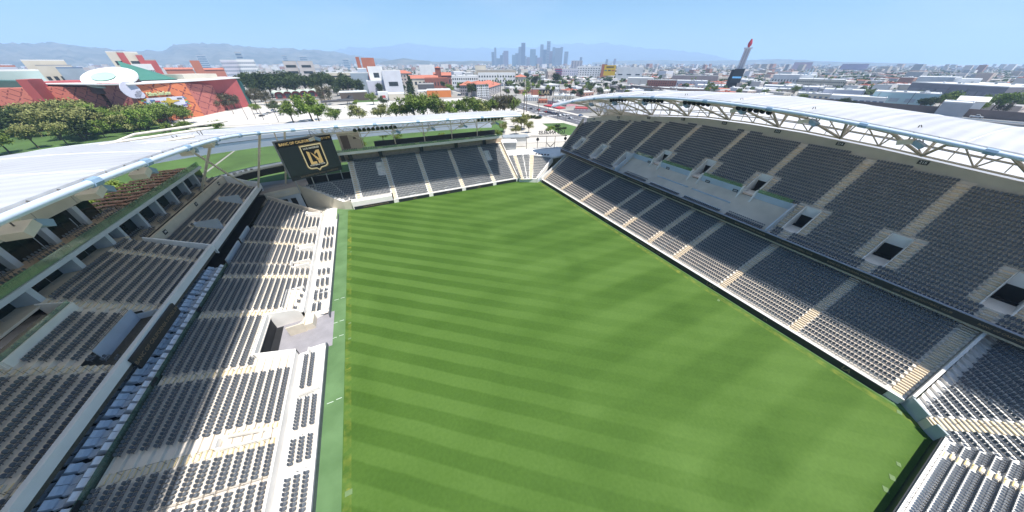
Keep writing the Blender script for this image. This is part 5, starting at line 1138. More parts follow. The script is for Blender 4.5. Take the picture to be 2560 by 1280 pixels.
bld('apartment_block', 'grey and white apartment wing right of the red roofed house', 'apartments', 1222, 1252, 202, 426, 30, W_('apt2', (.46, .43, .43)), M_rr, (5, 7, M_win, .5, .5), pyh=235, roofk='hip', R2=500)
bld('apartment_block', 'long white apartment row with flat roofs behind the palms', 'apartments', 1130, 1195, 190, 560, 30, white, M_rw, (3, 12, M_win, .5, .45), pyh=205, units=5)
bld('apartment_block', 'dark grey apartment row left of the red roofed house', 'apartments', 1150, 1192, 203, 440, 25, W_('apt3', (.27, .26, .28)), M_rr, (3, 8, M_win, .5, .45), pyh=230, roofk='hip')
bld('wide_hall', 'large tan hall with stepped roofs before the skyline', 'hall', 1192, 1290, 176, 760, 60, tan, M_rg, pyh=190, units=4)
bld('wide_hall', 'tan fly tower above the large hall', 'hall', 1188, 1215, 164, 780, 30, cream, M_rg, pyh=180)
bld('wide_hall', 'white arcade in front of the large tan hall', 'hall', 1195, 1288, 183, 720, 20, white, M_rw, (2, 14, M_win, .5, .4), pyh=195)
bld('white_house', 'cream house with orange tile roof among palms by the street', 'house', 1288, 1315, 186, 560, 18, cream, M_rr, (2, 4, M_win, .4, .4), pyh=200, roofk='hip')
bld('orange_building', 'bright orange box building behind the parking trees', 'building', 1068, 1128, 226, 425, 20, orange, M_rw, pyh=248)
bld('orange_building', 'white roofed pavilion left of the orange box', 'pavilion', 1045, 1100, 229, 432, 22, cream, M_rw, pyh=240)
bld('drum_building', 'dark grey blank hall behind the orange box', 'building', 1045, 1086, 211, 480, 22, dkg, M_rg, pyh=228)
bld('low_pavilion', 'white pavilion with red panel at the lot edge', 'pavilion', 946, 972, 232, 415, 14, white, M_rw, (1, 1, redw, .35, .5), pyh=248)
bld('low_pavilion', 'cream box pavilion at the lot edge', 'pavilion', 972, 1012, 235, 408, 16, cream, M_rw, pyh=250)
bld('flat_canopy', 'dark low pavilion with a pale flat roof beyond the lot', 'pavilion', 850, 920, 231, 420, 18, W_('dkbrown', (.10, .075, .065)), M_rw, pyh=245)
bld('tan_retaining_building', 'tan low wall building under the scalloped roof', 'building', 660, 830, 250, 445, 8, tan, M_rg, pyh=256)
bld('pink_house', 'pink stucco building by the crossroads', 'shop', 1368, 1416, 256, 345, 18, pink, M_rg, (2, 9, M_win, .4, .35), pyh=275, R2=325, units=3)
bld('brick_shop', 'terracotta shop house left of the pink building', 'shop', 1345, 1368, 252, 352, 14, terra, M_rr, (2, 3, M_win, .4, .4), pyh=270)
bld('white_shop', 'white two storey shop by the road', 'shop', 1312, 1346, 243, 372, 16, white, M_rw, (2, 7, M_win, .45, .4), pyh=262, units=3)
bld('white_shop', 'cream flat roofed shop behind the pink building', 'shop', 1385, 1435, 240, 390, 20, cream, M_rw, (1, 8, M_win, .3, .3), pyh=255, units=4)
bld('brick_shop', 'orange brick store row under the black billboard', 'shop', 1328, 1362, 224, 430, 16, terra, M_rg, pyh=240)
bld('fast_food', 'red and white roadside restaurant with striped front', 'restaurant', 1436, 1470, 273, 300, 14, white, redw, (1, 4, redw, .5, .4), pyh=286)
bld('white_block', 'white office block with square windows before the freeway', 'office', 1442, 1500, 167, 1000, 40, white, M_rw, (5, 9, M_win, .45, .35), pyh=195, units=3)
bld('white_block', 'cream and white stepped offices left of the white block', 'office', 1402, 1445, 173, 980, 40, palew, M_rw, (3, 8, M_winb, .4, .35), pyh=195, units=4)
bld('striped_block', 'magenta and navy striped building by the freeway', 'building', 1387, 1404, 172, 960, 30, W_('magenta', (.28, .06, .14)), M_rg, (4, 1, M_winb, .95, .45), pyh=190)
bld('white_block', 'long white warehouse right of the yellow billboard', 'warehouse', 1541, 1607, 169, 900, 40, white, M_rw, (1, 3, M_win, .5, .12), pyh=190)
bld('rust_block', 'rust red and grey block left of the yellow billboard', 'building', 1503, 1516, 161, 905, 20, terra, M_rg, pyh=190)
bld('brick_factory', 'dark brick factory with small windows right of the freeway', 'factory', 1616, 1690, 201, 640, 30, brick, M_rg, (4, 13, M_win, .4, .4), pyh=222, units=4)
bld('pale_warehouse', 'pale grey windowless warehouse left of the brick factory', 'warehouse', 1568, 1632, 196, 690, 40, W_('paleg', (.52, .51, .49)), M_rw, pyh=212)
bld('grey_warehouse', 'blue grey warehouse right of the brick factory', 'warehouse', 1690, 1768, 203, 700, 35, palew, M_rw, (1, 9, M_win, .3, .3), pyh=215, units=4)
bld('tan_warehouse', 'brownish long warehouse with a sawtooth end', 'warehouse', 1680, 1795, 190, 830, 40, W_('mauve', (.36, .28, .27)), M_rg, pyh=200, units=3)
bld('civic_building', 'long white classical building with rows of windows', 'civic building', 1992, 2112, 199, 830, 50, cream, M_rw, (2, 24, M_win, .5, .45), pyh=212, units=4)
bld('civic_building', 'left wing of the long white classical building', 'civic building', 1930, 2040, 188, 880, 60, white, M_rw, (1, 14, M_win, .3, .3), pyh=205, units=3)
for k, px in enumerate((2014, 2022, 2030)): bld('chimney', 'pale blue chimney stack, %s of three above the white classical building' % ('left', 'middle', 'right')[k], 'chimney', px, px + 3, 171, 890, 4, W_('paleblue', (.50, .60, .66)), M_rg, pyh=185, group='three chimney stacks')
bld('industrial_hall', 'large white roofed hall with a dark long front, far right', 'warehouse', 2270, 2522, 212, 700, 90, W_('slate', (.20, .19, .22)), M_rw, (1, 6, W_('slate2', (.25, .24, .27)), .8, .5), pyh=228, R2=640, units=8)
bld('industrial_hall', 'raised white upper storey on the large right hall', 'warehouse', 2290, 2400, 194, 770, 60, white, M_rw, (1, 5, blueg, .5, .3), pyh=210)
bld('industrial_hall', 'white box roof block on the right part of the large hall', 'warehouse', 2380, 2450, 199, 740, 50, white, M_rw, pyh=212)
bld('arched_hall', 'white hall with arched windows beyond the right roof', 'hall', 2055, 2160, 226, 560, 30, palew, M_rw, (1, 7, M_win, .35, .5), pyh=240, units=4)
bld('low_warehouse', 'low showroom with a dark overhanging roof edge beyond the right roof', 'shop', 2070, 2215, 243, 500, 30, white, M_rw, (1, 9, M_winb, .7, .5), pyh=258)
bld('low_warehouse', 'light teal warehouse front right of the showroom', 'warehouse', 2180, 2350, 233, 520, 30, W_('teal', (.36, .50, .54)), M_rw, (1, 4, blueg, .6, .4), pyh=250, units=6)
bld('low_warehouse', 'white gabled shed behind the bushy trees at right', 'warehouse', 2395, 2470, 243, 480, 30, white, M_rw, pyh=260, roofk='gable')
bld('low_warehouse', 'grey shed roof beside the freeway wall at right', 'warehouse', 2350, 2430, 258, 430, 22, W_('shed', (.42, .42, .43)), M_rw, pyh=272)
bld('low_warehouse', 'tan long shed left of the candle shaped tower', 'warehouse', 1860, 1990, 222, 640, 30, tan, M_rw, (1, 10, M_win, .3, .3), pyh=232, units=5)
bld('low_warehouse', 'white warehouse row with grey doors above the right roof', 'warehouse', 1905, 2060, 217, 700, 40, palew, M_rw, (1, 8, M_winb, .4, .5), pyh=230, units=6)
bld('low_warehouse', 'white roofed depot in front of the brick factory', 'warehouse', 1550, 1612, 214, 610, 30, white, M_rw, (1, 7, M_win, .4, .3), pyh=226, units=4)
bld('low_warehouse', 'row of white and red shop roofs over the arch of the right roof', 'shop', 1640, 1760, 222, 560, 25, W_('brickrow', (.36, .14, .10)), M_rw, (1, 9, M_win, .4, .3), pyh=232, units=6)
bld('low_warehouse', 'flat white roofs left of the candle shaped tower', 'warehouse', 1740, 1822, 215, 650, 40, white, M_rw, (1, 8, redw, .5, .4), pyh=228, units=5)
bld('low_warehouse', 'beige store with a long roof right of the candle shaped tower', 'shop', 1990, 2075, 235, 540, 25, cream, M_rw, (1, 6, M_winb, .5, .4), pyh=246, units=5)
bld('mall', 'distant violet blue mall block on the right horizon', 'building', 2105, 2172, 160, 2600, 80, W_('violet', (.32, .27, .40)), M_rg, pyh=166)
bld('mall', 'distant pink stepped building under the faint ridge', 'building', 1985, 2032, 156, 2500, 60, W_('pinkfar', (.48, .35, .42)), M_rg, pyh=162)
bld('white_tower_block', 'white slab tower by the freeway before the skyline', 'tower', 1428, 1456, 152, 1900, 50, W_('slabw', (.46, .42, .44)), M_rg, (10, 4, M_winb, .4, .5), pyh=165)

# -- scalloped pavilion: row of barrel vaults, green roofs on red ends
sv = thing('scalloped_pavilion', tuple(G(745, 258)), 'pavilion roofed with a row of pale green barrel vaults over red arches', 'pavilion')
a, b = AR(690, 245, 462), AR(812, 243, 470); a.z = b.z = 9.5; d = (b - a) / 6; dn = d.normalized(); nn = Vector((-dn.y, dn.x, 0)); nn = nn if nn.dot(a) > 0 else -nn
for k in range(6):
    c = a + d * (k + .5); rr = d.length / 2; arc_ = [(c - dn * rr * math.cos(t) + Vector((0, 0, 4.2 + rr * .62 * math.sin(t)))) for t in np.linspace(0, math.pi, 11)]
    m = MB(); m.grid([[tuple(p) for p in arc_], [tuple(p + nn * 26) for p in arc_]]); m.grid([[tuple(p - nn * 1.2 + Vector((0, 0, .3))) for p in arc_], [tuple(p + nn * 26 + Vector((0, 0, .3))) for p in arc_]]); m.build('vault', W_('vaultgreen', (.50, .56, .47)), sv)
    m = MB(); m.poly([tuple(p + nn * .6) for p in arc_] + [tuple(c + dn * rr + nn * .6), tuple(c - dn * rr + nn * .6)]); m.build('arch_wall', W_('maroon', (.26, .05, .055)), sv)
    m = MB(); m.obox(c + nn * .45 + Vector((0, 0, 2.6)), dn * rr * .6, nn * .1, (0, 0, 2.1)); m.build('arch_glass', M_win, sv)

# -- dark spy plane on show at the lot edge
pj = G(850, 262); jt = thing('jet_aircraft', tuple(pj), 'black twin-engined delta jet on stands at the edge of the parking lot', 'aircraft')
fx = Vector((1, .25, 0)).normalized(); fy = Vector((-.25, 1, 0)).normalized(); J = lambda u, v, z: tuple(pj + fx * u + fy * v + Vector((0, 0, z)))
M_jet = mat('matt_black_jet', (.05, .05, .058), .5, .15, .5)
m = MB(); m.tube([J(-17, 0, 4), J(-12, 0, 4.1), J(-4, 0, 4.1), J(12, 0, 4.0), J(15, 0, 4)], 1.15, 8); m.build('fuselage', M_jet, jt)
m = MB(); m.prism([J(-7, -1, 3.9), J(13, -8.5, 3.9), J(15, -7, 3.9), J(15, 7, 3.9), J(13, 8.5, 3.9), J(-7, 1, 3.9)], (0, 0, .35)); m.prism([J(-15, -.6, 4), J(-5, -2.2, 4), J(-5, 2.2, 4), J(-15, .6, 4)], (0, 0, .3)); m.build('wing', M_jet, jt)
for s in (-1, 1):
    m = MB(); m.tube([J(0, 5 * s, 4.2), J(1, 5 * s, 4.2), J(13, 5 * s, 4.1)], .95, 8); m.build('engine', M_jet, jt); m = MB(); m.prism([J(9, 5 * s, 5), J(14, 5 * s, 5), J(14.5, 4.3 * s, 8), J(12, 4.3 * s, 8)], (fy * .2)); m.build('tail_fin', M_jet, jt)
m = MB(); m.bx(0, .1, 0, .1, 0, .1)
m = MB()
for u, v in ((-9, 0), (9, 4), (9, -4)): m.tube([J(u, v, 0), J(u, v, 4)], .3, 5)
m.build('stand', M_grey, jt)

# -- candle-shaped sign tower with screens
tb = G(1828, 225); tp = AR(1868, 107, math.hypot(tb.x, tb.y)).z
TW = thing('sign_tower', tuple(tb), 'tall ribbed white sign tower topped by a red flame, with black screens at its foot', 'sign tower')
def lean(z): return Vector((tb.x, tb.y, z))
fw_ = Vector((tb.x, tb.y, 0)).normalized(); sd = Vector((fw_.y, -fw_.x, 0)); h = tp - GZ
for s in (-1, 1):
    m = MB(); m.obox(lean(GZ + h * .44) + sd * s * 2.6, sd * 1.7, fw_ * 2.0, (0, 0, h * .44)); m.build('white_pylon', W_('twhite', (.62, .62, .66)), TW)
    m = MB(); m.obox(lean(GZ + h * .5) + sd * s * 1.7 - fw_ * 2.1, sd * .22, fw_ * .2, (0, 0, h * .37)); m.build('dark_rib', W_('tribs', (.20, .12, .14)), TW)
m = MB(); m.obox(lean(GZ + h * .44), sd * 1.0, fw_ * 2.0, (0, 0, h * .435)); m.build('core', W_('tcore', (.55, .55, .58)), TW)
m = MB(); m.obox(lean(GZ + h * .893), sd * 5.6, fw_ * 3.4, (0, 0, .8)); m.build('cap', W_('tcap', (.6, .6, .62)), TW)
m = MB(); m.lathe(tuple(lean(GZ + h * .90)), [(1.0, 0), (2.6, 3), (2.9, 5.5), (1.9, 8.5), (.9, 11), (.1, h * .10)], 8); m.build('flame', W_('flame', (.42, .03, .05), .4), TW)
m = MB(); m.obox(lean(GZ + 15.5) - fw_ * 3.2 - sd * 3, sd * 7.5, fw_ * .6, (0, 0, 13)); m.build('screen', M_dark, TW); m = MB(); m.obox(lean(GZ + 20) - fw_ * 4.0 + sd * .5, sd * 7.0, fw_ * .5, (0, 0, 9.5)); m.build('screen', M_black, TW)
m = MB(); m.obox(lean(GZ + 18) - fw_ * 4.7 + sd * .5, sd * 6.0, fw_ * .15, (0, 0, 1.2)); m.build('lit_text_band', emimat('led_blue', (.10, .28, .50), .7), TW)

# -- billboards
def billboard(label, pxl, pxr, pyt, pyb, R, M, legs=True, txt=None, tm=None, ts=4):
    a, b = AR(pxl, pyt, R), AR(pxr, pyt, R); zt = a.z; zb = AR((pxl + pxr) / 2, pyb, R).z; d = b - a; d.z = 0; w = d.length; d.normalize(); n = Vector((d.y, -d.x, 0)); n = n if n.dot(a) < 0 else -n; c = (a + b) / 2; c.z = (zt + zb) / 2
    o = thing('billboard', (c.x, c.y, GZ), label, 'billboard'); m = MB(); m.obox(c, d * w / 2, n * .5, (0, 0, (zt - zb) / 2)); m.build('face', M, o)
    m = MB()
    for s in (-.35, .35): m.tube([tuple(c + d * w * s - n * .9 - Vector((0, 0, c.z - GZ))), tuple(c + d * w * s - n * .9)], .35, 5)
    m.build('post', M_grey, o)
    if txt: text(txt, c + n * .6, d, (0, 0, 1), ts, tm, o, bold=.08)
    return o, c, d, n, w, zt - zb
billboard('black billboard with a gold LAR monogram on posts over the shops', 1348, 1381, 224, 239, 400, M_black, txt='LAR', tm=W_('goldl', (.55, .42, .25)), ts=6)
o, c, d, n, w, hh_ = billboard('big yellow wall billboard with cars printed on it', 1512, 1541, 163, 189, 895, W_('yellow', (.66, .42, .015)))
for k, (u, v, ww, col) in enumerate(((-.34, .0, .22, (.05, .25, .25)), (-.02, .0, .24, (.03, .03, .03)), (.3, .0, .26, (.40, .09, .02)))):
    m = MB(); m.obox(c + d * w * u + n * .6 + Vector((0, 0, v)), d * w * ww / 2, n * .05, (0, 0, hh_ * .05)); m.build('printed_car', W_('pc%d' % k, col), o)
m = MB(); m.obox(c + n * .6 + Vector((0, 0, hh_ * .36)), d * w * .33, n * .05, (0, 0, hh_ * .025)); m.obox(c + n * .6 + Vector((0, 0, hh_ * .28)), d * w * .33, n * .05, (0, 0, hh_ * .025)); m.build('printed_lines', M_dark, o)

# -- downtown skyline: each tower on its own
SKY = [(1229, 1236, 130), (1236, 1241, 119), (1250, 1257, 138), (1256, 1262, 132), (1259, 1271, 127), (1280, 1290, 137), (1288, 1296, 133), (1296, 1306, 117), (1303, 1313, 107), (1308, 1316, 140), (1317, 1327, 143), (1325, 1339, 123), (1336, 1343, 139), (1350, 1358, 111), (1357, 1368, 124), (1366, 1375, 103), (1373, 1381, 128), (1380, 1387, 118), (1384, 1391, 139), (1387, 1405, 120), (1400, 1406, 118), (1410, 1420, 129), (1343, 1355, 144), (1362, 1375, 136), (1241, 1252, 146), (1312, 1322, 147), (1449, 1455, 143), (1514, 1520, 148), (1534, 1540, 147)]
pal = [(.20, .25, .34), (.26, .31, .40), (.17, .20, .30), (.32, .36, .44), (.30, .26, .36), (.24, .33, .42)]
SL = ['slim dark tower at the left end of the skyline', 'spired glass tower near the left end of the skyline', 'short tower behind the left cluster', 'narrow tower in the left cluster', 'broad tower in the left cluster', 'low tower left of the crowned one', 'purple tower left of the crowned one', 'white shouldered tower beside the crowned one', 'tall glass tower with a curved crown', 'low pale tower right of the crown', 'pale mid tower in the middle', 'broad dark blue tower in the middle', 'small tower beside the dark blue one', 'tall dark slab left of the tallest tower', 'grey tower below the tallest tower', 'tallest tower with a round top', 'mid tower right of the tallest', 'dark slim tower right of the tallest', 'pale low tower before the wide glass one', 'wide glass tower at the right', 'right edge of the wide glass tower, slightly taller', 'lone blue tower at the right end of the skyline', 'low block in the skyline middle', 'mid block under the tallest tower', 'low block in the left cluster', 'low pale block under the crowned tower', 'small far tower right of the skyline', 'small far tower behind the yellow billboard', 'small far tower right of the yellow billboard']
for k, (l, r, t) in enumerate(SKY):
    R = 4300 + 60 * (k * 7 % 11); bld('skyscraper', SL[k], 'skyscraper', l, r, t, R, 45 + 4 * (k % 5), W_('sky%d' % (k % 6), tuple(v * .62 for v in pal[k % 6]), .35), M_rg, (9, 1, W_('skyband', (.08, .11, .17), .3), .5, .25) if k % 3 == 0 else None, pyh=158, group='downtown skyscrapers')
bld('hotel_block', 'dark blue hotel far left under the hills', 'tower', 492, 516, 138, 2600, 50, blueg, M_rg, (7, 1, M_winb, .9, .5), pyh=150); bld('hotel_block', 'blue office slab left of the beige office, far off', 'tower', 706, 718, 139, 2400, 40, blueg, M_rg, (8, 1, M_winb, .9, .5), pyh=150); bld('hotel_block', 'pair of blue towers behind the beige office', 'tower', 748, 768, 141, 2500, 40, blueg, M_rg, (7, 1, M_winb, .9, .5), pyh=150); bld('hotel_block', 'wide blue tower left of the terracotta tower', 'tower', 856, 872, 148, 2400, 50, blueg, M_rg, (6, 1, M_winb, .9, .5), pyh=155)

# ------------------------------------------------------------------ freeways
def ribbon(pts, w, z):
    L_, R__ = [], []
    for i, p in enumerate(pts):
        d = (pts[min(i + 1, len(pts) - 1)] - pts[max(i - 1, 0)]); d.z = 0; d.normalize(); n = Vector((-d.y, d.x, 0)); L_.append((p.x + n.x * w, p.y + n.y * w, z)); R__.append((p.x - n.x * w, p.y - n.y * w, z))
    return L_, R__
fwp = [G(*p, 12) for p in ((1790, 240), (1700, 229), (1620, 219), (1545, 209), (1480, 201), (1425, 193), (1375, 184), (1335, 176), (1308, 171), (1285, 167))]
FW = thing('freeway', tuple(fwp[2]), 'pale concrete freeway curving towards the skyline with a grey side wall', 'freeway'); a, b = ribbon(fwp, 17, 12.0)
m = MB(); m.grid([a, b]); m.build('deck', mat('freeway_concrete', (.50, .47, .43), .85, .08, .05), FW); m = MB(); m.grid([[(x, y, 12.9) for x, y, z in a], [(x, y, 4) for x, y, z in a]]); m.grid([[(x, y, 12.9) for x, y, z in b], [(x, y, 4) for x, y, z in b]]); m.build('side_wall', mat('freeway_wall', (.30, .29, .28), .85, .1, .1), FW)
c1, c2 = ribbon(fwp, .5, 12.02); m = MB(); m.grid([[(x, y, 13.0) for x, y, z in c1], [(x, y, 12.0) for x, y, z in c1]]); m.build('median', M_concw, FW)
F2 = thing('freeway', tuple(G(2400, 300, 9)), 'near freeway behind the right roof with a long brown barrier wall', 'freeway'); p0, p1 = G(2120, 268, 9), G(2600, 307.5, 9); d = (p1 - p0).normalized(); p0 = p0 - d * 260; n = Vector((-d.y, d.x, 0)); n = n if n.dot(p0) > 0 else -n
m = MB(); m.prism([tuple(p0), tuple(p1), (p1.x, p1.y, 14.6), (p0.x, p0.y, 14.6)], n * .5); m.build('barrier_wall', mat('brown_barrier', (.19, .145, .13), .85, .12, .15), F2)
q0, q1 = p0 - n * 34, p1 - n * 34; m = MB(); m.quad((p0.x, p0.y, 9), (p1.x, p1.y, 9), (q1.x, q1.y, 9), (q0.x, q0.y, 9)); m.build('deck', mat('freeway_grey', (.17, .165, .165), .85, .15, .06), F2)
m = MB(); m.prism([(q0.x, q0.y, 2), (q1.x, q1.y, 2), (q1.x, q1.y, 10), (q0.x, q0.y, 10)], n * -.4); m.build('side_wall', mat('freeway_wall', (.30, .29, .28), .85, .1, .1), F2)
for s in (8.0, 16.5): c0, c1_ = p0 - n * s, p1 - n * s; m = MB(); m.prism([(c0.x, c0.y, 9.01), (c1_.x, c1_.y, 9.01), (c1_.x, c1_.y, 9.9 if s > 10 else 9.03), (c0.x, c0.y, 9.9 if s > 10 else 9.03)], n * -.5); m.build('median', M_concw, F2)

# ------------------------------------------------------------------ vehicles
M_tyre = mat('tyre', (.02, .02, .02), .8, .1, 2); M_lampr = mat('red_lamp', (.30, .02, .02), .3, .05, 1)
PAINT = {'white': (.62, .62, .62), 'black': (.015, .016, .02), 'silver': (.38, .40, .42), 'red': (.30, .03, .035), 'blue': (.06, .12, .24), 'grey': (.12, .13, .14)}
def make_car(col):
    o = thing('parked_car', (0, 0, 0), 'x', 'car'); P = mat('paint_' + col, PAINT[col], .25, .03, 1, spec=.7)
    m = MB(); m.prism([(-2.2, -.88, .35), (2.2, -.88, .35), (2.25, -.88, .62), (1.15, -.88, .92), (-1.9, -.88, .98), (-2.25, -.88, .7)], (0, 1.76, 0)); m.prism([(-1.5, -.72, .95), (.95, -.72, .9), (.35, -.72, 1.42), (-1.1, -.72, 1.45)], (0, 1.44, 0)); m.build('body', P, o)
    m = MB(); m.prism([(-1.38, -.74, 1.0), (.72, -.74, .97), (.28, -.74, 1.34), (-1.05, -.74, 1.36)], (0, 1.48, 0)); m.add([(.98, -.64, .93), (.98, .64, .93), (.40, .6, 1.40), (.40, -.6, 1.40)], [(0, 1, 2, 3)]); m.build('window', M_win, o)
    for x in (-1.4, 1.4):
        for y in (-.86, .70): m = MB(); m.tube([(x, y, .34), (x, y + .16, .34)], .34, 10); m.build('wheel', M_tyre, o)
    for y in (-.6, .6): m = MB(); m.bx(2.2, 2.27, y - .2, y + .2, .6, .72); m.build('headlight', M_white, o)
    return o
CARS = [(655, 291, 'black', .9, 'black car nearest the stadium in the left part of the lot'), (664, 287, 'silver', .9, 'silver car next to the black one in the lot'), (672, 284, 'grey', .9, 'grey car third in the lot row'), (708, 281, 'black', .1, 'dark car by the shrubs at the lot edge'), (703, 289, 'white', .1, 'white car beside a light pole in the lot'), (684, 277, 'blue', .2, 'dark blue car under the trees at the lot edge'), (760, 274, 'silver', .3, 'pale car at the back edge of the lot'), (848, 276, 'grey', .2, 'dark car standing alone mid lot'), (884, 273, 'white', .2, 'white car at the back of the lot by the jet'), (936, 273, 'black', .2, 'large black car alone on the open lot'),
        (1298, 265, 'white', 1.2, 'white van-like car far up the road'), (1311, 269, 'white', 1.2, 'second white car up the road'), (1327, 273, 'black', 1.57, 'dark pickup-sized car on the road'), (1346, 276, 'red', 1.57, 'dark red car on the near lane'), (1364, 281, 'red', 1.57, 'bright red car ahead of the crossing'), (1351, 292, 'blue', -1.57, 'blue car going away on the near side'), (1384, 285, 'silver', 1.57, 'silver car by the red canopy'), (1398, 290, 'white', 1.57, 'white car waiting at the crossing'), (1408, 289, 'silver', 1.57, 'silver car beside the waiting white one'), (1425, 297, 'silver', 1.57, 'silver car nearest on the crossroads'), (1452, 290, 'blue', .0, 'blue car by the striped restaurant'), (1430, 262, 'grey', .3, 'grey car behind the pink building'), (1290, 262, 'silver', 1.5, 'silver car at the far left kerb')]
protos = {}
for px, py, col, rz, lab in CARS:
    p = G(px, py, GZ + .04)
    if col not in protos: protos[col] = make_car(col); o = protos[col]; o.location = p; o.rotation_euler = (0, 0, rz); o['label'] = lab
    else: o = copy_tree(protos[col], p, rz, label=lab)
fa, fb = a, b
FC = [(1735, .3), (1690, .6), (1655, .2), (1630, .7), (1600, .4), (1580, .8), (1555, .25), (1530, .6), (1512, .4), (1495, .75), (1478, .3), (1462, .55), (1446, .7), (1430, .35), (1414, .6), (1400, .3), (1386, .65), (1372, .45)]
def on_ribbon(px, t):
    A_ = [Vector(p) for p in fa]; B_ = [Vector(p) for p in fb]
    for i in range(len(A_) - 1):
        m0 = A_[i].lerp(B_[i], t); m1 = A_[i + 1].lerp(B_[i + 1], t); x0, x1 = proj(m0)[0], proj(m1)[0]
        if min(x0, x1) <= px <= max(x0, x1): f = (px - x0) / (x1 - x0 + 1e-9); return m0.lerp(m1, f), math.atan2((m1 - m0).y, (m1 - m0).x)
    return None
kk = list(protos)
for i, (px, t) in enumerate(FC):
    r_ = on_ribbon(px, t)
    if r_: copy_tree(protos[kk[i % len(kk)]], r_[0] + Vector((0, 0, .03)), r_[1], 1.15, label='%s car driving on the curved pale freeway' % kk[i % len(kk)], group='cars on the freeway')
# white pickup on the near freeway
tp_ = G(2438, 295, 9); TK = thing('delivery_truck', tuple(tp_), 'white pickup truck alone on the near freeway at right', 'truck'); rz = math.atan2(d.y, d.x)
U = Vector((math.cos(rz), math.sin(rz), 0)); V_ = Vector((-U.y, U.x, 0)); T_ = lambda u, v, z: tuple(tp_ + U * u + V_ * v + Vector((0, 0, z)))
m = MB(); m.prism([T_(-3.2, -1, .6), T_(3.1, -1, .6), T_(3.2, -1, 1.2), T_(1.8, -1, 1.5), T_(-3.2, -1, 1.6)], V_ * 2); m.prism([T_(-.9, -.9, 1.5), T_(1.7, -.9, 1.5), T_(1.0, -.9, 2.4), T_(-.7, -.9, 2.4)], V_ * 1.8); m.build('body', mat('paint_white', PAINT['white']), TK)
m = MB(); m.prism([T_(-.7, -.93, 1.65), T_(1.3, -.93, 1.65), T_(.9, -.93, 2.25), T_(-.55, -.93, 2.25)], V_ * 1.86); m.build('window', M_win, TK)
for u in (-2, 2):
    for v in (-1, .8): m = MB(); m.tube([T_(u, v, .45), T_(u, v + .2, .45)], .45, 10); m.build('wheel', M_tyre, TK)

# ------------------------------------------------------------------ trees
def leafmat(n, c, c2): return mat('leaf_' + n, c, .75, .35, .45, spec=.2, col2=c2, detail=6, rnd=.16)
LM = {'green': leafmat('green', (.085, .14, .027), (.22, .285, .06)), 'dark': leafmat('dark', (.028, .050, .017), (.075, .105, .035)), 'brown': leafmat('brown', (.15, .165, .05), (.34, .345, .125)), 'grey': leafmat('grey', (.075, .07, .042), (.15, .135, .085)), 'bright': leafmat('bright', (.10, .18, .025), (.25, .34, .065))}
M_bark = mat('bark', (.13, .10, .075), .9, .25, 2)
def crown(n, clumps, leaf, seed):
    rg = np.random.default_rng(seed); tot = sum(c[3] ** 2 for c in clumps); mb = MB(); Pn = []
    for cx_, cy_, cz_, r, sq in clumps:
        k = int(n * r * r / tot); u = rg.normal(size=(k, 3)); u /= np.linalg.norm(u, axis=1)[:, None]; rad = r * (rg.random(k) ** .45) * (1 + .18 * rg.normal(size=k)); p = u * rad[:, None]; p[:, 2] *= sq; p += (cx_, cy_, cz_); Pn.append(p)
    Pn = np.concatenate(Pn); k = len(Pn); a = rg.normal(size=(k, 3)); a /= np.linalg.norm(a, axis=1)[:, None]; b_ = np.cross(a, rg.normal(size=(k, 3))); b_ /= np.linalg.norm(b_, axis=1)[:, None]; s = leaf * (.6 + .8 * rg.random(k))[:, None]
    V = np.stack([Pn - a * s, Pn + b_ * s * .6, Pn + a * s, Pn - b_ * s * .6], 1).reshape(-1, 3); mb.addq(V, np.arange(4 * k).reshape(-1, 4)); return mb
def tree_proto(kind, seed, M, h=10.0, n=1500):
    rg = random.Random(seed); o = thing('tree', (0, 0, 0), 'x', 'tree'); cl = []; limbs = []
    th = h * (.34 if kind == 'round' else .40)
    for k in range(12 if kind != 'round' else 8):
        an = rg.uniform(0, 6.28); rr = rg.uniform(.08, .36) * h * (1.15 if kind == 'spread' else .9); z = h * rg.uniform(.42, .86); r = h * rg.uniform(.15, .24); cl.append((math.cos(an) * rr, math.sin(an) * rr, z, r, .8)); limbs.append((math.cos(an) * rr * .8, math.sin(an) * rr * .8, z - r * .2))
    if kind == 'round': cl.append((0, 0, h * .62, h * .30, .95))
    if kind == 'cone': cl = [(rg.uniform(-.4, .4), rg.uniform(-.4, .4), h * (.2 + .08 * k), h * (.24 - .021 * k), .7) for k in range(10)]; limbs = []
    mt = MB(); mt.tube([(0, 0, 0), (.1, .05, th), (.15, .1, h * .7)], h * .032, 6, h * .012)
    for l_ in limbs: mt.tube([(0.05, 0, th * rg.uniform(.7, 1.1)), ((l_[0]) * .5, l_[1] * .5, (l_[2] + th) * .52), l_], h * .014, 4, h * .005)
    mt.build('trunk', M_bark, o); crown(n, cl, h * .034, seed).build('crown', M, o); return o
PR = {}
for k, (kd, mm) in enumerate((('spread', 'green'), ('spread', 'brown'), ('round', 'dark'), ('spread', 'bright'), ('spread', 'grey'), ('cone', 'dark'), ('round', 'green'), ('spread', 'dark'))):
    for v in range(2 if kd != 'cone' else 1): PR.setdefault((kd, mm), []).append(tree_proto(kd, 31 * k + 7 * v + 3, LM[mm], n=1900))
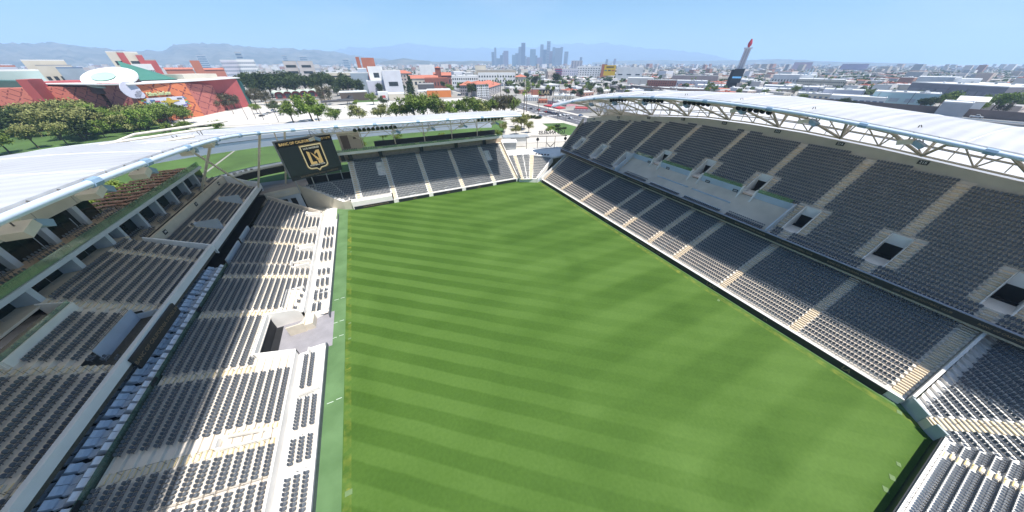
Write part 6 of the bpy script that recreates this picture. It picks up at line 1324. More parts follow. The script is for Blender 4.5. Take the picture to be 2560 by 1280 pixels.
def palm_proto(seed, h=16):
    rg = random.Random(seed); o = thing('palm_tree', (0, 0, 0), 'x', 'palm'); m = MB(); m.tube([(0, 0, 0), (.15, .1, h * .5), (.0, .3, h)], .32, 6, .2); m.build('trunk', M_bark, o); m = MB()
    for k in range(26):
        a_ = rg.uniform(0, 6.28); el = rg.uniform(-.7, 1.1); L_ = rg.uniform(1.7, 2.5); dx_ = Vector((math.cos(a_), math.sin(a_), 0)); sd_ = Vector((-dx_.y, dx_.x, 0)) * .38; p0 = Vector((0, .3, h)); p1 = p0 + dx_ * L_ * .55 * math.cos(el) + Vector((0, 0, L_ * .6 * math.sin(el))); p2 = p0 + dx_ * L_ * math.cos(el * .6) + Vector((0, 0, L_ * math.sin(el) - .9))
        m.add([tuple(p0), tuple(p1 + sd_), tuple(p2), tuple(p1 - sd_)], [(0, 1, 2, 3)])
    m.build('crown', LM['green'], o); return o
PALM = [palm_proto(3), palm_proto(9)]
USED = set()
def plant(proto, p, h, label, group, base=10.0, rz=None):
    rz = random.uniform(0, 6.28) if rz is None else rz; s = h / base; sx = s * random.uniform(.9, 1.15)
    if proto.name not in USED: USED.add(proto.name); o = proto; o.location = p; o.rotation_euler = (0, 0, rz); o.scale = (sx, sx, s); o['label'] = label; o['group'] = group
    else: o = copy_tree(proto, p, rz, (sx, sx, s), label=label, group=group)
    return o
def pick(k): return random.choice(PR.get(k) or PR[('spread', k[1])])
# left park in front of the museum
for i in range(96):
    px = random.uniform(-60, 470); py = random.uniform(300, 352) if px < 230 else random.uniform(304, 336) if px < 380 else random.uniform(298, 312)
    if px < 235: k = ('spread', 'brown') if 40 < px else ('round', 'green')
    elif px < 420: k = ('spread', 'bright') if random.random() < .75 else ('spread', 'brown')
    else: k = ('spread', 'green')
    if px < 70 and random.random() < .6: k = ('spread', 'dark')
    hgt = random.uniform(13, 18) if px < 250 else random.uniform(10, 14)
    if px > 420: hgt = random.uniform(9, 13)
    plant(pick(k), G(px, py), hgt, {'brown': 'olive brown sycamore among the trees in front of the orange museum', 'green': 'leafy green tree at the left edge of the park', 'bright': 'bright green tree below the picture banner', 'dark': 'dark green tree at the far left of the park'}[k[1]], 'park trees in front of the museum, %s' % k[1])
for px, py, h, k, lab in ((26, 383, 12, ('round', 'green'), 'tree with a leaning trunk on the lawn, leftmost'), (98, 371, 12, ('spread', 'brown'), 'olive tree standing on the lawn by the roof edge'), (172, 364, 12, ('spread', 'brown'), 'brownish tree on the lawn, right of the olive one'), (-8, 395, 13, ('round', 'dark'), 'dark tree cut by the left picture edge'), (215, 352, 11, ('spread', 'dark'), 'dark shady tree right end of the lawn'), (265, 345, 10, ('spread', 'bright'), 'bright bushy tree touching the left roof edge'), (318, 330, 11, ('spread', 'bright'), 'light green tree right behind the left roof')): plant(pick(k), G(px, py), h, lab, None or 'single trees on the left lawn')
for px, py, h in ((500, 283, 13), (520, 281, 14), (545, 279, 13), (570, 276, 14), (590, 272, 13), (606, 262, 14), (622, 258, 13), (640, 262, 15), (655, 255, 14), (668, 262, 13), (480, 285, 11)): plant(pick(('spread', 'grey')), G(px, py), h, 'thin brownish grey tree on a bare trunk beside the red museum wall', 'thin grey trees by the red wall')
for i in range(34):
    px = random.uniform(592, 880); R = random.uniform(500, 600); p = AR(px, 158, R); p.z = GZ; plant(pick(('round', 'dark') if random.random() < .7 else ('spread', 'dark')), p, random.uniform(22, 30) * (1.0 if px < 800 else .85), 'huge dark green tree in the grove beyond the lot', 'dark grove beyond the parking lot')
for i, (px, py, h, k) in enumerate(((735, 308, 12.5, 'green'), (782, 303, 15, 'bright'), (800, 308, 11, 'bright'), (842, 309, 9, 'green'), (902, 306, 11, 'brown'), (955, 303, 10.5, 'brown'), (994, 303, 11, 'green'), (1038, 302, 16, 'green'), (1062, 303, 15, 'green'), (1092, 301, 15, 'green'), (1112, 299, 12, 'brown'), (1142, 299, 11, 'bright'), (1165, 297, 13, 'green'), (1186, 296, 13, 'green'), (1206, 296, 12, 'brown'), (1228, 295, 12, 'green'), (1246, 292, 13, 'grey'), (1262, 291, 13, 'grey'), (1280, 290, 12, 'green'), (1020, 300, 11, 'brown'))):
    plant(pick(('spread', k)), G(px, py), h * 1.25, '%s street tree before the parking lot, %s' % ({'green': 'olive green', 'bright': 'light green', 'brown': 'yellowish', 'grey': 'grey green'}[k], 'in front of the open concrete' if px < 1010 else 'in the dense right part of the row'), 'row of trees between stadium and lot, %s' % k)
for px, py, h, k, lab in ((903, 236, 14, ('round', 'dark'), 'clipped round dark tree left before the white museum'), (935, 232, 13, ('round', 'dark'), 'clipped round dark tree, second before the white museum'), (952, 238, 15, ('round', 'dark'), 'largest clipped round tree before the white museum'), (1012, 234, 13, ('round', 'dark'), 'round dark tree right of the white museum'), (1030, 240, 26, ('cone', 'dark'), 'tall dark conifer beside the white museum'), (985, 236, 8, ('round', 'green'), 'low clipped tree group under the white museum'), (845, 240, 13, ('spread', 'dark'), 'tree left of the dark pavilion'), (815, 262, 18, ('spread', 'grey'), 'dense grey green tree before the scalloped pavilion'), (755, 276, 9, ('round', 'dark'), 'shrubby dark tree at the lot edge'), (726, 277, 9, ('round', 'dark'), 'second shrubby dark tree at the lot edge'), (690, 280, 10, ('spread', 'dark'), 'third dark tree at the lot edge near the cars'), (645, 285, 9, ('spread', 'green'), 'small green tree left of the parked cars'), (890, 268, 7, ('spread', 'bright'), 'small bright tree by the jet'), (935, 262, 12, ('spread', 'green'), 'green tree right of the jet'), (960, 265, 10, ('spread', 'dark'), 'dark bushy tree beside the white pavilion'), (1165, 238, 17, ('spread', 'dark'), 'dark cedar by the apartments'), (1180, 242, 17, ('spread', 'dark'), 'dark flat-topped pine by the apartments'), (1130, 235, 13, ('round', 'bright'), 'yellow green round tree right of the orange box'), (1150, 228, 13, ('round', 'green'), 'green round tree left of the apartments'), (1110, 222, 12, ('round', 'dark'), 'dark tree behind the orange box'), (1450, 248, 12, ('round', 'dark'), 'big dark green tree by the freeway wall'), (1388, 215, 22, ('round', 'dark'), 'tall dense tree before the freeway'), (1318, 205, 20, ('round', 'dark'), 'dark tree near the tile roofed house'), (1335, 215, 18, ('round', 'dark'), 'second dark tree near the tile roofed house'), (1210, 290, 8, ('spread', 'green'), 'low tree by the far street corner')): plant(pick(k), G(px, py), h, lab, 'single trees around the museums and shops')
for i, (px, py, h) in enumerate(((1295, 318, 9), (1310, 322, 9.5), (1322, 332, 7), (1303, 325, 10), (1290, 336, 6), (1258, 330, 7))): plant(pick(('spread', 'brown')), G(px, py), h, 'slender young tree on the plaza lawn by the gate', 'young trees by the gate')
for i in range(12): plant(pick(('spread', 'green')), Vector((-30 + 8.5 * i + random.uniform(-2, 2), random.uniform(150, 235), GZ)), random.uniform(5, 8), 'small tree on the lawn seen under the far roof', 'trees on the lawn behind the far stand')
for px, py, h, k, lab in ((2292, 274, 11, 'dark', 'dark bush tree left of the big clump by the freeway wall'), (2318, 274, 11, 'dark', 'second dark tree by the freeway wall'), (2368, 268, 17, 'green', 'tall bushy tree in the clump by the freeway wall'), (2345, 268, 13, 'green', 'round tree in the clump by the freeway wall'), (2470, 283, 18, 'bright', 'large bright green tree behind the freeway wall'), (2440, 284, 12, 'green', 'lower left part of the large tree by the freeway'), (2500, 285, 9, 'grey', 'grey shrub right of the large tree'), (2545, 278, 12, 'green', 'tree at the right picture edge'), (2530, 248, 9, 'dark', 'dark tree beyond the large tree at right'), (2255, 262, 7, 'green', 'low shrub before the teal warehouse')): plant(pick(('round', k) if k in ('dark', 'green') else ('spread', k)), G(px, py), h, lab, 'trees by the right freeway')
for i in range(16): plant(pick(('spread', 'green')), Vector((random.uniform(-112, -70), random.uniform(100, 255), GZ)), random.uniform(6, 10), 'small tree on the strip of lawn behind the left roof', 'lawn trees behind the left roof')
# shrubs and flower bed by the plaza
SH = crown(500, [(0, 0, .5, .9, .6), (.8, .3, .5, .7, .6), (-.7, .2, .45, .7, .6)], .16, 77)
sh0 = None
for px, py, s, mm, lab in ((1330, 296, 3.0, 'dark', 'clipped dark hedge beside the plaza by the street'), (1392, 318, 2.2, 'dark', 'rounded dark shrub behind the flower bed'), (1378, 322, 2.2, 'bright', 'yellow green flower bed shrubs behind the gate'), (1372, 326, 1.8, 'bright', 'front yellow green shrub behind the gate letters'), (1396, 325, 1.9, 'dark', 'round dark shrub right of the flower bed'), (1410, 323, 1.7, 'dark', 'dark shrub on the small lawn'), (1345, 297, 2.6, 'dark', 'right end of the clipped hedge by the street')):
    o = SH.build('shrub', LM[mm], base=(0, 0, 0)); o.location = G(px, py); o.scale = (s, s, s * .8); tag(o, lab, 'shrub', 'shrubs on the plaza')
# palms
PL = [(1234, 235, 17), (1242, 228, 18), (1252, 240, 17), (1262, 228, 18), (1270, 236, 16), (1285, 312, 17), (1300, 214, 19), (1309, 300, 20), (1316, 280, 19), (1326, 228, 20), (1346, 284, 17), (1348, 224, 20), (1366, 252, 16), (1396, 246, 19), (1424, 250, 20), (1455, 262, 18), (1380, 270, 18), (1500, 228, 14), (1545, 232, 15), (1612, 232, 12), (1730, 222, 17), (1722, 222, 16), (2045, 225, 20), (2062, 226, 19), (2022, 218, 18), (2155, 250, 17), (1765, 196, 20), (1790, 196, 18), (1810, 194, 18), (902, 196, 18), (780, 240, 17), (840, 215, 18), (1288, 250, 14), (1275, 214, 16), (1258, 214, 17), (1330, 250, 18), (1292, 228, 18), (1245, 214, 18), (1310, 236, 18), (1340, 205, 18), (1205, 250, 15), (1218, 246, 16), (1270, 262, 14)]
for i, (px, py, h) in enumerate(PL): plant(PALM[i % 2], G(px, py), h, 'tall fan palm %s' % ('along the street left of the skyline' if px < 1300 and px > 1180 else 'by the shops and billboard' if 1300 <= px < 1470 else 'in the warehouse district right of the freeway' if px >= 1470 else 'among the museum trees'), 'palms %s' % ('street' if 1180 < px < 1300 else 'shops' if 1300 <= px < 1470 else 'warehouses' if px >= 1470 else 'museum'), base=16.5)

# ------------------------------------------------------------------ poles, lamps, gate
def pole_proto(h, arm):
    o = thing('utility_pole' if arm else 'light_pole', (0, 0, 0), 'x', 'pole'); m = MB(); m.tube([(0, 0, 0), (0, 0, h)], .20, 5, .13); m.build('mast', mat('pole_brown', (.07, .055, .05), .8, .2, 2), o); m = MB()
    if arm: m.bx(-1.3, 1.3, -.08, .08, h - 1.0, h - .85); m.bx(-1.0, 1.0, -.08, .08, h - 2.0, h - 1.87); m.build('crossarm', M_rail, o)
    else: m.bx(-.9, .9, -.12, .12, h - .1, h + .1); m.build('lamp_head', M_rail, o)
    return o
UP = pole_proto(13, True); LP = pole_proto(13, False); UP['group'] = 'utility poles'; LP['group'] = 'light poles of the parking lot'
fst = True
for px, py in ((1945, 222), (1960, 230), (1982, 236), (2040, 234), (2062, 236), (2140, 258), (2180, 262), (2262, 268), (2310, 262), (2345, 255), (2360, 240), (2395, 252), (2430, 245), (2470, 255), (2500, 240), (2120, 215), (2235, 235), (2300, 228), (1905, 214), (1870, 208), (1780, 216), (1755, 224), (1665, 226), (1597, 220), (1565, 236), (2080, 240), (2205, 245), (2415, 262), (2520, 250), (2150, 222), (1985, 222), (2012, 232), (2100, 236), (2248, 222), (2330, 224), (2380, 224)):
    lab = 'dark wooden utility pole among the low roofs right of the freeway'
    if fst: UP.location = G(px, py); UP['label'] = lab; fst = False; UP.scale = (1.2, 1.2, 1)
    else: copy_tree(UP, G(px, py), random.uniform(-.4, .4), (1.2, 1.2, random.uniform(.85, 1.15)), label=lab)
fst = True
for px, py in ((620, 299), (640, 296), (660, 300), (697, 305), (830, 296), (828, 300), (585, 285), (1070, 290), (975, 290)):
    lab = 'tall dark light pole standing in the parking lot'
    if fst: LP.location = G(px, py); LP['label'] = lab; fst = False
    else: copy_tree(LP, G(px, py), random.uniform(0, 3), label=lab)
TL = thing('traffic_light', tuple(G(1394, 300)), 'black traffic light on the near street corner', 'traffic light')
def tlight(o, p):
    m = MB(); m.tube([tuple(p), tuple(p + Vector((0, 0, 4.6)))], .12, 5); m.build('post', M_rail, o); m = MB(); m.rbox(tuple(p + Vector((0, 0, 3.3))), .5, .45, 1.4, .3); m.build('signal_head', M_black, o)
tlight(TL, G(1394, 300)); T2_ = thing('traffic_light', tuple(G(1414, 304)), 'second black traffic light, nearer the restaurant', 'traffic light'); tlight(T2_, G(1414, 304))
# red canopy of the filling station
p = G(1378, 284); CN = thing('station_canopy', tuple(p), 'long red roadside canopy on white posts by the pink building', 'canopy'); m = MB(); m.rbox((p.x + 4, p.y + 2, GZ + 4.6), 8, 24, .9, .0); m.build('canopy_roof', W_('canred', (.45, .04, .05)), CN); m = MB(); [m.tube([(p.x + 4, p.y + v, GZ), (p.x + 4, p.y + v, GZ + 4.6)], .2, 5) for v in (-7, 2, 11)]; m.build('post', M_white, CN)
# stadium gate
g0, g1 = G(1313, 373, 7.3), G(1412, 369, 7.3); gd = g1 - g0; gw = gd.length; gd.normalize(); gn = Vector((-gd.y, gd.x, 0))
GT = thing('stadium_gate', tuple((g0 + g1) / 2), 'black steel entrance gate carrying the back-to-front letters LOS ANGELES', 'gate')
Q = lambda t, z, o=0: tuple(g0 + gd * gw * t + gn * o + Vector((0, 0, z)))
H = 6.0
m = Multi()
for t in (.03, .30, .52, .73, .99): m.new().tube([Q(t, 0), Q(t, H)], .16, 4)
m.build('gate_post', M_rail, GT); m = MB(); m.tube([Q(0, H), Q(1.02, H)], .24, 4); m.tube([Q(.12, H + .6), Q(1.02, H + .6)], .1, 4); m.build('top_beam', M_rail, GT); m = MB(); m.tube([Q(0, .1), Q(1, .1)], .07, 4); m.tube([Q(0, 3.0), Q(1, 3.0)], .07, 4)
for t in np.linspace(.04, .98, 40): m.tube([Q(t, .1), Q(t, 3.0)], .022, 3)
m.build('picket_panel', M_rail, GT)
m = MB(); m.poly([Q(.53, 2.4), Q(.62, .4), Q(.62, 1.0), Q(.53, 2.9)]); m.poly([Q(.72, 2.4), Q(.63, .4), Q(.63, 1.0), Q(.72, 2.9)]); m.build('wing_ornament', M_rail, GT)
for t in (.30, .99): m = MB(); m.prism([tuple(Vector(Q(t, 4.6)) + gd * math.cos(a_) * .8 + Vector((0, 0, math.sin(a_) * .8))) for a_ in np.linspace(0, 6.28, 14, endpoint=False)], gn * .1); m.build('round_emblem', M_black, GT)
text('LOS ANGELES', Vector(Q(.635, H + 1.75)), -gd, (0, 0, 1), 2.3, M_black, GT, bold=.05, sx=.98, ext=.12)
p = G(1300, 366, 7.3); KS = thing('ticket_kiosk', tuple(p), 'pale block kiosk with a dark flat roof left of the gate', 'kiosk'); m = MB(); m.rbox((p.x, p.y + 2, 7.3), 8, 4, 4.2, -.35); m.build('wall', M_concw, KS); m = MB(); m.rbox((p.x - 1, p.y + 3.5, 11.5), 14, 7, .6, -.35); m.build('roof', M_grey, KS)
p = G(1268, 372, 7.3); KS = thing('ticket_kiosk', tuple(p), 'grey stair kiosk with a white slanted roof beside the far stand end', 'kiosk'); m = MB(); m.rbox((p.x, p.y, 7.3), 9, 5, 3.4, -.35); m.build('wall', M_grey, KS); m = MB(); m.rbox((p.x, p.y, 10.9), 10, 6.4, .4, -.35); m.build('roof', M_rw, KS)
# wooden furniture on the upper terrace at left
TB = thing('deck_table', (0, 0, 0), 'x', 'table', 'brown tables and benches on the upper terrace'); m = MB(); m.bx(-.9, .9, -.45, .45, .72, .80); m.build('table_top', mat('brown_wood', (.30, .15, .10), .7, .2, 2), TB)
m = Multi(); [m.new().bx(x - .05, x + .05, y - .05, y + .05, 0, .72) for x in (-.7, .7) for y in (-.3, .3)]; m.build('leg', M_rail, TB)
for s in (-1, 1): m = MB(); m.bx(-.85, .85, s * .8 - .16, s * .8 + .16, .40, .46); m.bx(-.8, -.7, s * .8 - .1, s * .8 + .1, 0, .4); m.bx(.7, .8, s * .8 - .1, s * .8 + .1, 0, .4); m.build('bench', mat('pale_wood', (.55, .42, .34), .7, .15, 2), TB)
for i in range(44):
    loc = (-50.6 - 1.9 * (i % 4) - random.uniform(0, .5), 82.5 + 2.55 * (i // 4) + random.uniform(-.4, .4), 19.13); rz = random.uniform(-.5, .5); lab = 'brown picnic table with pale benches on the upper left terrace'
    if i == 0: TB.location = loc; TB.rotation_euler = (0, 0, rz); TB['label'] = lab
    else: copy_tree(TB, loc, rz, 1.15, label=lab)

# ------------------------------------------------------------------ city fill: nearest ones single, the far rest as two masses
NAMED = [(o['_x'], 0, 0) for o in []]
BX = [(px0, px1, R) for px0, px1, R in ((-60, 620, 760), (600, 900, 1000), (860, 1015, 760), (1010, 1130, 1000), (1130, 1300, 860), (1300, 1440, 620), (1385, 1510, 1080), (1500, 1615, 980), (1560, 1700, 760), (1680, 1800, 900), (1795, 1870, 720), (1860, 1930, 760), (1925, 2120, 960), (2120, 2265, 620), (2265, 2530, 850), (2430, 2600, 640))]
cols_b = [(.62, .61, .60), (.50, .47, .42), (.40, .36, .32), (.56, .52, .50), (.34, .19, .15), (.33, .34, .36), (.58, .58, .62), (.46, .38, .34)]
rg = np.random.default_rng(5); cand = []; tcand = []
fwv = np.array([math.sin(YAW), math.cos(YAW)])
gx = np.arange(-5200, 5600, 46.0)
for x0 in gx:
    for y0 in np.arange(60, 6400, 40.0):
        R = math.hypot(x0, y0)
        if R < 420 or R > 6200 or (R > 3000 and rg.random() < .45): continue
        x, y = x0 + rg.uniform(-7, 7), y0 + rg.uniform(-6, 6); px, py, dd_ = proj((x, y, GZ))
        if dd_ < 1 or px < -60 or px > 2620: continue
        if 130 < x < 172 and y < 2600: continue
        if px < 1240 and R < 760 or -340 < x < 136 and y < 480 or R < 330: continue
        if px > 2100 and R < 500: continue
        if any((x - X_) ** 2 + (y - Y_) ** 2 < r_ * r_ for X_, Y_, r_ in NPOS): continue
        lim = max([r for a_, b_, r in BX if a_ <= px <= b_] + [520])
        q = on_ribbon(px, .5)
        if q and abs(math.hypot(q[0].x, q[0].y) - R) < 45: continue
        cand.append((R, x, y, R < lim)) if rg.random() < .74 else None
        for _ in range(2 if R < 2500 else 2):
            if rg.random() < .62: tcand.append((R, x + rg.uniform(-23, 23), y + rg.uniform(-20, 20)))
cand.sort(); tcand.sort()
roofs = [M_rw, M_rw, M_rg, mat('roof_tan', (.46, .42, .37), .85, .1, .05), M_rr]; walls = [W_('fill%d' % i, c) for i, c in enumerate(cols_b)]
def fill_dims(R): 
    big = rg.random() < .22; w = rg.uniform(26, 42) if big else rg.uniform(12, 24); dp = rg.uniform(20, 34) if big else rg.uniform(11, 22); h = rg.uniform(5, 9) if rg.random() < .86 else rg.uniform(10, 20)
    if R > 2200 and rg.random() < .05: h = rg.uniform(18, 34)
    return w, dp, h
nm_c = ['white', 'beige', 'brown', 'cream', 'brick red', 'grey', 'pale', 'tan']
for R, x, y, low in cand[:200]:
    w, dp, h = fill_dims(R)
    if low: h = min(h, 6.0) * .85; w = min(w, 26); dp = min(dp, 22)
    k = int(rg.integers(8)); side = 'right of the freeway' if proj((x, y, GZ))[0] > 1500 else 'left of the skyline' if proj((x, y, GZ))[0] < 1230 else 'below the skyline'
    o = thing('low_building', (x, y, GZ), '%s low flat building in the dense city, %s' % (nm_c[k], side), 'building', 'low %s buildings %s' % (nm_c[k], side))
    m = MB(); m.rbox((x, y, GZ), w, dp, h, 0); m.build('wall', walls[k], o); m = MB(); m.rbox((x, y, GZ + h), w - .6, dp - .6, .5, 0)
    for _ in range(3): m.rbox((x + rg.uniform(-.3, .3) * w, y + rg.uniform(-.3, .3) * dp, GZ + h + .5), rg.uniform(1, 4), rg.uniform(1, 3), rg.uniform(.6, 1.8), 0)
    m.build('roof', roofs[int(rg.integers(5))], o)
    if R < 1200:
        m = MB(); n_ = int(w / 4)
        for j in range(n_): m.bx(x - w / 2 + (j + .3) * w / n_, x - w / 2 + (j + .7) * w / n_, y - dp / 2 - .08, y - dp / 2 + .05, GZ + h * .35, GZ + h * .65)
        m.build('window_band', M_win, o)
def attr_mesh(name, V, F, COL, M, label):
    me = bpy.data.meshes.new(name); me.vertices.add(len(V)); me.vertices.foreach_set('co', V.astype(np.float32).ravel()); k = F.shape[1]; me.loops.add(F.size); me.loops.foreach_set('vertex_index', F.astype(np.int32).ravel()); me.polygons.add(len(F)); me.polygons.foreach_set('loop_start', (np.arange(len(F)) * k).astype(np.int32)); me.polygons.foreach_set('loop_total', np.full(len(F), k, np.int32)); me.polygons.foreach_set('use_smooth', np.zeros(len(F), bool)); me.update(calc_edges=True)
    at = me.color_attributes.new('tone', 'FLOAT_COLOR', 'POINT'); at.data.foreach_set('color', np.concatenate([COL, np.ones((len(COL), 1))], 1).astype(np.float32).ravel()); me.materials.append(M); o = bpy.data.objects.new(name, me); C.objects.link(o); return tag(o, label, name.replace('_', ' '), kind='stuff')
def tonemat(n_, rough):
    m = bpy.data.materials.new(n_); m.use_nodes = True; b_ = m.node_tree.nodes['Principled BSDF']; b_.inputs['Roughness'].default_value = rough; b_.inputs['Specular IOR Level'].default_value = .2; a_ = m.node_tree.nodes.new('ShaderNodeAttribute'); a_.attribute_name = 'tone'; m.node_tree.links.new(a_.outputs['Color'], b_.inputs['Base Color']); return m
V, F, K = [], [], []; n_ = 0; RT = np.array([(.66, .66, .65), (.58, .57, .55), (.36, .35, .34), (.46, .42, .37), (.40, .15, .10)])
for R, x, y, low in cand[200:]:
    w, dp, h = fill_dims(R); h = min(h, 6) if low else h; wc = cols_b[int(rg.integers(8))]; rc = RT[int(rg.integers(5))]
    B = np.array([(sx * w / 2 + x, sy * dp / 2 + y, z) for z in (GZ, GZ + h) for sx, sy in ((-1, -1), (1, -1), (1, 1), (-1, 1))]); T = np.array([(sx * w / 2 + x, sy * dp / 2 + y, GZ + h + .05) for sx, sy in ((-1, -1), (1, -1), (1, 1), (-1, 1))])
    V += [B, T]; F += [(n_ + i, n_ + (i + 1) % 4, n_ + 4 + (i + 1) % 4, n_ + 4 + i) for i in range(4)] + [(n_ + 8, n_ + 9, n_ + 10, n_ + 11)]; K += [np.tile(wc, (8, 1)), np.tile(rc, (4, 1))]; n_ += 12
attr_mesh('distant_city', np.concatenate(V), np.array(F), np.concatenate(K), tonemat('city_tones', .8), 'endless low city of small pale buildings spreading to the hills')
for R, x, y in tcand[:50]:
    px = proj((x, y, GZ))[0]; k = (('round', 'dark'), ('spread', 'green'), ('spread', 'dark'), ('round', 'green'))[int(rg.integers(4))]; side = 'right of the freeway' if px > 1500 else 'left of the skyline' if px < 1230 else 'below the skyline'
    plant(pick(k), (x, y, GZ), rg.uniform(8, 13), '%s tree between low city buildings %s' % ('dark green' if k[1] == 'dark' else 'mid green', side), 'city trees %s, %s' % (side, k[1]))
phi = (1 + 5 ** .5) / 2; ico = np.array([(-1, phi, 0), (1, phi, 0), (-1, -phi, 0), (1, -phi, 0), (0, -1, phi), (0, 1, phi), (0, -1, -phi), (0, 1, -phi), (phi, 0, -1), (phi, 0, 1), (-phi, 0, -1), (-phi, 0, 1)]) / 1.9
icf = np.array([(0, 11, 5), (0, 5, 1), (0, 1, 7), (0, 7, 10), (0, 10, 11), (1, 5, 9), (5, 11, 4), (11, 10, 2), (10, 7, 6), (7, 1, 8), (3, 9, 4), (3, 4, 2), (3, 2, 6), (3, 6, 8), (3, 8, 9), (4, 9, 5), (2, 4, 11), (6, 2, 10), (8, 6, 7), (9, 8, 1)])
far = np.array(tcand[50:]); nt_ = len(far); nb_ = 3; P = np.repeat(far[:, 1:3], nb_, 0) + rg.normal(size=(nt_ * nb_, 2)) * 2.6; hh = rg.uniform(3.0, 6.0, nt_ * nb_); rr = rg.uniform(2.0, 4.2, nt_ * nb_)
V = ico[None] * rr[:, None, None] * (1 + .25 * rg.normal(size=(nt_ * nb_, 12, 1))); V[:, :, 0] += P[:, 0:1]; V[:, :, 1] += P[:, 1:2]; V[:, :, 2] += GZ + hh[:, None]
tone = np.array([(.030, .048, .018), (.045, .070, .020), (.060, .080, .030), (.035, .055, .025)])[rg.integers(0, 4, nt_ * nb_)]
attr_mesh('distant_trees', V.reshape(-1, 3), (icf[None] + (np.arange(nt_ * nb_) * 12)[:, None, None]).reshape(-1, 3), np.repeat(tone, 12, 0), tonemat('tree_tones', .9), 'countless dark street trees scattered through the far city')

# ------------------------------------------------------------------ hills and haze
def hills(name, crest, R, M, depth, seed, rough):
    rg2 = np.random.default_rng(seed); xs = np.arange(crest[0][0], crest[-1][0] + 1, 12.0); ys = np.interp(xs, [c_[0] for c_ in crest], [c_[1] for c_ in crest]); rows = []; nr = 14
    jit = np.cumsum(rg2.normal(size=len(xs))) * .18; jit -= np.linspace(jit[0], jit[-1], len(xs))
    for j in range(nr + 1):
        t = j / nr; row = []; ridge = rg2.normal(size=len(xs))
        for i, (px, py) in enumerate(zip(xs, ys)):
            top = AR(px, py + jit[i] * rough, R); Rj = R - depth * (1 - t); p = AR(px, 158, Rj); f = math.sin(t * math.pi / 2) ** 1.2; z = GZ + (top.z - GZ) * f + (ridge[i] * (top.z - GZ) * .045 if 0 < j < nr else 0); row.append((p.x, p.y, max(z, GZ - 1)))
        rows.append(row)
    rows.append([(x * 1.15, y * 1.15, GZ - 2) for x, y, z in rows[-1]]); m = MB(); m.grid(rows); o = m.build(name, M, smooth=True); tag(o, kind='structure'); return o
M_hill = mat('hill_scrub', (.045, .055, .035), .95, .3, .004, detail=9, col2=(.17, .16, .13))
hills('hills', [(-500, 118), (-200, 108), (0, 110), (60, 111), (120, 113), (170, 112), (220, 118), (270, 123), (330, 129), (400, 130), (440, 129), (455, 118), (480, 113), (560, 112), (600, 116), (650, 121), (690, 124), (715, 126), (740, 123), (760, 127), (790, 126), (830, 129), (880, 138), (940, 147), (1000, 152)], 8800, M_hill, 3300, 3, 1.6)
hills('hills', [(950, 156), (985, 150), (1010, 147), (1040, 151), (1090, 155), (1150, 153), (1200, 152), (1260, 156)], 5600, M_hill, 900, 8, 1.2)
hills('mountains', [(800, 140), (850, 126), (900, 121), (960, 119), (1000, 112), (1030, 110), (1080, 117), (1130, 121), (1200, 124), (1270, 121), (1330, 122), (1380, 112), (1420, 113), (1480, 112), (1520, 111), (1560, 118), (1620, 122), (1700, 128), (1780, 140), (1840, 152)], 17000, mat('mountain_rock', (.06, .065, .055), .95, .25, .002, detail=8), 4200, 4, 2.0)
hills('hills', [(1480, 156), (1560, 151), (1650, 150), (1750, 152), (1830, 151), (1900, 149), (1960, 148), (2040, 152), (2120, 155), (2200, 157), (2300, 158)], 9000, M_hill, 1800, 6, 1.0)
m = MB(); m.bx(-24000, 24000, -3100, 24000, -2.0, 760)
hz = bpy.data.materials.new('haze_air'); hz.use_nodes = True; n_ = hz.node_tree; n_.nodes.clear(); oo = n_.nodes.new('ShaderNodeOutputMaterial'); pv = n_.nodes.new('ShaderNodeVolumePrincipled'); pv.inputs['Color'].default_value = (.50, .72, 1.0, 1); pv.inputs['Density'].default_value = 1.2e-4; pv.inputs['Anisotropy'].default_value = 0.0; n_.links.new(pv.outputs[0], oo.inputs['Volume'])
tag(m.build('haze', hz), kind='stuff')

# ---- seats: the 300 that show largest are objects of their own, the rest one mass
def seat_geo():
    o = [(-.20, -.15), (-.215, .05), (-.18, .20), (-.06, .235), (.06, .235), (.18, .20), (.215, .05), (.20, -.15)]
    pan = MB(); q = lambda z0, z1, f: [f(a, b, z) for z in (z0, z1) for a, b in o]
    F = [(8, 9, 14, 15), (9, 10, 13, 14), (10, 11, 12, 13), (7, 6, 1, 0), (6, 5, 2, 1), (5, 4, 3, 2)] + [(i, (i + 1) % 8, 8 + (i + 1) % 8, 8 + i) for i in range(8)]
    pan.add(q(.40, .47, lambda a, b, z: (b * .86 + .05, a * .92, z + .05 * max(0, b))), F)
    bk = MB(); bk.add(q(0, .07, lambda a, b, z: (-.13 - z - .16 * (b + .15), a * .92, .62 + 1.0 * b)), F)
    ar = [MB().bx(-.14, .14, s * .225 - .012, s * .225 + .012, .55, .585) for s in (-1, 1)] + [MB().bx(-.16, -.10, -.03, .03, 0, .42)]; return pan, bk, ar
pan, bk, ar = seat_geo()
def in_view(p):
    x, y, d = proj(p); return d > 1 and -10 < x < 2570 and -10 < y < 1290
def size_px(p):
    x, y, d = proj(p); a = proj((p[0] + .5, p[1], p[2])); b = proj((p[0], p[1] + .5, p[2])); c = proj((p[0], p[1], p[2] + .6))
    return math.hypot(a[0] - x, a[1] - y) * math.hypot(b[0] - x, b[1] - y) + math.hypot(c[0] - x, c[1] - y) * math.hypot(b[0] - x, b[1] - y) * .5
idx = [i for i, s in enumerate(SEATS) if in_view((s[0], s[1], s[2] + .5)) and proj((s[0], s[1], s[2] + .45))[0] > 4 and proj((s[0], s[1], s[2] + .45))[1] < 1278]
idx.sort(key=lambda i: -size_px(SEATS[i])); big = set(idx[:300])
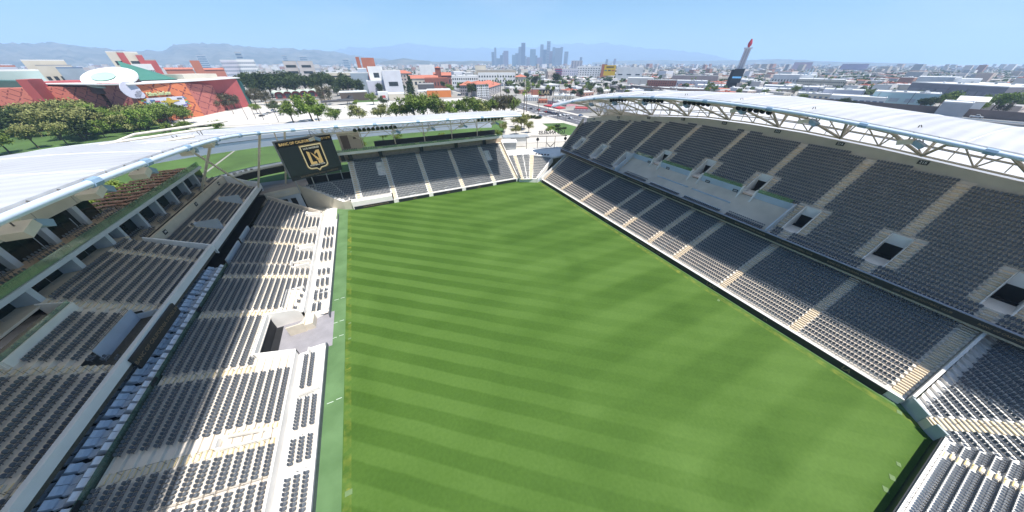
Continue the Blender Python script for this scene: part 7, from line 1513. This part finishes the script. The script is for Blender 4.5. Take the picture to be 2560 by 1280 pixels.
NUM = ['front'] + ['%s' % w for w in ('second', 'third', 'fourth', 'fifth', 'sixth', 'seventh', 'eighth', 'ninth', 'tenth', 'eleventh', 'twelfth', 'thirteenth', 'fourteenth', 'fifteenth', 'sixteenth', 'seventeenth', 'eighteenth', 'nineteenth', 'twentieth')]
def ordn(k): return '%d%s' % (k, 'th' if 10 <= k % 100 <= 20 else {1: 'st', 2: 'nd', 3: 'rd'}.get(k % 10, 'th'))
st0 = None
for i in sorted(big):
    x, y, z, a, blk, row, k, n = SEATS[i]
    lab = 'grey seat, %s from near end, %s row, %s' % (ordn(k + 1), NUM[min(row, 19)], blk)
    if st0 is None:
        st0 = thing('stadium_chair', (0, 0, 0), lab, 'seat', 'dark grey plastic stadium seats'); pan.build('seat_pan', M_seat, st0); bk.build('backrest', M_seat, st0); ar[0].build('armrest', M_rail, st0); ar[1].build('armrest', M_rail, st0); ar[2].build('pedestal', M_rail, st0); o = st0
        o.location = (x, y, z); o.rotation_euler = (0, 0, a)
    else: o = copy_tree(st0, (x, y, z), a, label=lab)
full = MB()
for k in [pan, bk] + ar: full.add(np.concatenate(k.v), [tuple(q) for q in k.q])
PV = np.concatenate(full.v); PF = np.array(full.q)
rest = np.array([s[:4] for i, s in enumerate(SEATS) if i not in big])
N = len(rest); ca, sa = np.cos(rest[:, 3]), np.sin(rest[:, 3])
V = np.empty((N, len(PV), 3)); V[:, :, 0] = rest[:, 0:1] + ca[:, None] * PV[None, :, 0] - sa[:, None] * PV[None, :, 1]; V[:, :, 1] = rest[:, 1:2] + sa[:, None] * PV[None, :, 0] + ca[:, None] * PV[None, :, 1]; V[:, :, 2] = rest[:, 2:3] + PV[None, :, 2]
Fq = (PF[None] + (np.arange(N) * len(PV))[:, None, None]).reshape(-1, 4)
me = bpy.data.meshes.new('stadium_seats'); me.vertices.add(N * len(PV)); me.vertices.foreach_set('co', V.astype(np.float32).ravel()); me.loops.add(Fq.size); me.loops.foreach_set('vertex_index', Fq.astype(np.int32).ravel()); me.polygons.add(len(Fq))
me.polygons.foreach_set('loop_start', (np.arange(len(Fq)) * 4).astype(np.int32)); me.polygons.foreach_set('loop_total', np.full(len(Fq), 4, np.int32)); me.polygons.foreach_set('use_smooth', np.zeros(len(Fq), bool)); me.update(calc_edges=True); me.materials.append(M_seat)
so_ = bpy.data.objects.new('stadium_seats', me); C.objects.link(so_); tag(so_, 'rows upon rows of dark grey plastic seats filling every stand of the stadium', 'seats', kind='stuff')
print('SEATS', len(SEATS), 'rest', N)
